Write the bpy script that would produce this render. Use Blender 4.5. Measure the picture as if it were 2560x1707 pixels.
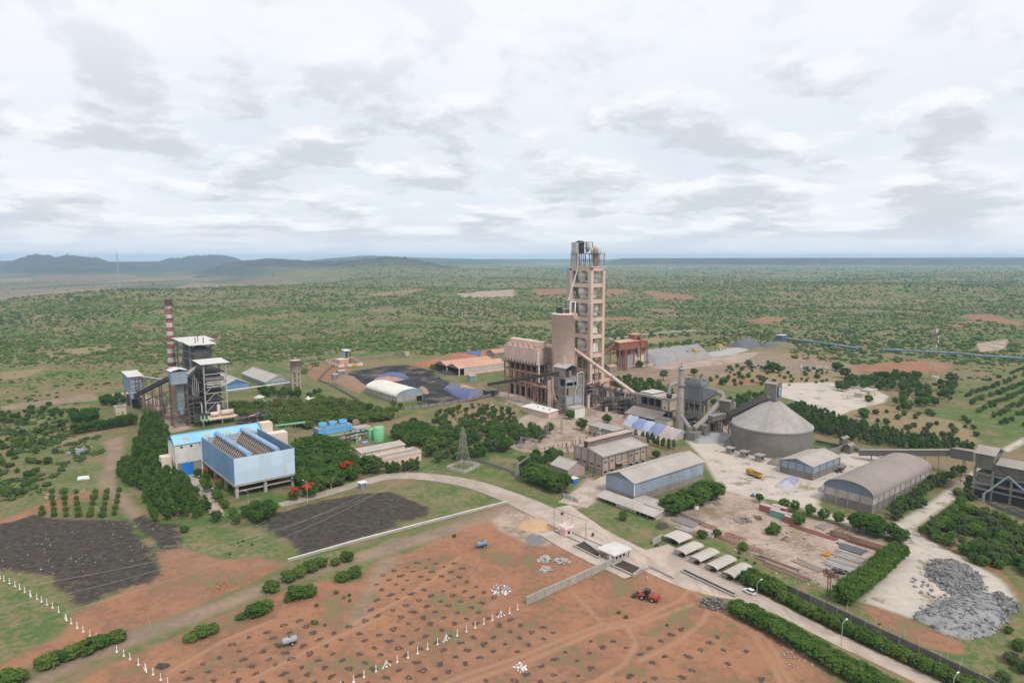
import bpy, math, random
import numpy as np
from mathutils import Vector, Matrix, noise as mnoise
random.seed(7); RNG = np.random.default_rng(7)
for _o in list(bpy.data.objects): bpy.data.objects.remove(_o)
S = bpy.context.scene
COL = S.collection
F = 1707.0; P = math.radians(6.95); H = 100.0        # focal length (px of the 2560 wide photo), pitch, height
cd = bpy.data.cameras.new('camera'); cam = bpy.data.objects.new('camera', cd); COL.objects.link(cam)
cd.sensor_width = 36.0; cd.lens = 36.0 * F / 2560.0
cd.clip_start = 1.0; cd.clip_end = 90000.0
cam.location = (0, 0, H); cam.rotation_euler = (math.pi / 2 - P, 0, 0)
S.camera = cam
SUN_EL = math.radians(50); SUN_AZ = math.radians(-58)   # azimuth as a math angle in plan, from +x
wd = bpy.data.worlds.new('World'); S.world = wd; wd.use_nodes = True
nt = wd.node_tree; nt.nodes.clear()
def NN(t, tree=None, **k):
    n = (tree or nt).nodes.new(t)
    for a, b in k.items(): setattr(n, a, b)
    return n
class NB:
    """tiny node-graph builder"""
    def __init__(s, tree): s.t = tree
    def node(s, t, **k): return NN(t, s.t, **k)
    def link(s, a, b): s.t.links.new(a, b)
    def put(s, sock, v):
        if v is None: return
        if hasattr(v, 'is_linked') or isinstance(v, bpy.types.NodeSocket): s.t.links.new(v, sock)
        else: sock.default_value = v
    def math(s, op, a, b=None, c=None, clamp=False):
        n = s.node('ShaderNodeMath', operation=op, use_clamp=clamp)
        s.put(n.inputs[0], a); s.put(n.inputs[1], b); s.put(n.inputs[2], c); return n.outputs[0]
    def vmath(s, op, a, b=None, sc=None):
        n = s.node('ShaderNodeVectorMath', operation=op); s.put(n.inputs[0], a); s.put(n.inputs[1], b)
        if sc is not None: s.put(n.inputs['Scale'], sc)
        return n.outputs[0]
    def noise(s, vec, scale, detail=3, rough=.55, dist=0.0, col=False):
        n = s.node('ShaderNodeTexNoise'); s.put(n.inputs['Vector'], vec)
        n.inputs['Scale'].default_value = scale; n.inputs['Detail'].default_value = detail
        n.inputs['Roughness'].default_value = rough; n.inputs['Distortion'].default_value = dist
        return n.outputs['Color' if col else 'Fac']
    def mix(s, f, a, b, blend='MIX'):
        n = s.node('ShaderNodeMix', data_type='RGBA', blend_type=blend)
        s.put(n.inputs[0], f); s.put(n.inputs[6], a if not isinstance(a, tuple) else (*a[:3], 1)); s.put(n.inputs[7], b if not isinstance(b, tuple) else (*b[:3], 1))
        return n.outputs[2]
    def ss(s, x, lo, hi, to0=0.0, to1=1.0):
        n = s.node('ShaderNodeMapRange', interpolation_type='SMOOTHSTEP'); s.put(n.inputs[0], x)
        s.put(n.inputs[1], lo); s.put(n.inputs[2], hi); s.put(n.inputs[3], to0); s.put(n.inputs[4], to1); return n.outputs[0]
    def comb(s, x, y, z):
        n = s.node('ShaderNodeCombineXYZ'); s.put(n.inputs[0], x); s.put(n.inputs[1], y); s.put(n.inputs[2], z); return n.outputs[0]
    def sep(s, v):
        n = s.node('ShaderNodeSeparateXYZ'); s.put(n.inputs[0], v); return n.outputs
b = NB(nt)
wo = b.node('ShaderNodeOutputWorld'); bg = b.node('ShaderNodeBackground'); bg.inputs['Strength'].default_value = 0.064
sky = b.node('ShaderNodeTexSky', sky_type='NISHITA'); sky.sun_disc = False
sky.sun_elevation = SUN_EL; sky.sun_rotation = math.pi / 2 - SUN_AZ; sky.altitude = 400; sky.dust_density = 2.0
tc = b.node('ShaderNodeTexCoord'); dx, dy_, dz = b.sep(tc.outputs['Generated'])
zc = b.math('MAXIMUM', dz, 0.0)
hr_ = b.math('SQRT', b.math('SUBTRACT', 1.0, b.math('MULTIPLY', zc, zc)))
lz = b.math('LOGARITHM', b.math('ADD', zc, .085), 2.71828)
def dome(a_, c_, off=0.0): return b.comb(b.math('MULTIPLY', b.math('DIVIDE', dx, hr_), a_), b.math('MULTIPLY', b.math('DIVIDE', dy_, hr_), a_), b.math('MULTIPLY', b.math('ADD', lz, off), c_))
wn = b.vmath('SCALE', b.vmath('SUBTRACT', b.noise(dome(13, 8), 1.0, 5, .6, col=True), (.5, .5, .5)), sc=.5)
def cum(off): return b.noise(b.vmath('ADD', dome(7.6, 5.6, off), wn), 1.0, 8, .55, .1)
dA = cum(0.0); dUp = cum(.085)
dC = b.math('ADD', dA, b.ss(zc, .02, .20, .055, 0)); cover = b.ss(dC, .45, .58); under = b.ss(dUp, .40, .60)
body = b.mix(under, (.91, .925, .945), (.60, .64, .70))                 # sunlit tops, grey flat bases
veil = b.noise(dome(2.4, 1.3), 1.0, 5, .6, .5)
sheet = b.mix(b.ss(veil, .32, .66), (.76, .82, .89), (.88, .90, .93))   # thin overcast sheet with bluish gaps
skyc = b.mix(.12, sheet, b.vmath('SCALE', sky.outputs[0], sc=.1))
skyc = b.mix(b.ss(zc, .12, .33, 0, .75), skyc, (.89, .91, .93))
skyc = b.mix(b.math('MULTIPLY', cover, b.ss(zc, .15, .33, .92, .26)), skyc, body)
skyc = b.mix(b.ss(zc, .0, .055, .82, .0), skyc, (.71, .775, .85))        # pale band of distant cloud above the horizon
b.link(b.vmath('SCALE', skyc, sc=10.7), bg.inputs['Color']); b.link(bg.outputs[0], wo.inputs[0])
sl = bpy.data.lights.new('sun', 'SUN'); sl.energy = 1.5; sl.angle = math.radians(10); sl.color = (1, .955, .89)
sun = bpy.data.objects.new('sun', sl); COL.objects.link(sun)
_d = Vector((math.cos(SUN_EL) * math.cos(SUN_AZ), math.cos(SUN_EL) * math.sin(SUN_AZ), math.sin(SUN_EL)))
sun.rotation_euler = _d.to_track_quat('Z', 'Y').to_euler(); sun.location = _d * 500
S.view_settings.view_transform = 'Standard'; S.view_settings.look = 'None'
S.view_settings.exposure = 0.68; S.view_settings.gamma = 1.0; S.view_settings.use_curve_mapping = False
S.render.engine = 'CYCLES'
S.cycles.max_bounces = 6; S.cycles.diffuse_bounces = 3; S.cycles.glossy_bounces = 2; S.cycles.transmission_bounces = 3
S.cycles.volume_bounces = 1; S.cycles.transparent_max_bounces = 6; S.cycles.use_denoising = True
cP, sP = math.cos(P), math.sin(P)
def G(u, v, z=0.0):
    a = u - 1280; q = v - 853.5
    t = (z - H) / -(q * cP + F * sP)
    return Vector((a * t, (F * cP - q * sP) * t, z))
def Zp(p, v):                       # height of the point straight above p that is seen at row v
    q = v - 853.5
    return H - (q * cP + F * sP) * p[1] / (F * cP - q * sP)
AX = math.radians(39.5)             # the plant's grid
E1 = Vector((math.cos(AX), math.sin(AX), 0)); E2 = Vector((-math.sin(AX), math.cos(AX), 0))
def span(A, d, u, z=0.0):           # metres from A along d until column u
    k = (u - 1280) / F
    c0 = A[1] * cP + (H - z) * sP
    return (k * c0 - A[0]) / (d[0] - k * d[1] * cP)
def R(d): return math.radians(d)
MATS = {}
def mat(name, c1, c2=None, scale=.35, rough=.85, bump=0.0, streak=0.0, rib=None, metal=0.0, ribw=.35, dust=None, dusta=.0, swirl=0.0):
    """procedural surface: two-tone mottling, vertical weather streaks, optional sheet ribs and settled dust"""
    if name in MATS: return MATS[name]
    m = bpy.data.materials.new(name); m.use_nodes = True; t = m.node_tree; q = NB(t)
    bs = t.nodes['Principled BSDF']; tc = q.node('ShaderNodeTexCoord'); ob0 = tc.outputs['Object']; ob = q.node('ShaderNodeNewGeometry').outputs['Position']
    if c2 is None: c2 = tuple(x * .72 for x in c1)
    n1 = q.noise(ob, scale, 5, .62); n2 = q.noise(ob, scale * 6, 3, .6)
    f = q.ss(q.math('ADD', q.math('MULTIPLY', n1, .7), q.math('MULTIPLY', n2, .3)), .36, .66)
    c = q.mix(f, c1, c2); c = q.mix(q.ss(q.noise(ob, .045, 5, .68, .6), .50, .70, 0, .38), c, tuple(x * .66 for x in c2))
    if swirl: c = q.mix(q.ss(q.noise(q.vmath('MULTIPLY', ob, (.09, .05, 0)), 1.0, 6, .65, 2.0), .42, .62, 0, swirl), c, tuple(x * .6 for x in c2))
    c = q.mix(q.math('MULTIPLY', q.node('ShaderNodeObjectInfo').outputs['Random'], .30), c, tuple(x * .66 for x in c2))
    if streak:
        sv = q.vmath('MULTIPLY', ob, (1.6, 1.6, .09)); n3 = q.noise(sv, 1.1, 5, .65)
        c = q.mix(q.math('MULTIPLY', q.ss(n3, .48, .72), streak), c, tuple(x * .42 for x in c2))
    if dust:
        g = q.node('ShaderNodeNewGeometry'); nz = q.sep(g.outputs['Normal'])[2]
        c = q.mix(q.math('MULTIPLY', q.ss(nz, .15, .8), dusta), c, dust)
    q.link(c, bs.inputs['Base Color']); bs.inputs['Roughness'].default_value = rough; bs.inputs['Metallic'].default_value = metal
    bs.inputs['Specular IOR Level'].default_value = .25
    h = None
    if rib:
        ax = {'x': (1, 0, 0), 'y': (0, 1, 0), 'z': (0, 0, 1), 'd': (.7, .7, 0)}[rib]
        dd = q.node('ShaderNodeVectorMath', operation='DOT_PRODUCT'); q.put(dd.inputs[0], ob0); dd.inputs[1].default_value = ax
        h = q.math('SINE', q.math('MULTIPLY', dd.outputs['Value'], 6.2832 / ribw))
    if bump:
        nb_ = q.noise(ob, scale * 14, 3, .6)
        h = nb_ if h is None else q.math('ADD', q.math('MULTIPLY', h, .5), nb_)
    if h is not None:
        bp = q.node('ShaderNodeBump'); bp.inputs['Strength'].default_value = bump or .5; bp.inputs['Distance'].default_value = .08
        q.link(h, bp.inputs['Height']); q.link(bp.outputs[0], bs.inputs['Normal'])
    MATS[name] = m; return m
class MB:
    def __init__(s): s.v = []; s.f = []; s.sm = []
    def poly(s, pts, sm=False):
        n = len(s.v); s.v += [tuple(p) for p in pts]; s.f.append(tuple(range(n, n + len(pts)))); s.sm.append(sm); return s
    def box(s, x0, x1, y0, y1, z0, z1):
        n = len(s.v)
        s.v += [(x0, y0, z0), (x1, y0, z0), (x1, y1, z0), (x0, y1, z0), (x0, y0, z1), (x1, y0, z1), (x1, y1, z1), (x0, y1, z1)]
        for q in ((0, 3, 2, 1), (4, 5, 6, 7), (0, 1, 5, 4), (1, 2, 6, 5), (2, 3, 7, 6), (3, 0, 4, 7)):
            s.f.append(tuple(n + i for i in q)); s.sm.append(False)
        return s
    def beam(s, p, q, w, h=None):
        p = Vector(p); q = Vector(q); d = (q - p)
        if d.length < 1e-6: return s
        d.normalize(); up = Vector((0, 0, 1)) if abs(d.z) < .98 else Vector((1, 0, 0))
        a = d.cross(up).normalized() * w / 2; c = a.cross(d).normalized() * (h or w) / 2
        n = len(s.v)
        for o in (p, q):
            for k in (-a - c, a - c, a + c, -a + c): s.v.append(tuple(o + k))
        for k in ((0, 1, 2, 3), (7, 6, 5, 4), (0, 4, 5, 1), (1, 5, 6, 2), (2, 6, 7, 3), (3, 7, 4, 0)):
            s.f.append(tuple(n + i for i in k)); s.sm.append(False)
        return s
    def cyl(s, p, q, r0, r1=None, n=14, caps=True):
        p = Vector(p); q = Vector(q); r1 = r0 if r1 is None else r1
        d = (q - p).normalized(); up = Vector((0, 0, 1)) if abs(d.z) < .98 else Vector((1, 0, 0))
        a = d.cross(up).normalized(); c = d.cross(a).normalized(); m = len(s.v)
        for o, r in ((p, r0), (q, r1)):
            for i in range(n):
                t = 2 * math.pi * i / n; s.v.append(tuple(o + (a * math.cos(t) + c * math.sin(t)) * r))
        for i in range(n):
            j = (i + 1) % n; s.f.append((m + i, m + n + i, m + n + j, m + j)); s.sm.append(True)
        if caps:
            if r0 > 1e-4: s.poly([s.v[m + i] for i in range(n)])
            if r1 > 1e-4: s.poly([s.v[m + n + i] for i in reversed(range(n))])
        return s
    def tube(s, pts, r, n=10):                       # bent pipe through points
        pts = [Vector(p) for p in pts]; m = len(s.v); k = len(pts); prev = None
        for i, p in enumerate(pts):
            d = (pts[min(i + 1, k - 1)] - pts[max(i - 1, 0)]).normalized()
            a = prev - d * prev.dot(d) if prev is not None else d.cross(Vector((0, 0, 1)) if abs(d.z) < .9 else Vector((1, 0, 0)))
            a.normalize(); prev = a; c = d.cross(a); rr = r[i] if isinstance(r, (list, tuple)) else r
            for j in range(n):
                t = 2 * math.pi * j / n; s.v.append(tuple(p + (a * math.cos(t) + c * math.sin(t)) * rr))
        for i in range(k - 1):
            for j in range(n):
                jj = (j + 1) % n; s.f.append((m + i * n + j, m + i * n + jj, m + (i + 1) * n + jj, m + (i + 1) * n + j)); s.sm.append(True)
        s.poly([s.v[m + j] for j in reversed(range(n))]); s.poly([s.v[m + (k - 1) * n + j] for j in range(n)])
        return s
    def lathe(s, prof, n=24, c=(0, 0), sm=True):
        m = len(s.v); k = len(prof)
        for r, z in prof:
            for i in range(n):
                t = 2 * math.pi * i / n; s.v.append((c[0] + r * math.cos(t), c[1] + r * math.sin(t), z))
        for a in range(k - 1):
            for i in range(n):
                j = (i + 1) % n; s.f.append((m + a * n + i, m + a * n + j, m + (a + 1) * n + j, m + (a + 1) * n + i)); s.sm.append(sm)
        return s
    def extx(s, prof, x0, x1, caps=True):            # profile in (y,z) swept along x
        n = len(prof); m = len(s.v)
        for x in (x0, x1): s.v += [(x, y, z) for y, z in prof]
        for i in range(n):
            j = (i + 1) % n; s.f.append((m + i, m + j, m + n + j, m + n + i)); s.sm.append(False)
        if caps:
            s.f.append(tuple(m + i for i in reversed(range(n)))); s.f.append(tuple(m + n + i for i in range(n))); s.sm += [False, False]
        return s
    def exty(s, prof, y0, y1):                       # profile in (x,z) swept along y
        n = len(prof); m = len(s.v)
        for y in (y0, y1): s.v += [(x, y, z) for x, z in prof]
        for i in range(n):
            j = (i + 1) % n; s.f.append((m + j, m + i, m + n + i, m + n + j)); s.sm.append(False)
        s.f.append(tuple(m + i for i in range(n))); s.f.append(tuple(m + n + i for i in reversed(range(n)))); s.sm += [False, False]
        return s
    def prism(s, pl, z0, z1):
        n = len(pl); m = len(s.v)
        for z in (z0, z1): s.v += [(x, y, z) for x, y in pl]
        for i in range(n):
            j = (i + 1) % n; s.f.append((m + i, m + j, m + n + j, m + n + i)); s.sm.append(False)
        s.f.append(tuple(m + i for i in reversed(range(n)))); s.f.append(tuple(m + n + i for i in range(n))); s.sm += [False, False]
        return s
    def lattice(s, c, w0, w1, z0, z1, nseg, t=.12, tb=None):  # square lattice mast
        tb = tb or t * .6; cs = ((-1, -1), (1, -1), (1, 1), (-1, 1))
        def pt(k, f):
            w = w0 + (w1 - w0) * f; return (c[0] + cs[k][0] * w / 2, c[1] + cs[k][1] * w / 2, z0 + (z1 - z0) * f)
        for k in range(4): s.beam(pt(k, 0), pt(k, 1), t)
        for i in range(nseg):
            a, e = i / nseg, (i + 1) / nseg
            for k in range(4):
                s.beam(pt(k, a), pt((k + 1) % 4, e), tb); s.beam(pt((k + 1) % 4, a), pt(k, e), tb); s.beam(pt(k, e), pt((k + 1) % 4, e), tb)
        return s
    def mesh(s, name, m):
        me = bpy.data.meshes.new(name); me.from_pydata(s.v, [], s.f); me.polygons.foreach_set('use_smooth', s.sm); me.update()
        if m: me.materials.append(m)
        return me
    def build(s, name, m, parent=None, loc=None, rot=None):
        o = bpy.data.objects.new(name, s.mesh(name, m)); COL.objects.link(o)
        if parent: o.parent = parent
        if loc is not None: o.location = loc
        if rot is not None: o.rotation_euler = (0, 0, rot) if not isinstance(rot, tuple) else rot
        return o
def tag(o, label, cat, group=None, kind=None):
    if kind: o['kind'] = kind
    if label: o['label'] = label
    if cat: o['category'] = cat
    if group: o['group'] = group
    return o
def thing(name, label, cat, loc=(0, 0, 0), rot=0.0, group=None):
    o = bpy.data.objects.new(name, None); COL.objects.link(o); o.empty_display_size = .5
    o.location = loc; o.rotation_euler = (0, 0, rot)
    if abs(o.location.z) < .1: o.location.z += gzat(loc[0], loc[1])   # stand on the uneven ground
    return tag(o, label, cat, group)
def dup(o, parent=None):
    c = o.copy(); COL.objects.link(c); c.parent = parent
    for ch in o.children: dup(ch, c)
    return c
def share(name, me, parent, loc=(0, 0, 0), rot=0.0, sc=None):
    o = bpy.data.objects.new(name, me); COL.objects.link(o); o.parent = parent; o.location = loc
    o.rotation_euler = (0, 0, rot) if not isinstance(rot, tuple) else rot
    if sc: o.scale = sc
    return o
_UB = {}
def bx(name, m, parent, x0, x1, y0, y1, z0, z1):     # one box piece; alike pieces share their mesh
    d = (round(x1 - x0, 2), round(y1 - y0, 2), round(z1 - z0, 2)); k = (name, m.name, d)
    if k not in _UB: _UB[k] = MB().box(0, d[0], 0, d[1], 0, d[2]).mesh(name, m)
    return share(name, _UB[k], parent, (x0, y0, z0))
# ================================================================== terrain and ground
_HS = RNG.random((256, 256))
def vnoise(x, y):
    xi = np.floor(x).astype(int); yi = np.floor(y).astype(int); fx = x - xi; fy = y - yi
    fx = fx * fx * (3 - 2 * fx); fy = fy * fy * (3 - 2 * fy)
    g = lambda a, c: _HS[a & 255, c & 255]
    return (g(xi, yi) * (1 - fx) + g(xi + 1, yi) * fx) * (1 - fy) + (g(xi, yi + 1) * (1 - fx) + g(xi + 1, yi + 1) * fx) * fy
def fbm(x, y, o=4):
    r = 0; a = .5; t = 0
    for i in range(o): r = r + a * vnoise(x + 17.3 * i, y + 9.1 * i); t += a; a *= .5; x = x * 2.03; y = y * 2.03
    return r / t
def sst(x, a, c):
    t = np.clip((x - a) / (c - a), 0, 1); return t * t * (3 - 2 * t)
def terrain(x, y):
    x = np.asarray(x, float); y = np.asarray(y, float)
    yy = np.maximum(y, 1.0); r = np.clip(x / yy, -1.6, 1.6); D = yy; u = 1280 + F * r
    z = np.zeros_like(D)
    out = sst(D, 640, 1050) * sst(D, 1, 300)
    z += out * (fbm(x / 420, y / 420, 4) - .5) * 34
    z += sst(D, 1400, 4200) * (1 - sst(D, 4600, 6800)) * (fbm(x / 1300 + 5, y / 1300, 4) - .5) * 55 * sst(u, 700, 1200)
    z += 16 * np.exp(-((D - 2300) / 420) ** 2) * sst(u, 1650, 1900) + 12 * np.exp(-((D - 1700) / 300) ** 2) * sst(-u, -900, -300)
    crest = np.interp(u, [-900, 0, 300, 600, 760, 1000], [1000, 1350, 1850, 2250, 2600, 3300])
    drop = sst(D - crest, 0, 900) * sst(-u, -1000, -700)
    z = z * (1 - .8 * drop) - 66 * drop
    def hill(u0, wu, D0, wd, h, flat=1.0, rg=.35):
        e = np.exp(-np.abs((u - u0) / wu) ** (2 * flat)) * np.exp(-((D - D0) / wd) ** 2)
        return h * e * (1 - rg + 2 * rg * (.5 * fbm(x / 900 + u0, y / 900, 5) + .5 * (1.25 - np.abs(2 * fbm(x / 480 + u0, y / 1100, 5) - 1) * 3.4)))
    z += hill(215, 170, 7600, 1300, 138, 1.2, .32) + hill(500, 125, 9200, 1500, 158, 1.6, .32) + hill(95, 120, 6900, 700, 95, 1.0, .4) + hill(20, 70, 12500, 1500, 75)
    z += hill(330, 60, 11500, 1500, 95) + hill(640, 130, 6300, 800, 96, 1.0, .42)
    z += hill(800, 230, 10000, 1800, 112, 1.5, .12) + hill(1080, 240, 11500, 1800, 84, 2.0, .1)
    z += hill(860, 250, 5600, 1250, 96, 1.5, .3)
    z += hill(-260, 240, 9000, 2000, 140)
    z = np.maximum(z, np.where(u < 1560, -70 + (128 + 34 * (fbm(x / 1600 + 7, y * 0 + 1, 4) - .5) + 22 * (fbm(x / 420, y / 420, 4) - .5)) * np.exp(-(np.maximum(8600 - D, 0) / 1000) ** 2) * np.exp(-(np.maximum(D - 9400, 0) / 1200) ** 2) * (1 - sst(u, 1150, 1540)), -999))
    top = 98 + 8 * sst(u, 1500, 2600) + 5 * (fbm(x / 500, y / 500, 3) - .5)
    ed = 7450 + 1300 * (fbm(x / 1500 + 3, x * 0 + 2, 4) - .5)
    z = np.where(True, z + (top - z) * sst(D - ed, 0, 620) * sst(u, 1480, 1565), z)
    z = z + (84 - z * .5) * sst(D - 12500, 0, 900) * sst(u, 1130, 1260) * (1 - sst(u, 1480, 1560)) * .9
    return z
def tz(x, y): return float(terrain(np.array([x]), np.array([y]))[0])
Lp = lambda *a: [G(u, v) for u, v in a]
ZONES = {
 'red': [
  [(-300,1980),(100,1755),(250,1672),(420,1600),(560,1535),(700,1478),(800,1450),(900,1452),(935,1408),(1010,1385),(1120,1335),(1240,1262),(1335,1290),(1480,1350),(1560,1400),(1690,1440),(1800,1520),(1890,1540),(1990,1620),(2140,1760),(2500,1980)],
  [(190,1530),(300,1480),(400,1430),(392,1380),(420,1368),(460,1372),(560,1398),(640,1392),(725,1408),(640,1450),(470,1525),(300,1590),(100,1655),(0,1700),(0,1660),(70,1625),(150,1590)],
  [(0,1345),(12,1350),(12,1370),(0,1385)], [(0,1300),(60,1278),(130,1250),(250,1222),(260,1238),(100,1284),(0,1330)],
  [(1010,912),(1060,903),(1095,895),(1140,880),(1235,872),(1240,884),(1110,915),(1040,920)],
  [(770,915),(830,905),(880,925),(850,945),(800,955),(770,940)],
  [(1480,938),(1560,925),(1680,925),(1800,905),(1850,912),(1760,935),(1700,955),(1600,962),(1520,955)],
  [(1900,900),(2000,905),(2120,912),(2220,905),(2290,900),(2385,913),(2360,930),(2200,930),(2060,922),(1940,915)],
  [(1980,950),(1880,962),(1780,950),(1800,945),(1900,950)],
  [(2235,1320),(2262,1310),(2420,1380),(2520,1440),(2560,1500),(2545,1500),(2500,1440),(2400,1380)],
  [(2140,1505),(2200,1520),(2300,1560),(2400,1600),(2420,1640),(2320,1620),(2180,1545)],
 ],
 'dirt': [
  [(-380,1980),(20,1760),(190,1668),(370,1598),(600,1512),(760,1450),(950,1392),(1080,1352),(1190,1312),(1310,1272),(1290,1255),(1180,1290),(1080,1325),(940,1365),(750,1420),(560,1495),(340,1575),(190,1632),(0,1740),(-420,1980)],
  [(950,1395),(1000,1388),(940,1470),(905,1565),(872,1560),(905,1490)],
  [(1480,925),(1600,912),(1740,893),(1900,883),(2050,892),(2150,918),(2060,932),(1900,925),(1760,945),(1640,962),(1520,957)],
  [(255,1105),(305,1090),(310,1120),(300,1160),(290,1210),(325,1245),(360,1295),(330,1300),(290,1260),(240,1212),(262,1160),(268,1125)],
  [(0,1016),(120,1000),(235,982),(250,1000),(120,1012),(0,1030)], [(150,1105),(300,1062),(300,1068),(155,1112)],
 ],
 'pale': [
  [(1230,985),(1330,965),(1500,960),(1640,1000),(1700,1090),(1650,1110),(1500,1085),(1480,1120),(1430,1130),(1310,1130),(1250,1110),(1270,1060),(1330,1030)],
  [(1425,1235),(1470,1190),(1515,1215),(1500,1250),(1480,1262),(1440,1272)],
  [(1640,1290),(1690,1275),(1760,1220),(1830,1215),(1900,1240),(1950,1290),(2060,1300),(2200,1345),(2220,1365),(2100,1450),(2090,1480),(1960,1420),(1800,1340),(1700,1320)],
  [(255,990),(340,975),(420,1010),(480,1070),(420,1085),(380,1020),(330,1010),(270,1015)],
  [(1600,915),(1680,890),(1760,880),(1830,885),(1900,880),(1860,905),(1760,915),(1680,925)],
  [(1820,1040),(1900,1060),(1850,1100),(1740,1090),(1750,1060)],
  [(1270,1272),(1340,1290),(1400,1340),(1370,1362),(1310,1352),(1250,1325),(1225,1300)],
 ],
 'white': [
  [(1945,958),(2070,955),(2160,962),(2222,990),(2210,1006),(2128,1026),(2092,1042),(2035,1026),(1985,1000),(1925,985)],
  [(1700,1085),(1760,1078),(1850,1100),(1960,1150),(2050,1165),(2110,1128),(2215,1138),(2180,1165),(2060,1235),(2045,1262),(2080,1285),(2190,1315),(2260,1340),(2180,1340),(1990,1265),(1930,1248),(1860,1240),(1800,1220),(1760,1150)],
  [(2230,1312),(2330,1252),(2430,1180),(2450,1170),(2450,1205),(2350,1275),(2275,1330),(2255,1350)],
  [(2255,1322),(2280,1325),(2400,1390),(2500,1445),(2545,1500),(2500,1510),(2440,1560),(2280,1545),(2150,1502),(2175,1475),(2255,1385)],
  [(2505,1122),(2560,1092),(2560,1108),(2520,1130)],
 ],
 'black': [
  [(0,1310),(90,1284),(122,1296),(190,1300),(321,1299),(338,1334),(381,1370),(392,1411),(406,1438),(368,1457),(259,1490),(256,1500),(190,1517),(174,1484),(142,1470),(128,1443),(0,1427),(-60,1420),(-60,1330)],
  [(326,1299),(362,1286),(381,1308),(449,1310),(455,1340),(447,1370),(408,1377),(358,1336)],
  [(640,1312),(675,1288),(722,1274),(803,1252),(912,1233),(975,1230),(1076,1269),(1076,1285),(1029,1301),(989,1304),(994,1320),(885,1350),(803,1377),(760,1387),(715,1352),(680,1332)],
 ],
 'coal': [[(835,962),(880,928),(960,915),(1020,912),(1075,925),(1110,950),(1150,968),(1235,990),(1180,1003),(1075,1012),(1010,985),(930,972)],
          [(2440,1215),(2480,1180),(2560,1190),(2620,1300),(2560,1300),(2470,1262),(2440,1235)]],
 'grass': [
  [(455,1330),(520,1310),(640,1322),(715,1360),(740,1395),(640,1400),(560,1400),(480,1388)],
  [(975,1222),(1080,1203),(1180,1212),(1262,1246),(1130,1300),(1000,1322),(985,1305),(1076,1285),(1080,1268)],
  [(720,1412),(1275,1262),(1245,1290),(1000,1360),(850,1412),(740,1440)],
  [(0,1430),(128,1446),(150,1490),(200,1525),(190,1560),(120,1600),(60,1640),(0,1655),(-60,1600)],
  [(1441,1272),(1457,1255),(1580,1301),(1648,1331),(1690,1335),(1653,1352),(1634,1362),(1552,1325),(1457,1293)],
  [(1125,1180),(1200,1188),(1395,1236),(1370,1242),(1240,1208)], [(1720,1345),(1800,1350),(1990,1460),(1950,1475),(1850,1420)],
  [(560,960),(740,930),(980,1010),(990,1040),(860,1055),(700,1060),(560,1010)],
  [(280,1560),(380,1520),(500,1460),(490,1480),(380,1560),(330,1590)], [(740,1460),(830,1400),(930,1400),(900,1480),(850,1575),(780,1560)],
  [(2560,1560),(2380,1600),(2250,1560),(2120,1500),(2060,1480),(2300,1640),(2560,1760)],
  [(2470,1430),(2560,1420),(2560,1640),(2480,1600),(2540,1510)],
  [(150,1150),(300,1165),(260,1215),(130,1240),(0,1300),(0,1180)],
 ],
}
ZONES['red'] += [[(1330,727),(1425,726),(1440,735),(1345,737)], [(1515,728),(1560,727),(1580,733),(1520,738)], [(1610,730),(1730,737),(1735,742),(1640,743)], [(1600,762),(1690,765),(1680,768),(1610,767)],
  [(2395,790),(2450,782),(2560,805),(2560,812),(2470,797)], [(2360,812),(2420,812),(2400,820)], [(1840,798),(1920,785),(1970,792),(1920,803)], [(2265,748),(2325,749),(2300,754)], [(2040,783),(2070,783),(2062,788)], [(1500,790),(1580,788),(1570,795),(1500,798)]]
ZONES['pale'] += [[(1140,737),(1200,731),(1285,728),(1285,739),(1170,741)], [(2440,860),(2520,850),(2510,875),(2450,880)]]
ZONES['tan'] = [[(890,745),(960,733),(1055,727),(1060,730),(1000,742)], [(1095,895),(1180,885),(1260,890),(1150,905)], [(120,880),(210,868),(300,862),(250,880),(130,895)],
  [(2090,1035),(2200,1010),(2420,1060),(2450,1110),(2330,1090),(2200,1060)], [(1620,908),(1740,890),(1900,878),(2050,890),(2150,925),(2160,962),(1960,960),(1780,965),(1640,948)], [(0,930),(120,920),(60,945),(0,950)],
  [(1170,1010),(1300,1020),(1290,1110),(1150,1080),(1080,1030)], [(1280,860),(1330,850),(1300,870)], [(1620,845),(1660,842),(1650,858),(1615,858)], [(1450,860),(1440,850),(1520,850)]]
TRACKS = [[(1000,1760),(1150,1690),(1300,1640),(1420,1590),(1490,1565),(1600,1545),(1700,1500),(1735,1460)], [(1020,1775),(1170,1703),(1320,1652),(1440,1600),(1500,1575),(1610,1555),(1730,1510)],
          [(1570,1570),(1590,1610),(1560,1660),(1480,1707)], [(1520,1570),(1430,1480)], [(1735,1480),(1790,1530),(1880,1580),(1930,1660),(1960,1720)], [(1760,1480),(1830,1540),(1920,1600),(1975,1700)],
          [(1600,1650),(1700,1600),(1760,1550),(1780,1500)], [(880,1560),(1000,1500),(1090,1440),(1150,1390)], [(640,1690),(800,1610),(960,1540)], [(420,1680),(560,1600),(680,1550)]]
def seg_d(px, py, a, c):
    ex, ey = c[0] - a[0], c[1] - a[1]; L2 = ex * ex + ey * ey + 1e-9
    t = np.clip(((px - a[0]) * ex + (py - a[1]) * ey) / L2, 0, 1)
    return np.hypot(px - a[0] - t * ex, py - a[1] - t * ey)
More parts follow.
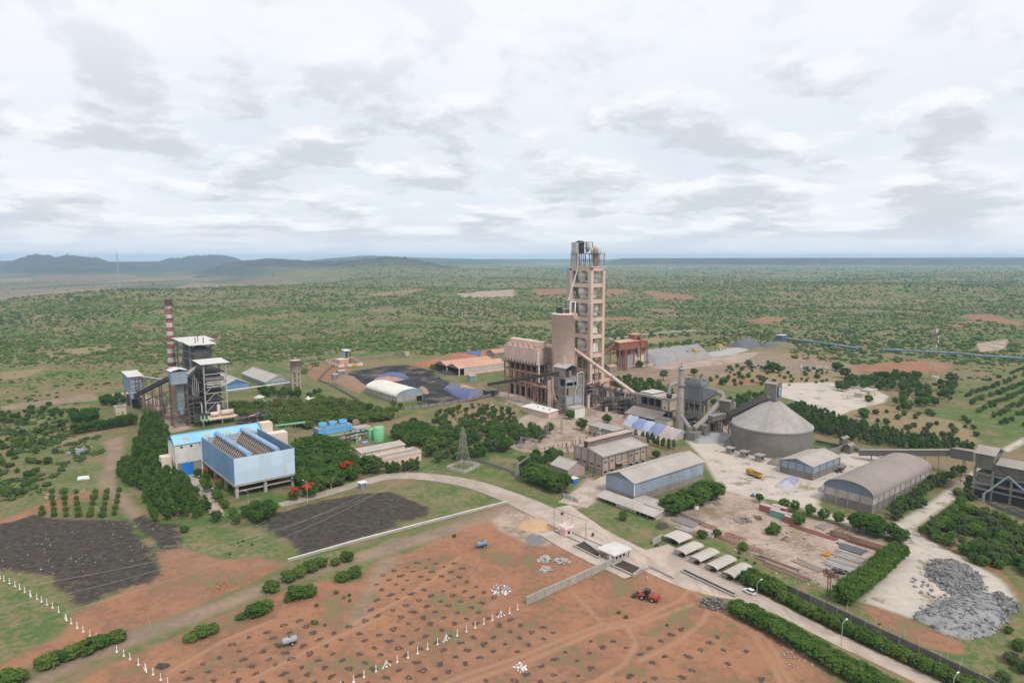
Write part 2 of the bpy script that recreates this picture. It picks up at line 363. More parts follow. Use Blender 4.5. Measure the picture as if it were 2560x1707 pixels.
def poly_sdf(px, py, pl):
    d = np.full(px.shape, 1e9); ins = np.zeros(px.shape, bool); n = len(pl)
    for i in range(n):
        a, c = pl[i], pl[(i + 1) % n]
        d = np.minimum(d, seg_d(px, py, a, c))
        cond = (a[1] > py) != (c[1] > py)
        ins ^= cond & (px < (c[0] - a[0]) * (py - a[1]) / ((c[1] - a[1]) or 1e-9) + a[0])
    return np.where(ins, d, -d)
def inside(px, py, pl):
    r = False; n = len(pl)
    for i in range(n):
        a, c = pl[i], pl[(i + 1) % n]
        if (a[1] > py) != (c[1] > py) and px < (c[0] - a[0]) * (py - a[1]) / (c[1] - a[1]) + a[0]: r = not r
    return r
rows = [-400, -250, -120, -20, 60]
y_ = 110.0
while y_ < 620: rows.append(y_); y_ += 1.45 + .0016 * max(0, y_ - 250)
while y_ < 16800: rows.append(y_); y_ *= 1.0118 if y_ > 1000 else 1.006
rows = np.array(rows); NC = 540
sj = np.linspace(-1, 1, NC)
hw = np.maximum(300, rows * 1.02 + 60); hw[:5] = 420
XX = sj[None, :] * hw[:, None]; YY = np.repeat(rows[:, None], NC, 1)
gx, gy = XX.ravel(), YY.ravel(); gz = terrain(gx, gy)
sdf = {}
for zn, pls in ZONES.items():
    acc = np.full(gx.shape, -40.0)
    for pl in pls:
        w = Lp(*pl); xs = [p[0] for p in w]; ys = [p[1] for p in w]; far = max(ys) > 900; mg = 40
        k = np.where((gx > min(xs) - mg) & (gx < max(xs) + mg) & (gy > min(ys) - mg) & (gy < max(ys) + mg))[0]
        if len(k): acc[k] = np.maximum(acc[k], np.clip(poly_sdf(gx[k], gy[k], w), -40, 40))
    sdf[zn] = acc
acc = np.full(gx.shape, 40.0)
for tr in TRACKS:
    w = Lp(*tr); xs = [p[0] for p in w]; ys = [p[1] for p in w]
    k = np.where((gx > min(xs) - 9) & (gx < max(xs) + 9) & (gy > min(ys) - 9) & (gy < max(ys) + 9))[0]
    for i in range(len(w) - 1): acc[k] = np.minimum(acc[k], seg_d(gx[k], gy[k], w[i], w[i + 1]))
sdf['track'] = -acc
near = gy < 640
rough_ = (fbm(gx / 9, gy / 9, 4) - .5)
gz = gz + np.where(near, sst(sdf['black'], -1.5, 2.5) * (.35 + .5 * rough_) + sst(sdf['red'], 0, 6) * (rough_ * .5 - .26) * (1 - sst(sdf['track'], -2.5, -.6)), 0)
GZ = gz.reshape(len(rows), NC); SD = {k: v.reshape(len(rows), NC) for k, v in sdf.items()}
def gidx(x, y):
    i = np.clip(np.searchsorted(rows, y) - 1, 0, len(rows) - 2); t = (y - rows[i]) / (rows[i + 1] - rows[i]); w = hw[i] + (hw[i + 1] - hw[i]) * t
    j = np.clip((x / w + 1) / 2 * (NC - 1), 0, NC - 1.001); j0 = j.astype(int) if hasattr(j, 'astype') else int(j); return i, j0, t, j - j0
def samp(a, x, y):
    i, j, t, f = gidx(np.asarray(x, float), np.asarray(y, float)); return (a[i, j] * (1 - f) + a[i, j + 1] * f) * (1 - t) + (a[i + 1, j] * (1 - f) + a[i + 1, j + 1] * f) * t
def gzat(x, y): return float(samp(GZ, np.array([x]), np.array([y]))[0]) if 110 < y < 640 else 0.0
me = bpy.data.meshes.new('ground'); nr = len(rows)
idx = np.arange(nr * NC).reshape(nr, NC)
fc = np.stack([idx[:-1, :-1], idx[:-1, 1:], idx[1:, 1:], idx[1:, :-1]], -1).reshape(-1, 4)
me.vertices.add(nr * NC); me.vertices.foreach_set('co', np.stack([gx, gy, gz], -1).ravel())
me.loops.add(fc.size); me.loops.foreach_set('vertex_index', fc.ravel())
me.polygons.add(len(fc)); me.polygons.foreach_set('loop_start', np.arange(0, fc.size, 4)); me.polygons.foreach_set('use_smooth', np.ones(len(fc), bool))
me.update(calc_edges=True)
for zn, a in sdf.items():
    at = me.attributes.new('z_' + zn, 'FLOAT', 'POINT'); at.data.foreach_set('value', a.astype(np.float32))
gm = bpy.data.materials.new('ground_soil'); gm.use_nodes = True; q = NB(gm.node_tree); bs = gm.node_tree.nodes['Principled BSDF']
pos = q.node('ShaderNodeNewGeometry').outputs['Position']
flat = q.vmath('MULTIPLY', pos, (1, 1, 0.0))
nA = q.noise(flat, 1 / 90, 5, .6); nB = q.noise(flat, 1 / 14, 5, .65); nC = q.noise(flat, 1 / 2.2, 4, .65); nD = q.noise(flat, 1 / .5, 3, .6)
nE = q.noise(flat, 1 / 700, 4, .6)
def blend(*p):
    r = None
    for n_, w in p:
        t = q.math('MULTIPLY', q.math('SUBTRACT', n_, .5), w); r = t if r is None else q.math('ADD', r, t)
    return r
bushy = q.ss(q.math('ADD', blend((nB, 1.2), (nA, 1.0), (nC, .5)), .5), .36, .62)
c = q.mix(bushy, (.215, .16, .092), (.073, .134, .033))                 # dry earth <-> green ground cover
c = q.mix(q.ss(nE, .44, .62, 0, .6), c, (.205, .17, .085)); c = q.mix(q.ss(q.noise(flat, 1 / 230, 5, .65), .54, .68, 0, .7), c, (.25, .17, .105))
def att(n):
    a = q.node('ShaderNodeAttribute'); a.attribute_name = n; return a.outputs['Fac']
ypos = q.sep(pos)[1]; zpos = q.sep(pos)[2]; xpos = q.sep(pos)[0]
fv = q.vmath('MULTIPLY', pos, (1 / 420, 1 / 900, 0)); vor = q.node('ShaderNodeTexVoronoi'); q.put(vor.inputs['Vector'], fv); vor.inputs['Scale'].default_value = 1.6
fr = q.node('ShaderNodeValToRGB'); e = fr.color_ramp.elements; fr.color_ramp.interpolation = 'CONSTANT'
for p_, col in ((0, (.20, .12, .075)), (.22, (.085, .10, .045)), (.42, (.27, .18, .12)), (.6, (.07, .085, .04)), (.78, (.20, .17, .10)), (.9, (.12, .13, .06))):
    k = e[0] if p_ == 0 else (e[1] if p_ == .22 else e.new(p_)); k.position = p_; k.color = (*col, 1)
q.link(q.sep(vor.outputs['Color'])[0], fr.inputs[0])
plain = q.math('MULTIPLY', q.ss(zpos, -48, -25, 1, 0), q.ss(ypos, 1500, 1900))
c = q.mix(q.math('MULTIPLY', plain, .85), c, fr.outputs[0])
lft = q.ss(q.math('DIVIDE', xpos, ypos), -.42, -.28, 1, 0)
hillm = q.math('MULTIPLY', q.math('MAXIMUM', q.ss(zpos, 8, 45), q.math('MULTIPLY', lft, q.ss(zpos, -55, -20))), q.ss(ypos, 4200, 5200))
nH = q.noise(flat, 1 / 160, 5, .7)
c = q.mix(hillm, c, q.mix(q.ss(nH, .42, .62), (.035, .045, .042), (.085, .068, .062)))
farw = q.ss(ypos, 700, 2200, 0, 110)
def layer(c, zn, col, amp=5.0, w=2.2, off=0.0, ops=1.0):
    s_ = q.math('ADD', att('z_' + zn), q.math('ADD', q.math('MULTIPLY', q.math('SUBTRACT', nA, .5), farw), blend((nB, amp * 1.4), (nC, amp), (nD, amp * .35))))
    return q.mix(q.ss(s_, -w + off, w + off, 0, ops), c, col)
grassc = q.mix(q.ss(q.math('ADD', blend((nB, .8), (nC, .9), (nD, .4)), .5), .38, .62), (.085, .136, .042), (.205, .17, .09))
redc = q.mix(q.ss(q.math('ADD', blend((nB, 1.), (nC, .6), (nA, .5)), .5), .34, .66), (.325, .165, .096), (.22, .12, .077))
redc = q.mix(q.ss(nD, .60, .76, 0, .6), redc, (.38, .24, .17)); redc = q.mix(q.ss(nC, .56, .70, 0, .45), redc, (.16, .095, .07))
redc = q.mix(q.ss(nA, .5, .66, 0, .55), redc, (.29, .165, .11))
dirtc = q.mix(q.ss(q.math('ADD', blend((nB, 1.), (nC, .8)), .5), .35, .65), (.30, .21, .145), (.215, .165, .125))
palec = q.mix(q.ss(q.math('ADD', blend((nB, 1.), (nC, .7)), .5), .35, .65), (.44, .345, .28), (.30, .22, .175))
nS = q.noise(q.vmath('MULTIPLY', flat, (1 / 16, 1 / 5, 0)), 1.0, 5, .6, 2.2)
whitec = q.mix(q.ss(q.math('ADD', blend((nB, 1.1), (nC, .6)), .5), .33, .67), (.54, .455, .385), (.44, .385, .335))
whitec = q.mix(q.ss(nS, .44, .64, 0, .35), whitec, (.37, .36, .355)); palec = q.mix(q.ss(nS, .45, .62, 0, .4), palec, (.25, .19, .155))
blackc = q.mix(q.ss(nC, .36, .64), (.044, .037, .034), (.080, .067, .058)); blackc = q.mix(q.ss(nD, .735, .76), blackc, (.45, .42, .38))
coalc = q.mix(q.ss(nB, .38, .64), (.030, .030, .036), (.075, .07, .07))
c = layer(c, 'tan', q.mix(q.ss(nC, .35, .65), (.30, .215, .13), (.20, .165, .09)), 5, 3)
c = layer(c, 'grass', grassc, 5, 3)
c = layer(c, 'red', redc, 4, 1.2)
c = q.mix(q.math('MULTIPLY', q.ss(q.math('ADD', blend((nB, 1.1), (nC, .7)), .5), .60, .68), q.ss(att('z_red'), 0, 8, 0, .75)), c, (.09, .14, .04))   # weeds coming up in the red field
c = layer(c, 'dirt', dirtc, 4.5, 2.5)
c = layer(c, 'track', (.38, .22, .14), 1.2, .5, -.75, .6)
c = layer(c, 'pale', palec, 4, 2)
c = layer(c, 'white', whitec, 2.6, 1.6)
c = layer(c, 'coal', coalc, 4, 1.2)
c = layer(c, 'black', blackc, 6, 1.5, 0, .97); c = q.mix(q.math('MULTIPLY', q.ss(q.math('ADD', blend((nB, 1.2), (nC, .5)), .5), .58, .66), q.ss(att('z_black'), -2, 8, .7, .06)), c, grassc)
q.link(c, bs.inputs['Base Color']); bs.inputs['Roughness'].default_value = .95; bs.inputs['Specular IOR Level'].default_value = .08
bp = q.node('ShaderNodeBump'); bp.inputs['Strength'].default_value = .55; bp.inputs['Distance'].default_value = .35
q.link(q.math('ADD', nC, q.math('MULTIPLY', nD, .4)), bp.inputs['Height']); q.link(bp.outputs[0], bs.inputs['Normal'])
me.materials.append(gm); ground = bpy.data.objects.new('ground', me); COL.objects.link(ground); tag(ground, None, None, kind='structure')
concrete_road = mat('road_concrete', (.52, .42, .345), (.42, .34, .285), .09, .9, .15, swirl=.5)
concrete_pad = mat('pad_concrete', (.56, .46, .385), (.45, .365, .31), .12, .9, .12, swirl=.4)
kerb_m = mat('kerb_concrete', (.40, .37, .33), (.25, .23, .21), .4, .9, .2)
def ribbon(name, pts, widths, z=.05, m=None, kerb=False):
    w = [Vector((p[0], p[1], 0)) for p in Lp(*pts)]; m_ = MB(); L_ = []; Rr = []
    P_ = []; Wd = []
    for i in range(len(w) - 1):
        p0, p1, p2, p3 = w[max(i - 1, 0)], w[i], w[i + 1], w[min(i + 2, len(w) - 1)]
        for k in range(6):
            t = k / 6; P_.append(.5 * ((2 * p1) + (p2 - p0) * t + (2 * p0 - 5 * p1 + 4 * p2 - p3) * t * t + (3 * p1 - p0 - 3 * p2 + p3) * t ** 3)); Wd.append(widths[i] * (1 - t) + widths[i + 1] * t)
    P_.append(w[-1]); Wd.append(widths[-1])
    for i, p in enumerate(P_):
        d = (P_[min(i + 1, len(P_) - 1)] - P_[max(i - 1, 0)]).normalized(); n = Vector((-d.y, d.x, 0)); hw_ = Wd[i] / 2 + random.uniform(-.15, .15)
        L_.append(p + n * hw_); Rr.append(p - n * hw_)
    for i in range(len(P_) - 1):
        m_.poly([(*Rr[i].xy, z), (*Rr[i + 1].xy, z), (*L_[i + 1].xy, z), (*L_[i].xy, z)])
        for s_ in (L_, Rr): m_.poly([(*s_[i].xy, z), (*s_[i + 1].xy, z), (*s_[i + 1].xy, -.3), (*s_[i].xy, -.3)])
    o = m_.build(name, m or concrete_road); tag(o, None, None, kind='structure')
    if kerb:
        k = MB()
        for s_, sg in ((L_, 1), (Rr, -1)):
            for i in range(len(P_) - 1): k.beam((*s_[i].xy, .06), (*s_[i + 1].xy, .06), .22, .26)
        ko = k.build('kerb', kerb_m, o)
    return o
ribbon('plant_road', [(700,1262),(790,1240),(905,1207),(985,1190),(1080,1193),(1180,1210),(1280,1245),(1370,1285),(1440,1315)], [5, 6, 7, 8.5, 9.5, 10, 11, 13, 14], .05, kerb=True)
ribbon('gate_road', [(1380,1270),(1480,1335),(1600,1394),(1720,1450),(1800,1474),(1870,1488),(1920,1510),(2010,1555),(2104,1602),(2300,1694),(2460,1772)], [17, 14, 12, 11, 9.5, 7.5, 6, 5.6, 5.6, 5.6, 5.6], .054)
ribbon('shed_apron', [(1640,1368),(1760,1432),(1870,1492),(1950,1528)], [11, 10.5, 8, 4], .058, concrete_pad)
ribbon('hall_lane', [(455,1180),(500,1215),(530,1258),(545,1290)], [5, 5, 5, 5], .05)
ribbon('yard_entrance', [(1430,1262),(1480,1225),(1540,1190)], [13, 12, 9], .062)
ribbon('weighbridge_pad', [(1370,1330),(1450,1375),(1530,1412),(1580,1440)], [8, 8, 8, 6], .066, concrete_pad)
# ================================================================== shared surfaces
roof_grey = mat('dusty_roof_sheet', (.47, .42, .38), (.38, .34, .31), .10, .8, .25, rib='x', ribw=.6)
roof_grey_y = mat('dusty_roof_sheet_cross', (.47, .42, .38), (.38, .34, .31), .10, .8, .25, rib='y', ribw=.6)
roof_brown = mat('cement_dusted_sheet', (.30, .265, .235), (.235, .21, .19), .08, .85, .25, rib='x', ribw=.6)
roof_pink = mat('red_dusted_sheet', (.56, .33, .235), (.47, .27, .19), .06, .85, .25, rib='x', ribw=.7)
roof_white = mat('white_sheet', (.72, .70, .66), (.60, .57, .53), .15, .7, .25, rib='x', ribw=.5)
blue_dark = mat('cladding_slate_blue', (.19, .23, .285), (.155, .19, .24), .12, .6, .2, .18, rib='d', ribw=.4)
blue_sheet = mat('cladding_light_blue', (.31, .375, .455), (.26, .315, .385), .12, .6, .2, .25, rib='x', ribw=.5)
blue_acc = mat('cladding_sky_blue_lit', (.57, .69, .80), (.51, .63, .75), .08, .55, .2, .06, rib='x', ribw=.5)  # condenser front: the brighter light on this face is put into the colour
blue_acc_shade = mat('cladding_mid_blue_shade', (.19, .33, .52), (.17, .30, .47), .08, .55, .2, .06, rib='y', ribw=.5)  # mid blue; on the condenser sides it carries that face's shade in its colour
blue_roof = mat('blue_roof_sheet', (.30, .58, .83), (.25, .50, .74), .08, .55, .25, rib='x', ribw=.5)
blue_bright = mat('bright_blue_paint', (.03, .22, .68), (.02, .17, .55), .3, .5)
blue_duct = mat('blue_duct_paint', (.30, .43, .60), (.24, .35, .50), .3, .5)
conc = mat('grey_concrete', (.33, .30, .27), (.24, .215, .195), .25, .9, .25, .35)
conc_lt = mat('pale_concrete', (.46, .42, .38), (.36, .325, .29), .25, .9, .2, .25)
conc_pink = mat('red_dusted_concrete', (.74, .555, .465), (.61, .44, .36), .16, .9, .25, .28)
conc_silo = mat('silo_concrete', (.255, .232, .208), (.19, .172, .155), .10, .9, .25, .30)
steel_dk = mat('dark_steel', (.085, .08, .078), (.055, .05, .05), .4, .7)
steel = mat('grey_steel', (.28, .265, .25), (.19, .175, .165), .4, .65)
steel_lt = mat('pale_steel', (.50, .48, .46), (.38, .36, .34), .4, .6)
rust = mat('rusty_steel', (.20, .095, .06), (.13, .07, .05), .5, .85)
red_steel = mat('red_oxide_steel', (.36, .14, .085), (.26, .10, .065), .3, .8, .15, .2)
plaster_pink = mat('cream_pink_plaster', (.74, .60, .49), (.66, .52, .42), .2, .85, .1, .15)
plaster_cream = mat('cream_plaster', (.62, .53, .38), (.52, .44, .32), .2, .85, .1, .25)
plaster_white = mat('white_plaster', (.74, .72, .68), (.62, .59, .55), .2, .85, .1, .2)
glass_dk = mat('dark_window', (.03, .034, .04), (.02, .022, .025), .5, .25)
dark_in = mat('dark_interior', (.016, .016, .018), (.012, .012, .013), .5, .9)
green_p = mat('green_tank_paint', (.24, .55, .30), (.20, .46, .25), .3, .55, 0, .15)
ctower_b = mat('cooling_tower_blue', (.10, .36, .66), (.16, .45, .76), .5, .6, .2, .55, rib='x', ribw=.5)
coalpile = mat('coal_heap', (.05, .046, .046), (.085, .075, .07), .5, .95, .4)
redpile = mat('red_earth_heap', (.42, .17, .09), (.33, .14, .08), .4, .95, .4)
pinkpile = mat('pink_ore_heap', (.45, .28, .21), (.36, .22, .16), .4, .95, .4)
tarp_b = mat('blue_tarpaulin', (.055, .08, .22), (.10, .12, .24), .6, .5, .5)
tarp_g = mat('grey_blue_tarpaulin', (.11, .12, .20), (.15, .16, .22), .5, .6, .5)
white_p = mat('white_paint', (.80, .79, .77), (.72, .70, .68), .5, .6)
def bm(name, m, parent, p, q_, w, h=None): return MB().beam(p, q_, w, h).build(name, m, parent)
def V3(u, vg, vt): p = G(u, vg); return Vector((p.x, p.y, Zp(p, vt)))
def arc(y0, y1, he, hr, n=14):
    return [(y0 + (y1 - y0) * .5 * (1 - math.cos(math.pi * i / n)), he + (hr - he) * math.sin(math.pi * i / n) ** .9) for i in range(n + 1)]
def shed(name, label, A, L, W, he, hr, roofm, wall, wall_low=None, gable=None, col=None, nx=6, ny=3, zs=None, ridge='x', roof='gable', ov=.5, rot=AX, group=None, cat='warehouse', floor=0.0, open_x0=False, open_y0=False, colw=.45):
    t = thing(name, label, cat, A, rot, group); zs = he * .5 if zs is None else zs
    gable = gable or wall; wall_low = wall_low or wall; th = .2
    def bays(n, Ln, axis, off, sgn, name_):
        for i in range(n):
            a, e = Ln * i / n, Ln * (i + 1) / n
            for z0, z1, m in ((floor, zs, wall_low), (zs, he, wall)):
                if z1 - z0 < .05: continue
                if axis == 'x': bx(name_, m, t, a + .02, e - .02, off - (th if sgn < 0 else 0), off + (0 if sgn < 0 else th), z0, z1 - .01)
                else: bx(name_, m, t, off - (th if sgn < 0 else 0), off + (0 if sgn < 0 else th), a + .02, e - .02, z0, z1 - .01)
    if not open_y0: bays(nx, L, 'x', 0, 1, 'wall_panel')
    if not open_x0: bays(ny, W, 'y', 0, 1, 'wall_panel')
    bays(1, L, 'x', W, -1, 'back_wall'); bays(1, W, 'y', L, -1, 'back_wall')
    if col:
        for i in range(nx + 1): bx('column', col, t, L * i / nx - colw / 2, L * i / nx + colw / 2, -.22, -.01, 0, he)
        for i in range(1, ny + 1): bx('column', col, t, -.22, -.01, W * i / ny - colw / 2, W * i / ny + colw / 2, 0, he)
    Wd, Ld = (W, L) if ridge == 'x' else (L, W)
    prof = arc(-ov, Wd + ov, he, hr) if roof == 'arch' else [(-ov, he - ov * (hr - he) / (Wd / 2)), (Wd / 2, hr), (Wd + ov, he - ov * (hr - he) / (Wd / 2))]
    tk = .16
    def sweep(pr, a, e):
        mb = MB(); cl = pr + [(y, z + tk) for y, z in reversed(pr)]
        if ridge == 'x': return mb.extx(cl, a, e)
        return mb.exty(cl, a, e)
    if roof == 'arch': sweep(prof, -ov, Ld + ov).build('roof', roofm, t)
    else:
        mid = prof[1]
        sweep([prof[0], mid], -ov, Ld + ov).build('roof_slope', roofm, t); sweep([(mid[0] + .01, mid[1]), prof[2]], -ov, Ld + ov).build('roof_slope', roofm, t)
        rc = MB()
        if ridge == 'x': rc.beam((-ov, mid[0], mid[1] + tk + .04), (L + ov, mid[0], mid[1] + tk + .04), .7, .12)
        else: rc.beam((mid[0], -ov, mid[1] + tk + .04), (mid[0], W + ov, mid[1] + tk + .04), .7, .12)
        rc.build('ridge_cap', roofm, t)
    gp = [(0, he)] + [(y, z - .03) for y, z in prof[1:-1]] + [(Wd, he)]
    for a in (0.0, Ld - .2):
        mb = MB(); (mb.extx if ridge == 'x' else mb.exty)(gp, a, a + .2); mb.build('gable', gable, t)
    return t
def gallery(name, label, p, q_, w, h, m, roofm=None, bents=0, legm=None, cat='conveyor', legs=None, group=None, zoff=0.0, leg_w=1.6):
    """an enclosed inclined conveyor: casing, roof sheet, trestles down to the ground"""
    p = Vector(p); q_ = Vector(q_); t = thing(name, label, cat, (p.x, p.y, 0), 0, group); o = Vector((p.x, p.y, 0)); d = q_ - p
    MB().beam(p - o, q_ - o, w, h).build('casing', m, t)
    if roofm: MB().beam(p - o + Vector((0, 0, h / 2 + .12)), q_ - o + Vector((0, 0, h / 2 + .12)), w + .35, .18).build('roof_sheet', roofm, t)
    n = Vector((-d.y, d.x, 0)).normalized()
    for i in range(bents):
        f = (i + 1) / (bents + 1) if legs is None else legs[i]; c = p + d * f - o; zt = c.z - h / 2
        if zt < 1: continue
        mb = MB(); k = leg_w / 2
        for s_ in (-1, 1): mb.beam(c.xy.to_3d() + n * k * s_ * 1.35, Vector((c.x, c.y, zt)) + n * k * s_ * .8, .22)
        ns = max(2, int(zt / 3.5))
        for j in range(ns):
            z0, z1 = zt * j / ns, zt * (j + 1) / ns; s_ = 1 if j % 2 else -1
            wk = lambda z: k * (1.35 - .55 * z / zt)
            mb.beam(Vector((c.x, c.y, z0)) + n * wk(z0) * s_, Vector((c.x, c.y, z1)) - n * wk(z1) * s_, .12); mb.beam(Vector((c.x, c.y, z1)) + n * wk(z1), Vector((c.x, c.y, z1)) - n * wk(z1), .12)
        mb.build('trestle', legm or steel_dk, t)
    return t
def stuffpile(name, label, cat, A, pts, h, m, z0=0.0, seed=0, group=None, n=26, cov=None, covf=None, ridge=None, covname='tarpaulin', rocks=0, rs=(.2, .8), rm=None, rough=.22):
    """a heap over an outline of photo points: rises from its edge, lumpy"""
    w = [Vector((*G(*p).xy, 0)) for p in pts]; c = sum(w, Vector()) / len(w); t = thing(name, label, cat, (c.x, c.y, 0), 0, group)
    xs = [p.x for p in w]; ys = [p.y for p in w]; X = np.linspace(min(xs), max(xs), n); Y = np.linspace(min(ys), max(ys), n)
    gx_, gy_ = np.meshgrid(X, Y); s_ = poly_sdf(gx_.ravel(), gy_.ravel(), w).reshape(gx_.shape); mx = s_.max()
    nz = fbm(gx_ / 3.1 + seed, gy_ / 3.1, 4) - .5; nl = fbm(gx_ / 9 + seed, gy_ / 9, 3) - .5
    z = h * np.clip(s_ / mx, -.12, 1) ** 1.0 if ridge is None else None
    z = h * np.where(s_ > 0, np.sqrt(np.clip(s_ / mx, 0, 1)) * .55 + np.clip(s_ / mx, 0, 1) * .45, -.3) * (1 + .8 * nl) + nz * h * rough * (s_ > 0)
    def sheet(mask, dz, nm, mm, par):
        mb = MB(); ix = {}
        def vi(i, j):
            if (i, j) not in ix: ix[(i, j)] = len(mb.v); mb.v.append((gx_[i, j] - c.x, gy_[i, j] - c.y, z[i, j] + dz))
            return ix[(i, j)]
        for i in range(n - 1):
            for j in range(n - 1):
                if mask[i, j] or mask[i + 1, j + 1] or mask[i + 1, j] or mask[i, j + 1]:
                    mb.f.append((vi(i, j), vi(i, j + 1), vi(i + 1, j + 1), vi(i + 1, j))); mb.sm.append(True)
        if mb.f: return mb.build(nm, mm, par)
    sheet(s_ > -.2, 0, 'heap', m, t); rr = random.Random(seed + 5)
    for mm in (rm or [])[:2]:
        mb = MB()
        for _ in range(rocks):
            i, j = rr.randrange(1, n - 1), rr.randrange(1, n - 1)
            if s_[i, j] < -.6: continue
            a = rr.uniform(*rs) * rr.random() ** 1.5 + .12; x, y, zz = gx_[i, j] - c.x + rr.uniform(-.8, .8), gy_[i, j] - c.y + rr.uniform(-.8, .8), max(0, z[i, j]) + a * .15; d_ = Vector((rr.uniform(-1, 1), rr.uniform(-1, 1), rr.uniform(-.4, .4))).normalized() * a * .6; mb.beam(Vector((x, y, zz)) - d_, Vector((x, y, zz)) + d_, a * rr.uniform(.6, 1.1), a * rr.uniform(.4, .8))
        mb.build('loose_rock', mm, t)['kind'] = 'stuff'
    for k, (mm, fn) in enumerate(cov or []): sheet((s_ > .15) & fn((gx_ - min(xs)) / (max(xs) - min(xs)), (gy_ - min(ys)) / (max(ys) - min(ys)), nl), .12 + .06 * k, covname, mm, t)
    return t
# ================================================================== west: power station
A = G(589, 1247); zb = Zp(A, 1212); zt = Zp(A, 1147); L = span(A, E1, 735, zt); W = span(A, E2, 504, zt)
t = thing('air_cooled_condenser', 'big light blue clad air-cooled condenser on concrete stilts, two ribbed blue ducts on top', 'condenser', A, AX)
for x in (0.9, L / 2, L - .9):
    for y in (.9, W * .33, W * .66, W - .9): bx('stilt', conc_lt, t, x - .6, x + .6, y - .6, y + .6, 0, zb - .9)
bx('deck_slab', conc_lt, t, -.4, L + .4, -.4, W + .4, zb - .9, zb - .01)
for y in (1.5, W * .33, W * .66): bx('tie_beam', conc_lt, t, .2, L - .2, y - .3, y + .3, zb * .38, zb * .38 + .6)
zm = zb + (zt - zb) * .45
for k in range(5):
    a, e = L * k / 5, L * (k + 1) / 5
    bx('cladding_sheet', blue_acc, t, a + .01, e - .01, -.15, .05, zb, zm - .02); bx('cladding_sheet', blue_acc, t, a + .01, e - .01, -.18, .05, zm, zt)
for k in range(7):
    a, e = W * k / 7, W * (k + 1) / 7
    bx('cladding_sheet', blue_acc_shade, t, -.15, .05, a + .01, e - .01, zb, zt); bx('cladding_sheet', blue_acc_shade, t, L - .05, L + .15, a + .01, e - .01, zb, zt)
stain = mat('faded_yellow_sheet', (.62, .66, .52), (.50, .60, .62), .3, .6, .2, rib='x', ribw=.5)
bx('stained_sheet', stain, t, L * .80, L * .86, -.2, -.1, zb + .3, zm - .6)
bundle = mat('tube_bundle', (.115, .085, .07), (.08, .062, .052), .7, .8, .3)
lat = mat('walkway_lattice', (.52, .45, .39), (.42, .36, .31), .5, .8)
for xr in (.27, .73):
    r_, lo = xr * L, zb + (zt - zb) * .18
    for s_ in (-1, 1):
        xb = r_ + s_ * L * .235; tp = Vector((r_ + s_ * .7, 0, zt - .5)); bt = Vector((xb, 0, lo))
        mb = MB()
        mb.poly([(tp.x, 1, tp.z), (bt.x, 1, bt.z), (bt.x, W - 1, bt.z), (tp.x, W - 1, tp.z)]); mb.poly([(tp.x, W - 1, tp.z - .3), (bt.x, W - 1, bt.z - .3), (bt.x, 1, bt.z - .3), (tp.x, 1, tp.z - .3)])
        mb.build('tube_bundle', bundle, t)
        mb = MB(); nn = 18; up = .28
        for i in range(nn + 1):
            y = 1.2 + (W - 2.4) * i / nn; mb.beam((tp.x, y, tp.z + up), (bt.x, y, bt.z + up), .24)
            if i < nn: mb.beam((tp.x, y, tp.z + up), (bt.x, y + (W - 2.4) / nn, bt.z + up), .13)
        for j in range(6):
            f = j / 5; mb.beam((tp.x + (bt.x - tp.x) * f, 1, tp.z + (bt.z - tp.z) * f + up), (tp.x + (bt.x - tp.x) * f, W - 1, tp.z + (bt.z - tp.z) * f + up), .22)
        mb.build('lattice', lat, t)
    mb = MB(); mb.cyl((r_, 1.2, zt + .35), (r_, W + 1.5, zt + .35), 1.05, n=20)
    for i in range(20): y = 1.6 + (W - 1.6) * i / 19; mb.cyl((r_, y, zt + .35), (r_, y + .22, zt + .35), 1.18, n=20)
    mb.build('steam_duct', blue_duct, t)
mb = MB()
for i in range(9): x = L * i / 8; mb.beam((x, W - .3, zb), (x, W - .3, zt), .18)
for j in range(5): z = zb + (zt - zb) * (j + .5) / 5; mb.beam((0, W - .3, z), (L, W - .3, z), .16)
mb.build('wind_frame', steel_lt, t)
bx('white_panel', plaster_white, t, L * .1, L * .95, W - .15, W, zb + 1, zt - .8)
A = G(443, 1193); he = Zp(A, 1112); L = span(A, E1, 652, he); W = span(A, E2, 421, he); hr = he + 3.0
t = shed('turbine_hall', 'long hall with sky blue sheet roof and white walls behind the blue condenser', A, L, W, he, hr, blue_roof, plaster_white, conc, gable=blue_bright, col=plaster_white, nx=7, ny=3, zs=he * .42, cat='hall', colw=.7)
MB().box(2, 7.2, -.32, -.05, .2, 6.2).build('roller_door', blue_bright, t)
bx('ramp', conc_lt, t, 1.8, 7.4, -4, -.3, .02, .2)
for k in range(4): bx('vent_window', glass_dk, t, 2 + k * 4.2, 3.1 + k * 4.2, -.09, .02, he - 2.0, he - 1.1)
sk = mat('skylight_sheet', (.52, .45, .33), (.44, .38, .28), .5, .6)
for k in range(4):
    x = L * (.10 + .24 * k); mb = MB(); s0, s1 = .28, .62
    z0 = he + (hr - he) * s0 * 2 * .98 + .2; z1 = he + (hr - he) * s1 * .98 * 2 + .2
    mb.poly([(x, W * .5 * s0, he + (hr - he) * s0 + .2), (x + 2.6, W * .5 * s0, he + (hr - he) * s0 + .2), (x + 2.6, W * .5 * s1, he + (hr - he) * s1 + .2), (x, W * .5 * s1, he + (hr - he) * s1 + .2)]).build('skylight', sk, t)
bx('side_office', plaster_pink, t, -4.5, -.25, .6 * W, W, 0, he * .55); bx('side_window', glass_dk, t, -4.6, -4.4, .66 * W, .94 * W, he * .2, he * .38)
mb = MB().box(L * .36, L * .42, -3.4, -.1, 0, he * .75); mb.build('duct_bay', steel, t)
t = thing('stair_block', 'tall cream pink stair block at the right end of the blue roof hall', 'building', A + E1 * (L + .8), AX)
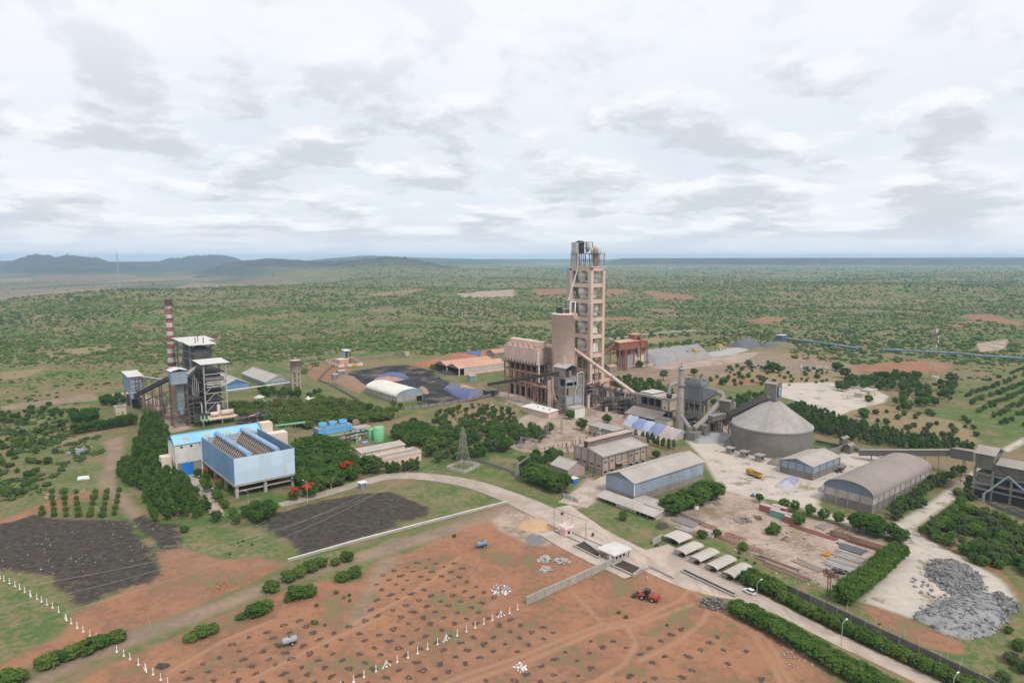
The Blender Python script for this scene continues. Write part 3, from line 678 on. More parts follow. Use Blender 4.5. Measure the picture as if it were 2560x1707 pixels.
bx('tower', plaster_pink, t, 0, 5.5, 1, 6.5, 0, he + 3.5); bx('low_wing', plaster_pink, t, 0, 11, -4, .95, 0, he - 1.5); bx('parapet', plaster_white, t, .1, 10.9, -3.9, .85, he - 1.5, he - 1.2)
C = G(436, 1010); top = Zp(C, 748); t = thing('chimney', 'tall red and white banded smokestack behind the boiler house', 'chimney', C, 0)
chim_r = mat('chimney_red', (.34, .135, .115), (.27, .11, .095), .2, .8, .1, .3); chim_w = mat('chimney_white', (.62, .58, .55), (.47, .41, .38), .2, .8, .1, .35)
cuts = [748, 762, 771, 786, 796, 806, 817, 828, 838, 849, 859, 871, 882, 893, 904, 915, 927]
r_at = lambda z: 2.05 + (2.85 - 2.05) * (1 - z / top)
for i in range(1, len(cuts)):
    z1, z0 = Zp(C, cuts[i - 1]), Zp(C, cuts[i])
    if i == 1: continue
    MB().cyl((0, 0, z0 + .01), (0, 0, z1), r_at(z0), r_at(z1), 24, False).build('band', chim_w if i % 2 == 0 else chim_r, t)
zl = Zp(C, 927); MB().cyl((0, 0, 0), (0, 0, zl), r_at(0) + .1, r_at(zl), 24, False).build('lower_shaft', mat('rusty_shaft', (.33, .19, .14), (.24, .14, .11), .3, .8, .1, .4), t)
z0 = Zp(C, 762); MB().cyl((0, 0, z0), (0, 0, top), 2.35, 2.35, 24).build('crown', mat('sooty_crown', (.13, .10, .085), (.09, .07, .06), .4, .9), t)
for v in (762, 796, 849, 908):
    z = Zp(C, v); mb = MB(); mb.lathe([(r_at(z), z), (r_at(z) + .9, z), (r_at(z) + .9, z + .15), (r_at(z), z + .15)], 20)
    for i in range(14): a = i / 14 * 6.283; mb.beam(((r_at(z) + .85) * math.cos(a), (r_at(z) + .85) * math.sin(a), z), ((r_at(z) + .85) * math.cos(a), (r_at(z) + .85) * math.sin(a), z + 1.1), .06)
    mb.lathe([(r_at(z) + .82, z + 1.1), (r_at(z) + .88, z + 1.1)], 20); mb.build('gallery', rust, t)
mb = MB()
for s_ in (-.3, .3): mb.beam((2.9, -.6 + s_, 0), (2.35, -.6 + s_, top), .09)
for i in range(60): z = top * i / 60; mb.beam((2.9 - .55 * z / top, -.9, z), (2.9 - .55 * z / top, -.3, z), .06)
mb.build('ladder', steel_dk, t)
ink = mat('faded_blue_lettering', (.16, .22, .38), (.2, .26, .42), .5, .8)
for v0, v1, blks in ((763.5, 769.5, ((-1.0, -.55), (-.3, .15), (.4, .8))), (789, 793.5, ((-1.2, -.3),))):       # illegible painted signs on the top white bands
    for x0, x1 in blks:
        za, ze = Zp(C, v1), Zp(C, v0); mb = MB()
        for k in range(3):
            xa = x0 + (x1 - x0) * k / 3; xb = x0 + (x1 - x0) * (k + .62) / 3
            R0 = r_at(za) + .03; mb.poly([(xa, -math.sqrt(R0 ** 2 - xa ** 2), za + .3 * (k % 2)), (xb, -math.sqrt(R0 ** 2 - xb ** 2), za + .3 * (k % 2)), (xb, -math.sqrt(R0 ** 2 - xb ** 2), ze), (xa, -math.sqrt(R0 ** 2 - xa ** 2), ze)])
        mb.build('lettering', ink, t)
A = G(516, 1056); hc = Zp(A, 913); L = span(A, E1, 563, hc); W = span(A, E2, 444, hc); hu = hc + 9.5
t = thing('boiler_house', 'open steel boiler house with two white canopies and dark grey casing', 'boiler house', A, AX)
boil = mat('boiler_casing', (.115, .108, .105), (.07, .066, .066), .3, .75, .2, .3, rib='d', ribw=.8)
ys = [0, W * .22, W * .48, W * .74, W]
for y in ys:
    for x in (0, L):
        h_ = hc if y < W * .3 else hu
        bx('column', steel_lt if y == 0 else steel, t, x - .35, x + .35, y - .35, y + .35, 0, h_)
for x in (L * .5,): bx('column', steel, t, x - .25, x + .25, W - .25, W + .25, 0, hu)
lv = [hc * k / 6 for k in range(1, 7)] + [hc + 4.7, hu]
for z in lv:
    for x in (0, L): bm('girder', steel, t, (x, 0 if z <= hc else W * .3, z), (x, W, z), .32, .5)
    for y in ys:
        if z > hc and y < W * .3: continue
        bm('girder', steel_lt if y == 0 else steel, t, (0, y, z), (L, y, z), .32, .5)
for i in (1, 2, 3):
    a, c_ = lv[i - 1], lv[i]
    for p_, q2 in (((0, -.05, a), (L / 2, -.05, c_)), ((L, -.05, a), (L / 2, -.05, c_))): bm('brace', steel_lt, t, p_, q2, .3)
    for k in range(len(ys) - 1):
        if (i + k) % 2: bm('brace', steel, t, (-.05, ys[k], a), (-.05, ys[k + 1], c_), .2)
for i, (z0, z1, y0, y1) in enumerate(((4, hc * .80, W * .1, W * .5), (6, hc * 1.02, W * .5, W * .92), (hc * 1.02, hu - 2.5, W * .42, W * .86))):
    MB().box(L * .12, L * .88, y0, y1, z0, z1).build('casing', boil, t)
for z in (hc * .34, hc * .52, hc * .68, hc * .84):
    bx('floor_grating', steel_dk, t, -1.6, L + .8, W * .05, W * .98, z, z + .14)
    mb = MB()
    for k in range(15): y = W * (.05 + .93 * k / 14); mb.beam((-1.55, y, z), (-1.55, y, z + 1.1), .07)
    mb.beam((-1.55, W * .05, z + 1.1), (-1.55, W * .98, z + 1.1), .07); mb.beam((-1.55, W * .05, z + .6), (-1.55, W * .98, z + .6), .06); mb.build('handrail', steel, t)
for k in range(8):
    y = W * (.12 + .045 * k); bm('downpipe', steel_dk, t, (-.9, y, 5), (-.9, y, hc * .82), .28)
for k in range(4): bm('steam_pipe', steel_lt, t, (-1.9 - .4 * k, W * .1 + 2.6 * k, hc * .2 + k), (-1.9 - .4 * k, W * .1 + 2.6 * k, hc * .7 + 2 * k), .34)
MB().tube([(-2.4, -1, 3), (-2.4, -1, hc * .33), (-2.4, W * .3, hc * .45), (-2.4, W * .3, hc * .6)], .4).build('bent_pipe', steel_lt, t)
def canopy(x0, x1, y0, y1, z, sl, nm='canopy'): MB().extx([(y0, z), (y1, z + sl), (y1, z + sl + .2), (y0, z + .2)], x0, x1).build(nm, roof_white, t)
canopy(-2.2, L + 2.0, -2.2, W * .26, hc + .6, .9); canopy(-2.0, L + 1.5, W * .36, W * .66, hu + .4, .8); canopy(-3.0, L + 5.5, W * .66, W + 1.5, hu + 1.25, .5)
mb = MB()
for s_ in (0, 1):
    for k in range(4): mb.beam((L * k / 4, s_ * W * .22, hc - 2.2 * (k % 2)), (L * (k + 1) / 4, s_ * W * .22, hc - 2.2 * ((k + 1) % 2)), .2)
mb.build('roof_truss', steel, t)
for k, (x, y) in enumerate(((L * .3, W * .5), (L * .62, W * .45), (L * .55, W * .6))): MB().cyl((x, y, hu), (x, y, hu + 4.6), .28, n=8).build('safety_vent', rust, t)
bx('superheater_deck', steel, t, L * .1, L * .95, W * .02, W * .2, hc * .72, hc * .76);
for k in range(3): bx('air_header', steel_lt, t, L * .1, L * .92, -.2, .9, hc * .60 + k * 1.5, hc * .60 + k * 1.5 + .7)
dz = Zp(A, 1040)
bx('deaerator_platform', conc_pink, t, -5, L + 3, -11, -.8, dz - .5, dz)
for x in (-4.5, L * .5, L + 2.4):
    for y in (-10.5, -2): bx('platform_leg', conc, t, x - .3, x + .3, y - .3, y + .3, 0, dz - .5)
tankm = mat('cream_vessel', (.70, .60, .52), (.58, .44, .36), .4, .5)
MB().tube([(1.2, -5, dz + 1.8), (1.5, -5, dz + 1.8), (L * .48, -5, dz + 1.8), (L * .5, -5, dz + 1.8)], [.3, 1.3, 1.3, .3], 16).build('vessel', tankm, t)
MB().tube([(L * .55, -5.4, dz + 2.1), (L * .58, -5.4, dz + 2.1), (L + 1.6, -5.4, dz + 2.1), (L + 2, -5.4, dz + 2.1)], [.4, 1.55, 1.55, .4], 16).build('vessel', tankm, t)
MB().cyl((L * .5, -4, dz), (L * .5, -4, dz + 7), 1.0, n=12).build('stand_pipe', plaster_white, t)
mb = MB()
for k in range(16): x = -4.8 + (L + 7.6) * k / 15; mb.beam((x, -10.9, dz), (x, -10.9, dz + 1.1), .07)
mb.beam((-4.8, -10.9, dz + 1.1), (L + 2.8, -10.9, dz + 1.1), .07); mb.build('handrail', plaster_pink, t)
for k in range(4): bx('duct_run', steel_dk, t, -9 + .4 * k, -1, -9 + 1.4 * k, -8.1 + 1.4 * k, 3 + k, 4.2 + k)
for k in range(3): MB().tube([(-6 + 2 * k, -16, 4.5), (-6 + 2 * k, -12, 4.5), (-5 + 2 * k, -8, 6)], .35, 8).build('green_pipe', green_p, t)
lattice_r = mat('rusty_lattice', (.20, .15, .12), (.14, .10, .085), .5, .85)
A2 = G(437, 1070); zb = Zp(A2, 962); zt = Zp(A2, 931); w2 = span(A2, E1, 467, zb)
t = thing('transfer_tower', 'pale blue box house on a rusty lattice tower beside the boiler house', 'tower', A2, AX)
mb = MB();
for x in (0, w2):
    for y in (0, w2 * .9): bm('leg', lattice_r, t, (x, y, 0), (x, y, zb), .45)
for k in range(5):
    a, c_ = zb * k / 5, zb * (k + 1) / 5
    for p_, q2 in (((0, 0), (w2, 0)), ((w2, 0), (w2, w2 * .9)), ((0, w2 * .9), (0, 0)), ((w2, w2 * .9), (0, w2 * .9))):
        bm('brace', lattice_r, t, (*p_, a), (*q2, c_), .2); bm('brace', lattice_r, t, (*q2, a), (*p_, c_), .2); bm('tie', lattice_r, t, (*p_, c_), (*q2, c_), .28)
bx('house_wall', blue_sheet, t, -.3, w2 + .3, -.4, -.2, zb, zt); bx('house_wall', blue_acc_shade, t, -.4, -.2, -.19, w2, zb, zt); bx('house_wall', blue_sheet, t, w2 + .2, w2 + .35, -.19, w2, zb, zt); bx('house_wall', blue_sheet, t, -.19, w2, w2, w2 + .2, zb, zt); bx('house_floor', steel_dk, t, -.2, w2 + .2, -.2, w2, zb - .1, zb + .1)
MB().exty([(-.9, zt + .5), (w2 / 2, zt + 1.7), (w2 + .9, zt + .5), (w2 + .9, zt + .65), (w2 / 2, zt + 1.9), (-.9, zt + .65)], -1, w2 + .8).build('house_roof', roof_white, t)
bx('stairwell_sheet', mat('pale_green_grey_sheet', (.33, .38, .40), (.26, .30, .32), .3, .7, .1, .3), t, w2 * .42, w2 * .9, w2 * .55, w2 * .9, zb * .34, zb)
MB().cyl((w2 * .6, w2 * .2, zb * .28), (w2 * .6, w2 * .2, zb * .42), 1.1, n=12).build('blue_tank', blue_duct, t)
A3 = G(329, 1022); z0 = Zp(A3, 978); zt = Zp(A3, 944); w3 = span(A3, E1, 357, z0); d3 = span(A3, E2, 311, z0)
t = thing('crusher_house', 'blue and grey crusher house on stilts at the far left of the power station', 'building', A3, AX)
for x in (0, w3):
    for y in (0, d3): bx('leg', conc, t, x - .5, x + .5, y - .5, y + .5, 0, zt)
bx('wall', mat('weathered_blue_grey', (.36, .42, .50), (.26, .32, .41), .4, .7, .1, .45), t, .1, w3 - .1, -.1, .1, z0, zt); bx('wall', blue_acc_shade, t, -.1, .1, .2, d3, z0 - 2, zt); bx('floor', steel_dk, t, 0, w3, .1, d3, z0 - .4, z0 - .05); bx('wall', blue_sheet, t, w3 - .1, w3 + .1, .2, d3, z0, zt)
MB().extx([(-1.2, zt + .4), (d3 + 1, zt + 1.6), (d3 + 1, zt + 1.8), (-1.2, zt + .6)], -1.2, w3 + 1).build('roof', roof_white, t)
for k in range(2):
    x = w3 * (.42 + .3 * k); bm('steel_post', rust, t, (x, -.5, z0 - 2), (x, -.5, zt), .4)
for k in range(4): bm('steel_rail', rust, t, (w3 * .40, -.5, z0 + (zt - z0) * k / 4), (w3 * .74, -.5, z0 + (zt - z0) * (k + .6) / 4), .25)
for k in range(3): bm('girt', steel_dk, t, (0, -.2, z0 + (zt - z0) * (k + .5) / 3), (w3, -.2, z0 + (zt - z0) * (k + .5) / 3), .2)
bx('feed_box', blue_sheet, t, -.5, w3 * .45, -4.5, -.2, z0 - 4.5, z0 - .5); bx('machine', steel_dk, t, .8, w3 - 1, .5, d3 - .5, 0, z0 - 5)
pA = A3 + E1 * 2 - E2 * 3 + Vector((0, 0, z0 - 3)); pB = A2 + E2 * (w2 * .6) - E1 * .5 + Vector((0, 0, zb + 3.2))
gallery('coal_conveyor', 'dark sloping coal conveyor from the crusher house up to the blue box house', pA, pB, 2.6, 1.9, steel_dk, coalpile, 3, lattice_r)
p1_ = A3 + E1 * w3 + E2 * d3 * .6 + Vector((0, 0, zt - 2)); p2_ = A2 + E2 * w2 + Vector((0, 0, zb + 1))
gallery('return_conveyor', 'thin pale conveyor behind, from the top of the crusher house to the blue box house', p1_, p2_, 1.8, 1.2, steel, roof_grey, 3, lattice_r)
Ab = G(516, 1056)
gallery('bunker_conveyor', 'short grey conveyor from the blue box house into the boiler house', A2 + E1 * w2 + E2 * 3 + Vector((0, 0, zb + 3.5)), Ab + E2 * W * .3 + E1 * 1 + Vector((0, 0, hc * .9)), 2.2, 1.6, steel, roof_grey, 0)
gallery('ash_conveyor', 'low thin conveyor on posts in front of the chimney', G(362, 1012) + Vector((0, 0, 3)), G(425, 1022) + Vector((0, 0, 12)), 1.1, .8, steel, None, 5, lattice_r, leg_w=.8)
t = thing('filter_hopper', 'small dark steel hopper standing on legs at the foot of the chimney', 'hopper', G(412, 1032), AX)
MB().lathe([(.3, 3), (2, 6), (2, 10), (1.2, 11)], 12).build('body', steel, t); bx('chute', steel_dk, t, -.5, .5, -.5, .5, 0, 3)
for sx in (-1.6, 1.6):
    for sy in (-1.6, 1.6): bx('leg', lattice_r, t, sx - .12, sx + .12, sy - .12, sy + .12, 0, 6)
t = thing('pipe_rack', 'cluster of thin upright steel posts with rails in the dusty yard beside the lattice tower', 'pipe rack', G(398, 1052), AX)
for i in range(6):
    for j in range(2): bx('post', lattice_r, t, i * 4 - .1, i * 4 + .1, j * 3 - .1, j * 3 + .1, 0, 6.5)
for j in range(2): bm('rail', lattice_r, t, (0, j * 3, 6.5), (20, j * 3, 6.5), .25); bm('rail', lattice_r, t, (0, j * 3, 4.3), (20, j * 3, 4.3), .2)
def hut(name, label, u, v, vt, w, d, wall, roofm, cat='hut', ov=.4, door=True, rot=AX, flat=True, group=None, h=None):
    p = G(u, v); h = h or Zp(p, vt); t = thing(name, label, cat, p, rot, group)
    bx('wall', wall, t, 0, w, 0, .2, 0, h); bx('wall', wall, t, 0, .2, .21, d, 0, h); bx('wall', wall, t, w - .2, w, .21, d, 0, h); bx('wall', wall, t, .21, w - .21, d - .2, d, 0, h)
    if flat: bx('roof', roofm, t, -ov, w + ov, -ov, d + ov, h, h + .25)
    else: MB().extx([(-ov, h - .1), (d / 2, h + d * .16), (d + ov, h - .1), (d + ov, h + .05), (d / 2, h + d * .16 + .15), (-ov, h + .05)], -ov, w + ov).build('roof', roofm, t)
    if door: d_ = bx('door', mat('brown_door', (.21, .17, .13), (.17, .14, .11), .4, .8), t, w * .55, w * .55 + 1, -.06, .02, .1, min(2.1, h * .8)); bx('handle', steel_lt, d_, .82, .9, -.05, -.01, .9, 1.05); w_ = bx('window', white_p, t, w * .15, w * .15 + 1, -.05, .02, min(1, h * .4), min(1.9, h * .75)); bx('pane', glass_dk, w_, .1, .9, -.04, -.005, .1, min(1.9, h * .75) - min(1, h * .4) - .1)
    return t
t = hut('control_cabin', 'square cream concrete cabin with recessed roof at the far left of the plant', 290, 1038, 1018, 6, 6, plaster_cream, conc_lt); bx('roof_hatch', conc, t, 1, 5, 1, 5, t.children[0].dimensions.z if 0 else Zp(G(290, 1038), 1018) + .25, Zp(G(290, 1038), 1018) + .5)
hut('roadside_kiosk', 'tiny grey flat-roofed kiosk left of the crusher house', 283, 1012, 1003, 4, 3, conc_lt, conc_lt, door=False)
A = G(561, 981); he = Zp(A, 964.5); L = span(A, E1, 622, he)
shed('blue_gable_shed', 'grey roofed shed with a bright blue gable behind the boiler house', A, L, 42, he, he + 4, roof_grey, blue_acc_shade, gable=mat('shed_gable_blue', (.10, .23, .48), (.08, .19, .42), .2, .6, .2, rib='x', ribw=.5), nx=5, ny=6, ridge='y', zs=he * .15, wall_low=conc_lt)
A = G(664.5, 968); he = Zp(A, 956); L = span(A, E1, 726, he); W = span(A, E2, 604, he)
shed('grey_gable_shed', 'long grey roofed gable shed left of the concrete water tower', A, L, W, he, he + 4.2, roof_grey, blue_sheet, conc, gable=mat('pale_gable_sheet', (.42, .44, .47), (.36, .38, .41), .2, .6, .2, rib='x', ribw=.5), col=conc, nx=5, ny=8, ridge='y', zs=he * .5)
A = G(992, 1010); he = Zp(A, 992); L = span(A, E1, 1056, he); W = span(A, E2, 916, he)
t = shed('arched_coal_shed', 'white arched-roof shed with an open dark doorway beside the coal yard', A, L, W, he, he + 4.3, mat('white_arch_sheet', (.76, .73, .66), (.66, .62, .56), .06, .7, .2, rib='y', ribw=.6), conc_lt, conc, gable=blue_sheet, col=conc, nx=4, ny=8, ridge='y', roof='arch', zs=he * .3, ov=.4)
bx('doorway', dark_in, t, L * .76, L * .98, -.1, .05, .05, he * .72); stuffpile('coal_spill', 'small black coal spill at the doorway of the white arched shed', 'coal', None, [(1040, 1008), (1052, 1003), (1066, 1010), (1050, 1016)], 1.3, coalpile, seed=3, n=12)
A = G(1148, 940); he = Zp(A, 922); L = span(A, E1, 1266, he); W = span(A, E2, 1088, he)
t = thing('coal_shed', 'wide twin-gabled open shed with pink dusted roofs at the edge of the coal yard', 'shed', A, AX)
for b_ in (0, 1):
    y0, y1 = W * b_ / 2, W * (b_ + 1) / 2
    MB().extx([(y0 - .3, he), ((y0 + y1) / 2, he + 3.4), ((y0 + y1) / 2, he + 3.55), (y0 - .3, he + .15)], -.6, L).build('roof_slope', roof_pink, t)
    MB().extx([((y0 + y1) / 2 + .01, he + 3.4), (y1 + .3, he), (y1 + .3, he + .15), ((y0 + y1) / 2 + .01, he + 3.55)], -.6, L).build('roof_slope', roof_pink, t)
    MB().extx([(y0, he), (y1, he), ((y0 + y1) / 2, he + 3.35)], 0, .2).build('gable', mat('grey_brown_sheet', (.30, .25, .22), (.24, .20, .18), .2, .8), t)
    bx('column', conc_pink, t, -.4, .4, y1 - .4, y1 + .4, 0, he)
bx('column', conc_pink, t, -.4, .4, -.4, .4, 0, he)
for k in range(9):
    a = L * (.1 + .1 * k); bx('wall_panel', mat('white_grey_panel', (.56, .53, .50), (.47, .43, .40), .2, .8, .1, .3), t, a, a + L * .098, -.1, .1, he * .35, he - .2); bx('plinth', conc_pink, t, a, a + L * .099, -.12, .12, 0, he * .34)
bx('back_wall', conc, t, 0, L, W - .2, W, 0, he); bx('back_wall', conc, t, L - .2, L, 0, W - .25, 0, he)
stuffpile('coal_stockpile', 'black coal heap inside the twin-gabled shed', 'coal', None, [(1092, 932), (1122, 918), (1165, 905), (1240, 905), (1160, 938), (1112, 938)], 4, coalpile, seed=5, n=16)
A = G(1236, 893); he = Zp(A, 883)
shed('far_gable_shed', 'small grey-gabled shed with orange roof behind the coal shed', A, 30, 13, he, he + 3, roof_pink, conc, gable=mat('grey_brown_sheet', (.3, .25, .22)), nx=4, ny=2)
t = hut('coal_yard_cabin', 'small tin-roofed blue-grey cabin at the corner of the coal shed', 1176, 955, 941, 6, 4.5, mat('blue_grey_paint', (.25, .31, .36), (.2, .25, .3), .3, .7), roof_grey, flat=False)
mk = lambda a, c_: (lambda x, y, n_: (x > a) & (x < c_))
stuffpile('tarped_heap', 'heap under a bright blue tarpaulin at the back of the coal yard', 'heap', None, [(928, 955), (945, 938), (980, 931), (1010, 934), (1024, 945), (1000, 952), (960, 958)], 3.0, pinkpile, seed=1, cov=[(tarp_b, lambda x, y, n_: (y > .35 + .5 * n_))])
stuffpile('tarped_heap', 'low heap under dull blue tarpaulins at the near right of the coal yard', 'heap', None, [(1108, 972), (1125, 958), (1160, 962), (1200, 975), (1215, 993), (1180, 1000), (1140, 992)], 3.0, coalpile, seed=2, cov=[(tarp_g, lambda x, y, n_: x < 2), (tarp_b, lambda x, y, n_: (y < .5 + .6 * n_) & (x < .62)), (pinkpile, lambda x, y, n_: (abs(x - .55) < .14) & (y > .5))])
stuffpile('pink_heap', 'small bare pink heap next to the white arched shed', 'heap', None, [(1040, 975), (1052, 967), (1068, 972), (1073, 984), (1058, 985)], 2.6, pinkpile, seed=4, n=14)
stuffpile('earth_heap', 'long brown earth bank on the left side of the coal yard', 'heap', None, [(832, 955), (850, 938), (885, 942), (920, 968), (900, 985), (870, 975)], 3.4, mat('brown_earth_heap', (.30, .19, .125), (.24, .15, .10), .4, .95, .4), seed=6)
stuffpile('red_ore_heap', 'bright red ore heap behind the coal shed', 'heap', None, [(1045, 910), (1070, 903), (1090, 900), (1095, 907), (1070, 914)], 2.5, redpile, seed=7, n=14)
stuffpile('red_ore_heap', 'red ore heap partly under blue sheet behind the pink roofs', 'heap', None, [(1118, 898), (1150, 886), (1210, 882), (1228, 888), (1160, 900)], 5, redpile, seed=8, cov=[(tarp_b, lambda x, y, n_: (x > .35) & (x < .75) & (y > .4))])
C = G(741, 972); z0, z1 = Zp(C, 930), Zp(C, 901); t = thing('water_tower', 'round pink concrete water tower on columns left of the coal yard', 'water tower', C, 0); r = 4.0
wt = mat('water_tower_concrete', (.60, .46, .38), (.47, .35, .29), .3, .9, .2, .5)
MB().lathe([(.5, z0 - .5), (r - .6, z0 - .5), (r, z0 + .4), (r, z1), (r + .25, z1), (r + .25, z1 + .4), (.2, z1 + 1.0)], 24).build('tank', wt, t)
for k in range(6): a = k / 6 * 6.283; bx('leg', wt, t, r * .82 * math.cos(a) - .42, r * .82 * math.cos(a) + .42, r * .82 * math.sin(a) - .42, r * .82 * math.sin(a) + .42, 0, z0)
for z in (z0 * .35, z0 * .68): MB().lathe([(r * .72, z), (r * .92, z), (r * .92, z + .5), (r * .72, z + .5), (r * .72, z)], 6, sm=False).build('ring_beam', wt, t)
bx('top_box', blue_sheet, t, -.7, .7, -.7, .7, z1 + .8, z1 + 2.6)
mb = MB(); mb.tube([G(566, 992) - G(566, 992) + Vector((0, 0, 4.5)), (G(640, 982) - G(566, 992)) + Vector((0, 0, 4.5)), (G(731, 969) - G(566, 992)) + Vector((0, 0, 4.5))], .45, 8)
t = thing('overhead_pipe', 'long white pipe on posts crossing the grove in front of the grey gable shed', 'pipe', G(566, 992), 0); mb.build('pipe', white_p, t)
for f in (.1, .35, .6, .85): p_ = (G(731, 969) - G(566, 992)) * f; bx('post', steel_lt, t, p_.x - .15, p_.x + .15, p_.y - .15, p_.y + .15, 0, 4.1)
t = thing('gazebo', 'small white-roofed open gazebo in the green grove', 'gazebo', G(648, 1003), AX)
for x in (-2.4, 2.4):
    for y in (-2.4, 2.4): bx('post', plaster_white, t, x - .12, x + .12, y - .12, y + .12, 0, 3)
MB().lathe([(4.4, 3), (.1, 4.6)], 4, sm=False).build('roof', roof_white, t)
t = hut('pump_hut', 'small cream hut with a white water tank on its roof in the grove', 771, 1012, 999, 4.6, 4.2, plaster_cream, plaster_white)
MB().lathe([(.8, 3.6), (.8, 5.0), (.5, 5.4), (.05, 5.5)], 12, (1.2, 3)).build('roof_tank', white_p, t)
A = G(796, 1089); h = Zp(A, 1073.5); L = span(A, E1, 880, h); W = span(A, E2, 784, h)
t = thing('cooling_tower', 'blue three-cell cooling tower with round fan stacks', 'cooling tower', A, AX)
for k in range(9): bx('cladding_sheet', ctower_b, t, L * k / 9 + .01, L * (k + 1) / 9 - .01, -.1, .1, .3, h)
for k in range(3): bx('cladding_sheet', mat('cooling_tower_end', (.07, .24, .47), (.1, .29, .52), .5, .6, .2, .3), t, -.1, .1, .1 + W * k / 3, W * (k + 1) / 3, .3, h)
bx('deck', mat('pinkish_deck', (.47, .36, .32), (.37, .29, .26), .4, .9), t, -.1, L + .1, .1, W, h - .4, h); bx('back', ctower_b, t, 0, L, W, W + .2, .3, h); bx('end', ctower_b, t, L, L + .2, .1, W, .3, h)
bx('basin', conc, t, -1.5, L + 1.5, -1.5, W + 1.5, 0, .29)
for k in range(3):
    x = L * (.2 + .3 * k); MB().lathe([(2.6, h), (2.35, h + 1.2), (2.5, h + 2.6), (2.4, h + 2.6), (2.25, h + 1.2), (2.4, h)], 20, (x, W * .5)).build('fan_stack', ctower_b, t)
    MB().lathe([(2.3, h + 1.6), (.05, h + 1.7)], 16, (x, W * .5)).build('fan', steel_dk, t)
mb = MB()
for i in range(13): x = L * i / 12; mb.beam((x, W, h), (x, W, h + 1.2), .08); mb.beam((x, .1, h), (x, .1, h + 1.2), .08)
for y in (.1, W): mb.beam((0, y, h + 1.2), (L, y, h + 1.2), .08)
mb.build('handrail', rust, t)
def tank(name, label, u, v, vt, r, m):
    c_ = G(u, v); h = Zp(c_, vt); t = thing(name, label, 'tank', c_, 0); MB().lathe([(r, 0), (r, h), (r * .9, h + .25), (.05, h + .5)], 28).build('shell', m, t)
    mb = MB()
    for z in np.linspace(h * .16, h * .84, 4): mb.lathe([(r + .02, z), (r + .1, z), (r + .1, z + .16), (r + .02, z + .16)], 28)
    mb.build('hoop', m, t); mb = MB()
    for i in range(16): a = i / 16 * 6.283; mb.beam((r * .95 * math.cos(a), r * .95 * math.sin(a), h), (r * .95 * math.cos(a), r * .95 * math.sin(a), h + 1), .06)
    mb.lathe([(r * .93, h + 1), (r * .97, h + 1.06)], 20); mb.build('rail', mat('yellow_rail', (.5, .36, .08)), t)
tank('storage_tank', 'large green ribbed cylindrical tank next to the cooling tower', 947.5, 1101, 1067, 2.95, green_p); tank('storage_tank', 'smaller green tank beside the large green tank', 929, 1096, 1072, 2.1, green_p); tank('storage_tank', 'smallest green tank behind the other two', 916, 1084, 1070, 1.1, green_p)
t = hut('pump_house', 'white flat-roofed pump house with two blue doors beside the green tanks', 893, 1084, 1073, 9, 7, plaster_white, roof_grey, door=False)
for x in (1.5, 6.2): bx('door', blue_bright, t, x, x + 1.3, -.08, .02, .1, 2.4)
t = thing('pump_skid', 'blue motor and pipework on the slab behind the cream office', 'pump', G(905, 1112), AX); MB().cyl((0, 0, 1), (3, 0, 1), .9, n=14).build('motor', blue_duct, t); bx('base', conc, t, -.5, 4, -1, 1, 0, .3); MB().tube([(-2, 2, .2), (-2, 2, 5), (-1, 2, 6)], .45, 10).build('riser', green_p, t)
gallery('pipe_bridge', 'green pipe bridge from the blue roof hall towards the cooling tower', G(690, 1085) + Vector((0, 0, 5)), G(764, 1080) + Vector((0, 0, 6)), 1.0, .8, green_p, None, 2, steel, cat='pipe bridge', leg_w=1.0)
gallery('pipe_run', 'pale green pipe run along the foot of the cooling tower', G(815, 1098) + Vector((0, 0, 1.6)), G(885, 1086) + Vector((0, 0, 1.6)), .5, .5, green_p, None, 4, steel, cat='pipe', leg_w=.5)
A = G(902, 1160); he = Zp(A, 1133); L = span(A, E1, 1012, he); W = span(A, E2, 888, he)
t = thing('office_block', 'cream pink office block with a grey shed roof opposite the road bend', 'building', A, AX)
bx('wall', plaster_pink, t, 0, L, 0, .3, 0, he); bx('wall', plaster_pink, t, 0, .3, .31, W, 0, he); bx('wall', plaster_pink, t, L - .3, L, .31, W, 0, he + .4); bx('wall', plaster_pink, t, .31, L - .31, W - .3, W, 0, he + 1)
MB().extx([(-.6, he - .1), (W + .2, he + .9), (W + .2, he + 1.05), (-.6, he + .05)], .3, L - .3).build('roof', roof_grey, t)
for x in (0, L - .3): MB().extx([(-.7, he - .1), (W + .3, he + .9), (W + .3, he + 1.4), (-.7, he + .4)], x - .05, x + .35).build('gable_coping', plaster_pink, t)
for k in range(6): bx('pilaster', green_p, t, L * (k + .5) / 6 - .06, L * (k + .5) / 6 + .06, -.15, -.01, 0, he - .3)
A = G(955, 1172); he2 = Zp(G(1053, 1150), 1124); L = span(A, E1, 1053, he2)
t = thing('office_annex', 'low cream annex with a walled flat roof in front of the office block', 'building', A, AX)
bx('wall', plaster_pink, t, 0, L, 0, .3, 0, he2); bx('wall', plaster_pink, t, 0, .3, .31, 7.5, 0, he2); bx('wall', plaster_pink, t, L - .3, L, .31, 7.5, 0, he2); bx('wall', plaster_pink, t, .31, L - .31, 7.2, 7.5, 0, he2)
bx('flat_roof', mat('stained_roof_slab', (.33, .31, .30), (.24, .23, .23), .3, .9, .1, 0), t, .31, L - .31, .31, 7.19, he2 - 1.2, he2 - .9)
for k in range(5): bx('window', glass_dk, t, L * (k + .4) / 5, L * (k + .4) / 5 + 1.1, -.06, .02, 1.2, 2.3)
bx('plaster_band', mat('brown_band', (.35, .24, .18)), t, 0, L, -.05, -.01, he2 - 1.5, he2 - 1.3)
wl = mat('pink_painted_wall', (.62, .36, .33), (.54, .30, .28), .4, .8); wlw = mat('cream_wall_panel', (.74, .62, .55), (.66, .54, .47), .4, .8)
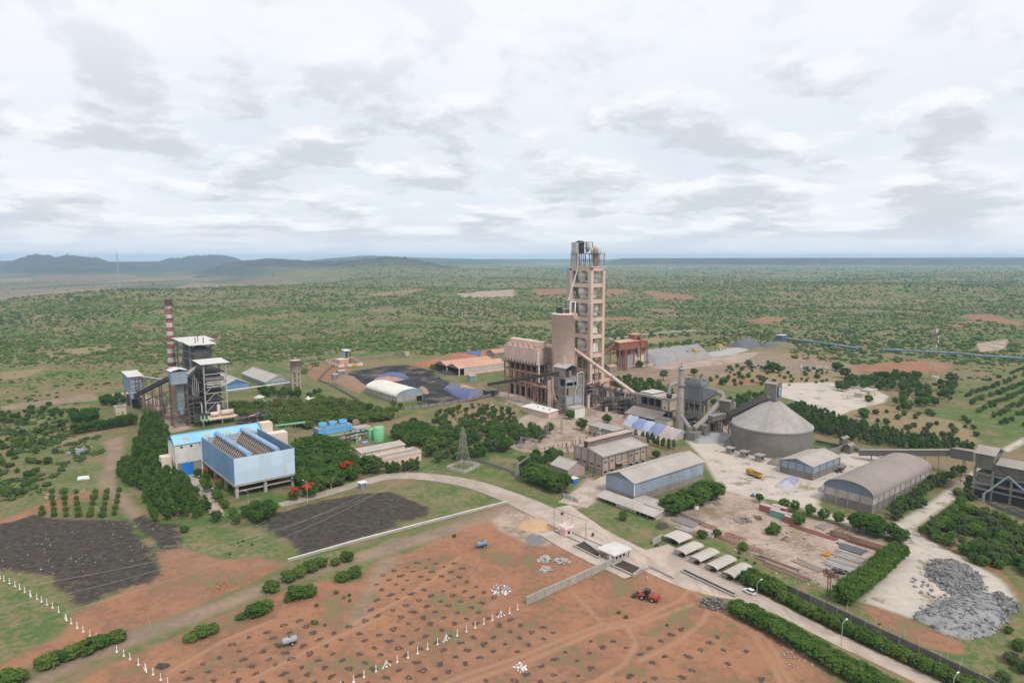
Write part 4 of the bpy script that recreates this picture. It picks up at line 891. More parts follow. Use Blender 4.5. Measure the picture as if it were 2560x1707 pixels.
c0, c1, c2, c3 = G(847, 918), G(906, 913.5), G(880, 899), G(815, 906)
def wall_run(name, label, pts, h, m, m2=None, seg=4.0, post=None, th=.25, cap=None, cat='wall', group=None, z0=0.0):
    o = pts[0]; t = thing(name, label, cat, (o[0], o[1], 0), 0, group); k = 0
    for a, c_ in zip(pts, pts[1:]):
        a = Vector((a[0], a[1], 0)); c_ = Vector((c_[0], c_[1], 0)); d = c_ - a; n = max(1, round(d.length / seg)); ang = math.atan2(d.y, d.x); key = (name, m.name, round(d.length / n, 1), h)
        for i in range(n):
            p_ = a + d * i / n - Vector((o[0], o[1], 0)); mm = m2 if (m2 and k % 2) else m; key = ('panel', mm.name, round(d.length / n, 1), round(h, 2), th)
            if key not in _UB: _UB[key] = MB().box(0, d.length / n - .03, -th / 2, th / 2, z0, h).mesh('panel', mm)
            share('panel', _UB[key], t, p_, ang); k += 1
            if post:
                key = ('post', post.name, round(h, 2), th)
                if key not in _UB: _UB[key] = MB().box(-.2, .2, -th / 2 - .12, th / 2 + .12, 0, h + .2).mesh('post', post)
                share('post', _UB[key], t, p_, ang)
        if cap:
            MB().beam(a - Vector((o[0], o[1], 0)) + Vector((0, 0, h + .08)), c_ - Vector((o[0], o[1], 0)) + Vector((0, 0, h + .08)), th + .12, .15).build('coping', cap, t)
    return t
wall_run('compound_wall', 'pink and cream painted compound wall round the little lift tower', [c1, c0, c3, c2, c1], 2.6, wlw, wl, 4.5, white_p)
bx('yellow_panel', mat('yellow_wall_panel', (.75, .45, .06), (.68, .4, .06), .5, .7), bpy.data.objects['compound_wall'], *(lambda d: (d.x + 0, d.x + 4.2, d.y - .35, d.y - .2, .3, 2.5))((c0 - c1) * .42))
t = thing('lift_tower', 'tall thin grey clad tower with open front and orange base behind the coal yard', 'tower', G(864, 911), AX)
h = Zp(G(864, 911), 878); bx('clad_wall', blue_sheet, t, -.1, .1, 0, 8, 2, h); bx('clad_wall', blue_sheet, t, 0, 5.5, 7.9, 8, 2, h)
for x in (.1, 5.4):
    for y in (.1, 7.7): bx('post', steel_dk, t, x - .18, x + .18, y - .18, y + .18, 0, h)
for k in range(5): bm('rail', steel_dk, t, (0, 0, h * (k + 1) / 5), (5.5, 0, h * (k + 1) / 5), .22); bm('rail', steel_dk, t, (5.5, 0, h * (k + 1) / 5), (5.5, 7.8, h * (k + 1) / 5), .22)
MB().extx([(-.5, h), (8.5, h + .8), (8.5, h + 1), (-.5, h + .2)], -.5, 6).build('roof', roof_white, t); MB().cyl((2.8, 2.5, 0), (2.8, 2.5, 5.5), 2.3, n=16).build('orange_drum', mat('orange_drum', (.62, .12, .03), (.52, .10, .03), .4, .6), t)
t = hut('blending_house', 'pink and yellow painted block beside the lift tower', 850, 914, 900, 9, 10, wl, roof_white); bx('sign_board', mat('yellow_wall_panel', (.75, .45, .06)), t, 1, 8, -.15, -.02, Zp(G(850, 914), 900) * .55, Zp(G(850, 914), 900) * .9)
hut('yard_hut', 'grey pitched-roof hut with dark opening on the track left of the coal yard', 847, 939, 928, 6, 5, mat('dull_grey_sheet', (.27, .28, .28), (.22, .22, .23), .4, .8), roof_grey, flat=False)
hut('yard_hut', 'smaller grey hut below the pitched-roof hut at the left of the coal yard', 834, 948, 937, 4, 4, mat('dull_grey_sheet', (.27, .28, .28)), roof_grey, flat=False)
hut('watch_box', 'small cream guard box at the end of the boundary wall behind the coal yard', 1015, 892, 882, 4.5, 5, plaster_cream, conc_lt)
bw = mat('old_boundary_wall', (.34, .265, .20), (.27, .21, .16), .4, .9)
wall_run('boundary_wall', 'long old brown boundary wall behind the coal yard', [G(1014, 893), G(985, 889), G(880, 901), G(760, 912)], 2.6, bw, None, 8)
wall_run('boundary_wall', 'tan boundary wall between the cooling tower and the coal yard', [G(882, 1062), G(935, 1052), G(992, 1041)], 3.2, mat('tan_wall', (.44, .32, .25), (.36, .26, .20), .3, .9, 0, .25), None, 6)
wall_run('fence_wall', 'low grey fence running along the near edge of the coal yard', [G(1010, 1024), G(1110, 1012), G(1200, 996), G(1245, 985)], 1.8, mat('fence_grey', (.28, .25, .24), (.22, .2, .19), .4, .8), None, 6, steel_dk)
wall_run('fence_wall', 'low grey fence along the left edge of the coal yard', [G(895, 1002), G(830, 965), G(795, 952), G(815, 930), G(835, 915)], 1.6, mat('fence_grey', (.28, .25, .24)), None, 6, steel_dk)
# ================================================================== centre: kiln line
cycl = mat('pale_cyclone_shell', (.80, .76, .72), (.66, .60, .56), .25, .7, .1, .35)
cycl_br = mat('brown_cyclone_shell', (.36, .26, .20), (.27, .19, .15), .3, .8, .1, .3)
A = G(1474, 996); zt = Zp(A, 668); L = span(A, E1, 1514, zt); W = span(A, E2, 1425, zt); TA, TL, TW = A, L, W
t = thing('preheater_tower', 'tall open concrete preheater tower with white cyclones on every floor', 'tower', A, AX)
cw = 2.5
for x in (0, L - cw):
    for y in (0, W - cw): bx('column', conc_pink, t, x, x + cw, y, y + cw, 0, zt - 2.6)
lvls = [Zp(A, v) for v in (953, 926, 886, 838, 795, 750, 709.5)] + [zt]
for i, z in enumerate(lvls):
    d = 2.7 if i < 7 else 2.6
    for y in (.25, W - cw + .25): bx('floor_beam', conc_pink, t, cw, L - cw, y, y + cw - .5, z - d, z)
    for x in (.25, L - cw + .25): bx('floor_beam', conc_pink, t, x, x + cw - .5, cw, W - cw, z - d, z)
    if i < 7: bx('floor_slab', conc, t, cw - .2, L - cw + .2, cw - .2, W - cw + .2, z - .35, z - .05)
    mb = MB()
    for k in range(7):
        for (x, y) in ((.4, cw + (W - 2 * cw) * k / 6), (cw + (L - 2 * cw) * k / 6, .4)): mb.beam((x, y, z), (x, y, z + 1.1), .09)
    for hh in (.55, 1.1): mb.beam((.4, cw, z + hh), (.4, W - cw, z + hh), .08); mb.beam((cw, .4, z + hh), (L - cw, .4, z + hh), .08)
    if i < 7: mb.build('handrail', steel, t)
bx('top_slab', conc_pink, t, -.3, L + .3, -.3, W + 1.2, zt, zt + .5)
for k, z in enumerate(lvls[2:7]):
    nz = lvls[k + 3]; hh = nz - z
    sp = ((L * .66, W * .26, 2.7), (L * .30, W * .58, 2.7)) if k % 2 == 0 else ((L * .62, W * .28, 2.5), (L * .28, W * .54, 2.9))
    for j, (x, y, r) in enumerate(sp):
        if k in (1,) and j == 0 or k == 0 and j == 0:
            MB().tube([(x - 1.6, y - 1, z + .6), (x - 1.4, y - 1, z + hh * .45), (x - .2, y - .6, z + hh * .75), (x + 1.3, y - .4, z + hh * .45), (x + 1.9, y - .4, z + .6)], [1.5, 1.3, 1.3, 1.35, 1.5], 14).build('riser_duct', cycl, t)
        else: MB().lathe([(.05, z + hh * .74), (r, z + hh * .70), (r, z + hh * .34), (r * .82, z + hh * .33), (r * .70, z + hh * .18), (r * .66, z + .1), (.8, z)], 20, (x, y)).build('cyclone', cycl, t)
    for j in range(3): bx('stair_post', steel_dk, t, L * .12 + j * .9, L * .12 + j * .9 + .3, W * .78, W * .78 + .3, z, nz - 2.7)
    bm('stair_flight', steel_dk, t, (L * .1, W * .62, z + .3), (L * .1, W * .86, nz - 2.8), .9, .25)
    bm('gas_duct', cycl_br, t, (L * .8, W * .75, z + hh * .2), (L * .55, W * .6, z + hh * .6), 1.6)
for k in range(2):
    z = lvls[k]; bx('calciner_block', conc, t, L * .3, L * .8, W * .3, W * .8, z + .1, lvls[k + 1] - 2.8)
MB().tube([(L * .2, W * .5, lvls[1]), (L * .5, W * .25, lvls[1] + 3), (L * .9, W * .3, lvls[1] + 4)], 1.3, 12).build('hot_gas_pipe', cycl_br, t)
bx('lift_shaft', conc_lt, t, -.4, 2.2, W + .1, W + 2.7, 0, zt - 1)
zp = Zp(A, 634); ztp = Zp(A, 606)
for i, x in enumerate((.6, L * .33, L * .62, L - 1.0)):
    for y in (.6, W * .5, W - .6): bx('crown_post', steel, t, x - .2, x + .2, y - .2, y + .2, zt + .5, zp + (0 if i > 1 or y < 1 else 0))
for z in (zt + (zp - zt) * .5, zp):
    for y in (.6, W - .6): bm('crown_rail', steel, t, (0, y, z), (L, y, z), .3)
    for x in (.6, L - 1): bm('crown_rail', steel, t, (x, 0, z), (x, W, z), .3)
for k in range(6):
    f = k / 6; bm('crown_brace', steel, t, (.6, W * f, zt + .5), (.6, W * (f + 1 / 6), zp), .2); bm('crown_brace', steel, t, (L * f, .6, zt + .5), (L * (f + 1 / 6), .6, zp), .2)
bx('crown_deck', steel_dk, t, .3, L * .75, .3, W - .3, zp - .1, zp + .1)
mb = MB()
for k in range(12): mb.beam((.3, W * k / 11, zp), (.3, W * k / 11, zp + 1.2), .1); mb.beam((L * k / 11, .3, zp), (L * k / 11, .3, zp + 1.2), .1)
mb.beam((.3, 0, zp + 1.2), (.3, W, zp + 1.2), .1); mb.beam((0, .3, zp + 1.2), (L, .3, zp + 1.2), .1); mb.build('crown_handrail', steel, t)
bx('elevator_house', mat('pale_grey_sheet', (.52, .52, .52), (.42, .42, .43), .3, .7, .1, .2), t, L * .04, L * .22, W * .74, W * .97, zt + .5, ztp + .3)
for x in (L * .2, L * .62):
    for y in (W * .38, W * .9): bx('penthouse_post', steel_dk, t, x - .2, x + .2, y - .2, y + .2, zp, ztp + .5)
for z in (zp + 4, ztp + .4):
    for y in (W * .38, W * .9): bm('penthouse_rail', steel_dk, t, (L * .2, y, z), (L * .62, y, z), .25)
    for x in (L * .2, L * .62): bm('penthouse_rail', steel_dk, t, (x, W * .38, z), (x, W * .9, z), .25)
bx('dark_house', steel_dk, t, L * .22, L * .4, W * .6, W * .88, zp, ztp); MB().extx([(W * .56, ztp), (W * .74, ztp + 1.4), (W * .92, ztp), (W * .92, ztp + .15), (W * .74, ztp + 1.6), (W * .56, ztp + .15)], L * .18, L * .44).build('penthouse_roof', steel_dk, t)
MB().lathe([(.3, zp + 1), (1.6, zp + 3), (1.6, zp + 7.5), (.2, zp + 8)], 14, (L * .48, W * .5)).build('dust_collector', steel_lt, t)
MB().tube([(L * .3, W * .35, zp + 7), (L * .36, W * .3, zp + 6.5), (L * .4, W * .22, zp + 2)], .35, 8).build('vent_pipe', plaster_white, t)
for (x, y) in ((L * .60, W * .22), (L * .78, W * .30)):
    MB().lathe([(.05, zp + 4.2), (1.8, zp + 3), (2.1, zp + .5), (2.1, zt + 4), (1.4, zt + .6)], 16, (x, y)).build('top_cyclone', cycl_br, t)
MB().tube([(L * .52, W * .3, zp - 1), (L * .52, W * .3, zp + 3), (L * .6, W * .25, zp + 4.6), (L * .72, W * .2, zp + 3.2), (L * .76, W * .2, zp)], 1.4, 12).build('top_duct', mat('cream_duct', (.62, .55, .46), (.5, .43, .36), .3, .7), t)
for k in range(4): bx('lightning_rod', steel_dk, t, L * (.4 + .18 * k), L * (.4 + .18 * k) + .12, W * .2, W * .2 + .12, zp, zp + 6 - k * .6)
C = G(1407, 1002); zr = Zp(C, 786); r = 29.0 / F * (C.y * cP + (H - zr * .5) * sP); t = thing('raw_meal_silo', 'tall round pink concrete silo beside the preheater tower', 'silo', C, 0)
MB().lathe([(r, 0), (r, zr), (r + .3, zr), (r + .3, zr + .9), (.1, zr + 1.0)], 40).build('shell', mat('silo_pink', (.86, .65, .55), (.77, .56, .47), .12, .9, .2, .10), t)
mb = MB()
for z in np.linspace(2, zr - 2, 14): mb.lathe([(r + .015, z), (r + .015, z + .12)], 40)
mb.build('pour_joint', mat('pour_joint', (.40, .26, .20), (.34, .22, .17), .3, .9), t)
for x, y, w, h in ((-4.5, -3, 3.2, 4.5), (-1, -5, 4, 3), (1.5, -4.5, 4.5, 9), (-4.6, 1, 3, 11)):
    for xx in (x, x + w):
        for yy in (y, y + w): bx('roof_post', steel_dk, t, xx - .13, xx + .13, yy - .13, yy + .13, zr + .9, zr + 1 + h)
    bx('roof_house', roof_grey, t, x - .4, x + w + .4, y - .4, y + w + .4, zr + 1 + h, zr + 1.25 + h)
    for k in range(2): bm('roof_rail', steel_dk, t, (x, y, zr + 1 + h * (k + 1) / 2), (x + w, y, zr + 1 + h * (k + 1) / 2), .15); bm('roof_brace', steel_dk, t, (x, y, zr + 1 + h * k / 2), (x + w, y, zr + 1 + h * (k + 1) / 2), .13)
bx('machine_box', steel_dk, t, -4.2, -1.2, -2.6, 0, zr + 1, zr + 5); bx('machine_box', steel, t, 2, 5, -2, 1, zr + 1, zr + 4)
MB().tube([(4, -6.5, zr + 1), (4, -6.5, zr + 8.5), (5, -6.5, zr + 9.2), (7.4, -6, zr + 9.2), (7.4, -6, zr + 2)], .45, 10).build('aeration_pipe', white_p, t)
p_ = TA + E2 * TW * .6 - C; MB().tube([(3, -1, zr + 9), (p_.x - 1, p_.y - 1, zr + 30), (p_.x - .5, p_.y - .5, zt - 2), (p_.x - .5, p_.y - .5, zt + 12)], .42, 8).build('feed_pipe', steel_lt, t)
bx('side_plate', conc_pink, t, 4.5, r + 1.2, -4.8, -3, zr - 2.2, zr + 1.1)
A = G(1342, 999); z0, z1 = Zp(A, 914), Zp(A, 873); W = span(A, E2, 1261, z1); L = 15.0
t = thing('bag_house', 'long pink dust-filter bag house on a concrete frame left of the round silo', 'filter house', A, AX)
bagm = mat('bag_house_casing', (.68, .505, .42), (.58, .42, .35), .2, .8, .15, .25, rib='y', ribw=1.1)
for k in range(6): bx('filter_chamber', bagm, t, 0, L, W * k / 6 + .04, W * (k + 1) / 6 - .04, z0, z1)
for k in range(6): y = W * (k + .5) / 6; bx('vent_box', mat('vent_box', (.60, .40, .31), (.5, .33, .26), .3, .8), t, .6, 3.2, y - 1.2, y + 1.2, z1, z1 + 2.0)
MB().exty([(4.5, z1), (11, z1), (11, z1 + 4.4), (8, z1 + 5), (4.5, z1 + 4.4)], -1, W * .96).build('gas_main', bagm, t)
for k in range(11): y = W * (k + .5) / 11; bx('poke_slot', dark_in, t, -.08, .02, y - .4, y + .4, z0 + .2, z0 + 2.0)
bx('walkway', steel_dk, t, -2, -.02, -1, W + 1.5, z0 - .7, z0 - .4)
mb = MB()
for k in range(17): y = W * k / 16; mb.beam((-1.9, y, z0 - .4), (-1.9, y, z0 + .8), .09)
mb.beam((-1.9, 0, z0 + .8), (-1.9, W, z0 + .8), .09); mb.build('handrail', rust, t)
pk = mat('pink_frame_concrete', (.42, .24, .185), (.34, .19, .145), .25, .9, .2, .3)
for k in range(7):
    y = W * k / 6
    for x in (.3, L * .5, L - .3): bx('column', pk, t, x - .5, x + .5, y - .5, y + .5, 0, z0 - .75)
for z in (z0 * .42, z0 * .74):
    for x in (.3, L - .3): bx('tie_beam', pk, t, x - .4, x + .4, .5, W - .5, z, z + 1.1)
    for k in range(7): bx('tie_beam', pk, t, .8, L * .5 - .5, W * k / 6 - .35, W * k / 6 + .35, z, z + 1)
for k in range(6):
    y0_, y1_ = W * k / 6 + .6, W * (k + 1) / 6 - .6; zz = z0 * .76
    mb = MB(); a = [(1, y0_), (L - 1, y0_), (L - 1, y1_), (1, y1_)]; c_ = [(L * .4, (y0_ + y1_) / 2 - .6), (L * .6, (y0_ + y1_) / 2 - .6), (L * .6, (y0_ + y1_) / 2 + .6), (L * .4, (y0_ + y1_) / 2 + .6)]
    for j in range(4): mb.poly([(*a[j], z0 - .8), (*c_[j], zz), (*c_[(j + 1) % 4], zz), (*a[(j + 1) % 4], z0 - .8)])
    mb.build('hopper', rust, t)
bx('lower_wall', pk, t, 1, L - 1, W * .15, W * .9, .1, z0 * .38)
for k in range(4): bx('panel_opening', dark_in, t, .9, 1.05, W * (.2 + .18 * k), W * (.3 + .18 * k), .3, z0 * .3)
MB().tube([(8, -1, z1 + 2.2), (10, -7, z1 + 1.5), (13, -10, z1 + .5), (16, -10.5, z1 + 4), (21, -9, z1 + 9)], 1.6, 14).build('hot_gas_duct', conc_pink, t)
MB().tube([(14, -5, z1 + 1), (14, -5, z1 + 6), (16, -6, z1 + 8.5), (19, -7, z1 + 8), (20, -8, z1 + 4)], 1.1, 12).build('loop_duct', conc_pink, t)
MB().tube([(-.6, -2, z1 - 2), (-1.2, -2.2, z1 - 9), (-.4, -2.6, z0 + 1), (-.2, -2.6, z0 - 9), (-1, -2.8, 6)], .55, 10).build('down_pipe', cycl, t)
mb = MB(); mb.lattice((6, -9), 7, 7, 0, z1 - 1, 8, .4, .22); mb.build('duct_trestle', lattice_r, t)
for k in range(3): bx('platform', steel_dk, t, 2.4, 9.6, -12.6, -5.4, z1 * (.3 + .22 * k), z1 * (.3 + .22 * k) + .25)
bx('gas_fan', steel, t, 4, 8, -10, -6, z1 * .62, z1 * .72)
t = thing('red_frame_building', 'low red concrete frame building under the long conveyor', 'building', G(1335, 1003), AX)
for i in range(2):
    for j in range(4): bx('column', pk, t, i * 9 - .45, i * 9 + .45, j * -4 - .4, j * -4 + .4, 0, 11)
bx('roof_slab', pk, t, -1, 10, -13, 1, 11, 12); bx('back_wall', pk, t, 8, 8.5, -12, 0, 0, 10.9); bx('side_wall', pk, t, 0, 7.9, 0, .4, 0, 4)
A = G(1414, 1034); zt = Zp(A, 921); zb2 = Zp(A, 945)
cv0 = G(1222, 988); cv0.z = Zp(cv0, 961)
W = span(A, E2, 1386, zt); L = span(A, E1, 1456, zb2)
gallery('coal_mill_conveyor', 'long dark sloping conveyor from the coal yard to the grey mill building', cv0, A + E2 * W * .6 + Vector((0, 0, zt - 3.8)), 2.7, 2.0, steel_dk, mat('dusty_brown_sheet', (.24, .20, .18), (.19, .16, .14), .3, .85), 6, steel, leg_w=2.6)
t = hut('conveyor_tail_house', 'dark low shelter at the lower end of the long conveyor', 1222, 990, 978, 9, 7, steel_dk, mat('dusty_brown_sheet', (.24, .20, .18)), door=False)
t = thing('coal_mill_building', 'tall grey sheeted mill building with an open penthouse at its top', 'building', A, AX)
millm = mat('mill_sheet', (.30, .27, .25), (.235, .21, .195), .25, .8, .15, .35); blug = mat('pale_blue_grey_sheet', (.37, .40, .46), (.31, .34, .39), .2, .7, .15, .2, rib='x', ribw=.5)
for x in (0, L * .45, L):
    for y in (0, W * .5, W): bx('column', conc, t, x - .4, x + .4, y - .4, y + .4, 0, zb2)
pz0 = Zp(A, 943); LX = L * .62
bx('penthouse_wall', millm, t, -.1, .1, 0, W, pz0, zt); bx('penthouse_wall', millm, t, .1, LX, W - .2, W, pz0, zt); bx('penthouse_wall', millm, t, LX - .2, LX, 0, W - .2, pz0, zt)
for x in (.1, LX): bx('penthouse_post', steel_dk, t, x - .2, x + .2, -.2, .2, pz0, zt)
MB().exty([(-.8, zt - .2), (LX / 2, zt + 1.8), (LX + .8, zt - .2), (LX + .8, zt), (LX / 2, zt + 2.0), (-.8, zt)], -.8, W + .8).build('penthouse_roof', roof_grey_y, t)
bx('penthouse_machine', steel, t, LX * .35, LX * .6, .5, 3, pz0, zt - 2); MB().cyl((LX * .4, W * .5, zt + 1), (LX * .4, W * .5, zt + 7), .8, n=12).build('roof_vent', steel_lt, t)
fl = [zb2 * k / 4 for k in range(1, 5)]
for z in fl: bx('floor_band', conc, t, -.5, L + .5, -.5, W + .5, z - .9, z)
for k, (a, c_) in enumerate(zip([0] + fl[:-1], fl)):
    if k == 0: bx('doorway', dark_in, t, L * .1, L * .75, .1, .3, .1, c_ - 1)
    elif k == 1:
        bx('wall_sheet', blug, t, .4, L * .5, -.3, -.1, a, c_ - .9); bx('wall_sheet', blug, t, L * .5, L, -.35, -.1, a - 2.5, c_ - .9)
    elif k == 2: bx('wall_sheet', millm, t, L * .15, L * .65, -.2, 0, a, c_ - .9); bx('window', glass_dk, t, 0.2, L * .14, -.1, 0, a + .6, c_ - 1.4); bx('wall_sheet', millm, t, L * .68, L, -.2, 0, a, c_ - .9)
    else: bx('wall_sheet', blug, t, .4, LX, -.2, 0, a + 2.6, c_ - .9); bx('wall_sheet', millm, t, LX, L, -.2, 0, a, c_ + 1.5)
    if k in (2, 3): bx('wall_sheet', millm, t, -.2, 0, W * .5, W - .2, a, c_ - .9); bx('window', glass_dk, t, -.1, 0, .6, W * .45, a + .4, c_ - 1.2)
    else:
        for j in range(3): bm('brace', steel, t, (-.3, W * j / 3, a), (-.3, W * (j + 1) / 3, c_), .22)
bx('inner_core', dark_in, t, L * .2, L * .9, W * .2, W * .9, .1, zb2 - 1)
MB().lathe([(1.6, fl[2]), (1.6, fl[3] + 1), (.3, fl[3] + 2)], 14, (L * .9, W * .3)).build('dust_cyclone', steel, t)
MB().tube([(L * .5, -.8, fl[0]), (L * .5, -.8, fl[1] + 2), (L * .62, -.9, fl[2]), (L * .62, -.9, fl[3] + 2), (L * .95, -.9, fl[3] + 2.6), (L * 1.02, -.9, fl[3] + 1.4), (L * 1.02, -.9, 3)], .42, 10).build('vent_duct', steel_lt, t)
MB().tube([(-3.5, W * .8, fl[3]), (-4.5, W * .7, fl[2] - 1), (-5, W * .6, fl[1] + 2), (-4, W * .55, fl[1] - 2), (-2, W * .4, fl[0]), (-1.5, W * .3, 2)], .95, 12).build('coal_chute', cycl_br, t)
bx('stone_pier', conc_pink, t, -4, -2, W - 1, W + 2, 0, zb2 - 3)
mb = MB(); mb.lattice((-1.8, 2), 3, 3, 0, fl[2], 9, .2, .12); mb.build('stair_tower', steel, t)
t = hut('mill_annex', 'white sided lean-to shed at the foot of the grey mill building', 1437, 1046, 1022, 9, 7, plaster_white, roof_grey, cat='shed', door=False); bx('dark_side', dark_in, t, -.1, .02, .6, 6.4, .1, 4.8)
P0 = TA + E2 * (TW * .55) - E1 * 2; P0.z = Zp(P0, 877); P1 = G(1592, 1032); P1.z = Zp(P1, 988)
t = thing('tertiary_air_duct', 'thick pink inclined pipe descending from the preheater tower to the cooler building', 'duct', (P0.x, P0.y, 0), 0); O = Vector((P0.x, P0.y, 0))
MB().tube([P0 - O + Vector((-2, 3, 1.5)), P0 - O, P0.lerp(P1, .5) - O, P1 - O], 1.25, 18).build('pipe', conc_pink, t)
for f in (.02, .35, .62, .97): c_ = P0.lerp(P1, f) - O; d = (P1 - P0).normalized(); MB().cyl(c_ - d * .4, c_ + d * .4, 1.55, n=18).build('flange', mat('dusty_flange', (.44, .33, .27), (.36, .26, .21), .3, .8), t)
for u, vg, f in ((1465, 1040, .14), (1501, 1026, .36), (1534, 1032, .62)):
    b_ = P0.lerp(P1, f); mb = MB(); mb.lattice((b_.x - O.x, b_.y - O.y), 3.6, 3.0, 0, b_.z - 1.4, max(4, int(b_.z / 3.5)), .24, .14); mb.build('lattice_tower', lattice_r if f > .3 else steel, t)
K0 = TA - E2 * 1.5 + E1 * 6; KD = -E2; KZ = Zp(K0, 962); KZ = max(8.5, min(KZ, 12)); KL = 46
t = thing('rotary_kiln', 'long pink horizontal kiln drum running from the tower foot to the cooler building', 'kiln', (K0.x, K0.y, 0), 0)
def kp(s_, dz=0): return (KD.x * s_, KD.y * s_, KZ - s_ * .05 + dz)
MB().cyl(kp(0), kp(KL), 2.0, n=24).build('shell', mat('kiln_shell', (.50, .36, .30), (.40, .28, .23), .2, .7, 0, .1), t)
MB().cyl(kp(0), kp(4.5), 2.15, n=24).build('rust_section', red_steel, t)
for s_ in (6, 19, 33): MB().cyl(kp(s_), kp(s_ + 1.1), 2.55, n=24).build('riding_ring', steel_dk, t); MB().beam((KD.x * s_, KD.y * s_, 0), (KD.x * (s_ + 1.2), KD.y * (s_ + 1.2), 0), 5, 2 * (KZ - 2.9)).build('pier', conc, t)
MB().cyl(kp(24), kp(25.4), 2.9, n=24).build('girth_gear', steel_dk, t)
t = thing('kiln_platform', 'dark steel walkway frame alongside the kiln drum', 'platform', (K0.x, K0.y, 0), AX)
for k in range(10):
    y = -2 - k * 4.6
    for x in (-5.5, -2.8): bx('post', steel_dk, t, x - .14, x + .14, y - .14, y + .14, 0, KZ - 1)
    if k < 9: bm('brace', steel_dk, t, (-5.5, y, .2), (-5.5, y - 4.6, KZ - 1), .14); bm('brace', steel_dk, t, (-5.5, y, KZ - 1), (-5.5, y - 4.6, .2), .14)
bx('walkway', steel_dk, t, -5.8, -2.6, -44, -1.5, KZ - 1.2, KZ - 1);
for hh in (0.1, .8): bm('handrail', steel, t, (-5.8, -1.5, KZ - .6 + hh), (-5.8, -44, KZ - .6 + hh), .09)
t = hut('kiln_motor_house', 'orange-pink rendered block behind the kiln drum', 1512, 972, 954, 14, 20, mat('orange_plaster', (.62, .36, .22), (.54, .31, .2), .2, .85), roof_pink, cat='building')
A = G(1671, 1060); zr = Zp(A, 1000); zf = Zp(A, 1027); W = span(A, E2, 1589, zr); L = 17.0
t = thing('cooler_building', 'two-storey dusty frame building with a cream corner room and flat littered roof', 'building', A, AX); dk = mat('dusty_dark_frame', (.185, .165, .15), (.13, .115, .105), .3, .85, .1, .3)
for x in (0, L * .5, L):
    for k in range(6): y = W * k / 5; bx('column', dk, t, x - .3, x + .3, y - .3, y + .3, 0, zr - .6)
bx('roof_slab', mat('littered_roof', (.53, .44, .39), (.40, .33, .29), .25, .9, .3), t, -.7, L + .7, -.7, W + .7, zr - .6, zr); bx('first_floor', dk, t, -.5, L + .4, -.5, W + .4, zf - .8, zf)
bx('parapet', dk, t, -.75, -.45, -.7, W + .7, zr, zr + .5); bx('parapet', dk, t, -.4, L + .7, -.75, -.45, zr, zr + .5)
bx('corner_room', plaster_cream, t, -.25, L * .55, -.25, W * .22, zf, zr - .6); bx('window', glass_dk, t, -.32, -.24, W * .09, W * .13, zf + 1, zf + 2)
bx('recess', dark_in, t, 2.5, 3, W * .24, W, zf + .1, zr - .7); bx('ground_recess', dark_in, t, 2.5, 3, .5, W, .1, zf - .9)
for k in range(5): bx('louvre', mat('pale_louvre', (.42, .37, .33), (.32, .28, .25), .3, .8), t, -.15, 0, W * (.80 + .035 * k), W * (.82 + .035 * k), zf + .4, zr - 1)
for k in range(8): y = W * (.24 + .1 * k); bx('post', dk, t, -.1, .1, y - .12, y + .12, zf, zr - .6)
bx('spandrel', dk, t, -.15, .05, W * .24, W * .78, zf, zf + 1.3)
MB().exty([(-9.5, zf * .42), (-.55, zf - 1.2), (-.55, zf - 1.0), (-9.5, zf * .42 + .2)], 1.5, W + 1).build('lean_to_roof', roof_brown, t)
for k in range(7): y = 1.8 + (W - 1) * k / 6; bx('lean_to_post', dk, t, -9.3, -9.0, y - .15, y + .15, 0, zf * .42)
bx('raised_roof', mat('white_roof_pad', (.62, .57, .53), (.5, .45, .41), .3, .9), t, 4, L - 1, W * .62, W * .98, zr + .6, zr + 1.1); bx('monitor', dk, t, 4.2, L - 1.2, W * .63, W * .97, zr, zr + .6)
MB().tube([(4, 3, zr), (4, 3, zr + 6), (4.8, 2.2, zr + 8.5), (7, 0.4, zr + 9.5), (9.3, -2.5, zr + 9.2)], 1.15, 14).build('gooseneck_duct', mat('grey_duct', (.40, .37, .35), (.30, .275, .26), .3, .75, 0, .3), t)
MB().lathe([(1.5, zr), (1.5, zr + 2.2), (2.1, zr + 2.3), (2.1, zr + 2.8), (.1, zr + 2.9)], 14, (4, 3)).build('fan_housing', steel_dk, t)
t = hut('transformer_room', 'small cream room between the striped tarpaulin heap and the rusty stack', 1668, 1076, 1052, 6.5, 9, plaster_cream, dk);
C = G(1699, 1074); t = thing('cooler_stack', 'rust-streaked white steel stack with a collar next to the grey filter house', 'stack', C, 0); top = Zp(C, 917); zc_ = Zp(C, 963); zk = Zp(C, 924)
stk = mat('rust_streaked_white_steel', (.46, .43, .41), (.30, .22, .18), .30, .75, .1, .55)
MB().lathe([(2.5, 0), (2.3, top * .3), (1.75, zc_ + .1), (1.45, zk)], 24).build('shaft', stk, t); MB().lathe([(1.45, zk), (2.3, zk + .3), (2.2, zk + 1.2), (1.4, zk + 1.6), (1.5, top), (1.3, top)], 24).build('collar', mat('bluish_collar', (.40, .43, .46), (.33, .35, .38), .3, .7), t)
MB().lathe([(1.8, zc_), (2.9, zc_), (2.9, zc_ + .3), (1.8, zc_ + .3)], 20).build('service_ring', steel, t); bx('lightning_rod', steel_dk, t, -.1, .1, -.1, .1, top - 1, top + 3)
mb = MB()
for k in range(16): a = k / 16 * 6.283; mb.beam((2.8 * math.cos(a), 2.8 * math.sin(a), zc_), (2.8 * math.cos(a), 2.8 * math.sin(a), zc_ + 1.3), .07)
mb.lathe([(2.77, zc_ + 1.3), (2.83, zc_ + 1.35)], 20); mb.build('rail', steel, t)
SC = C
A = G(1749, 1068); z0, z1 = Zp(A, 1006), Zp(A, 957); W = span(A, E2, 1709, z1); L = span(A, E1, 1771, z1)
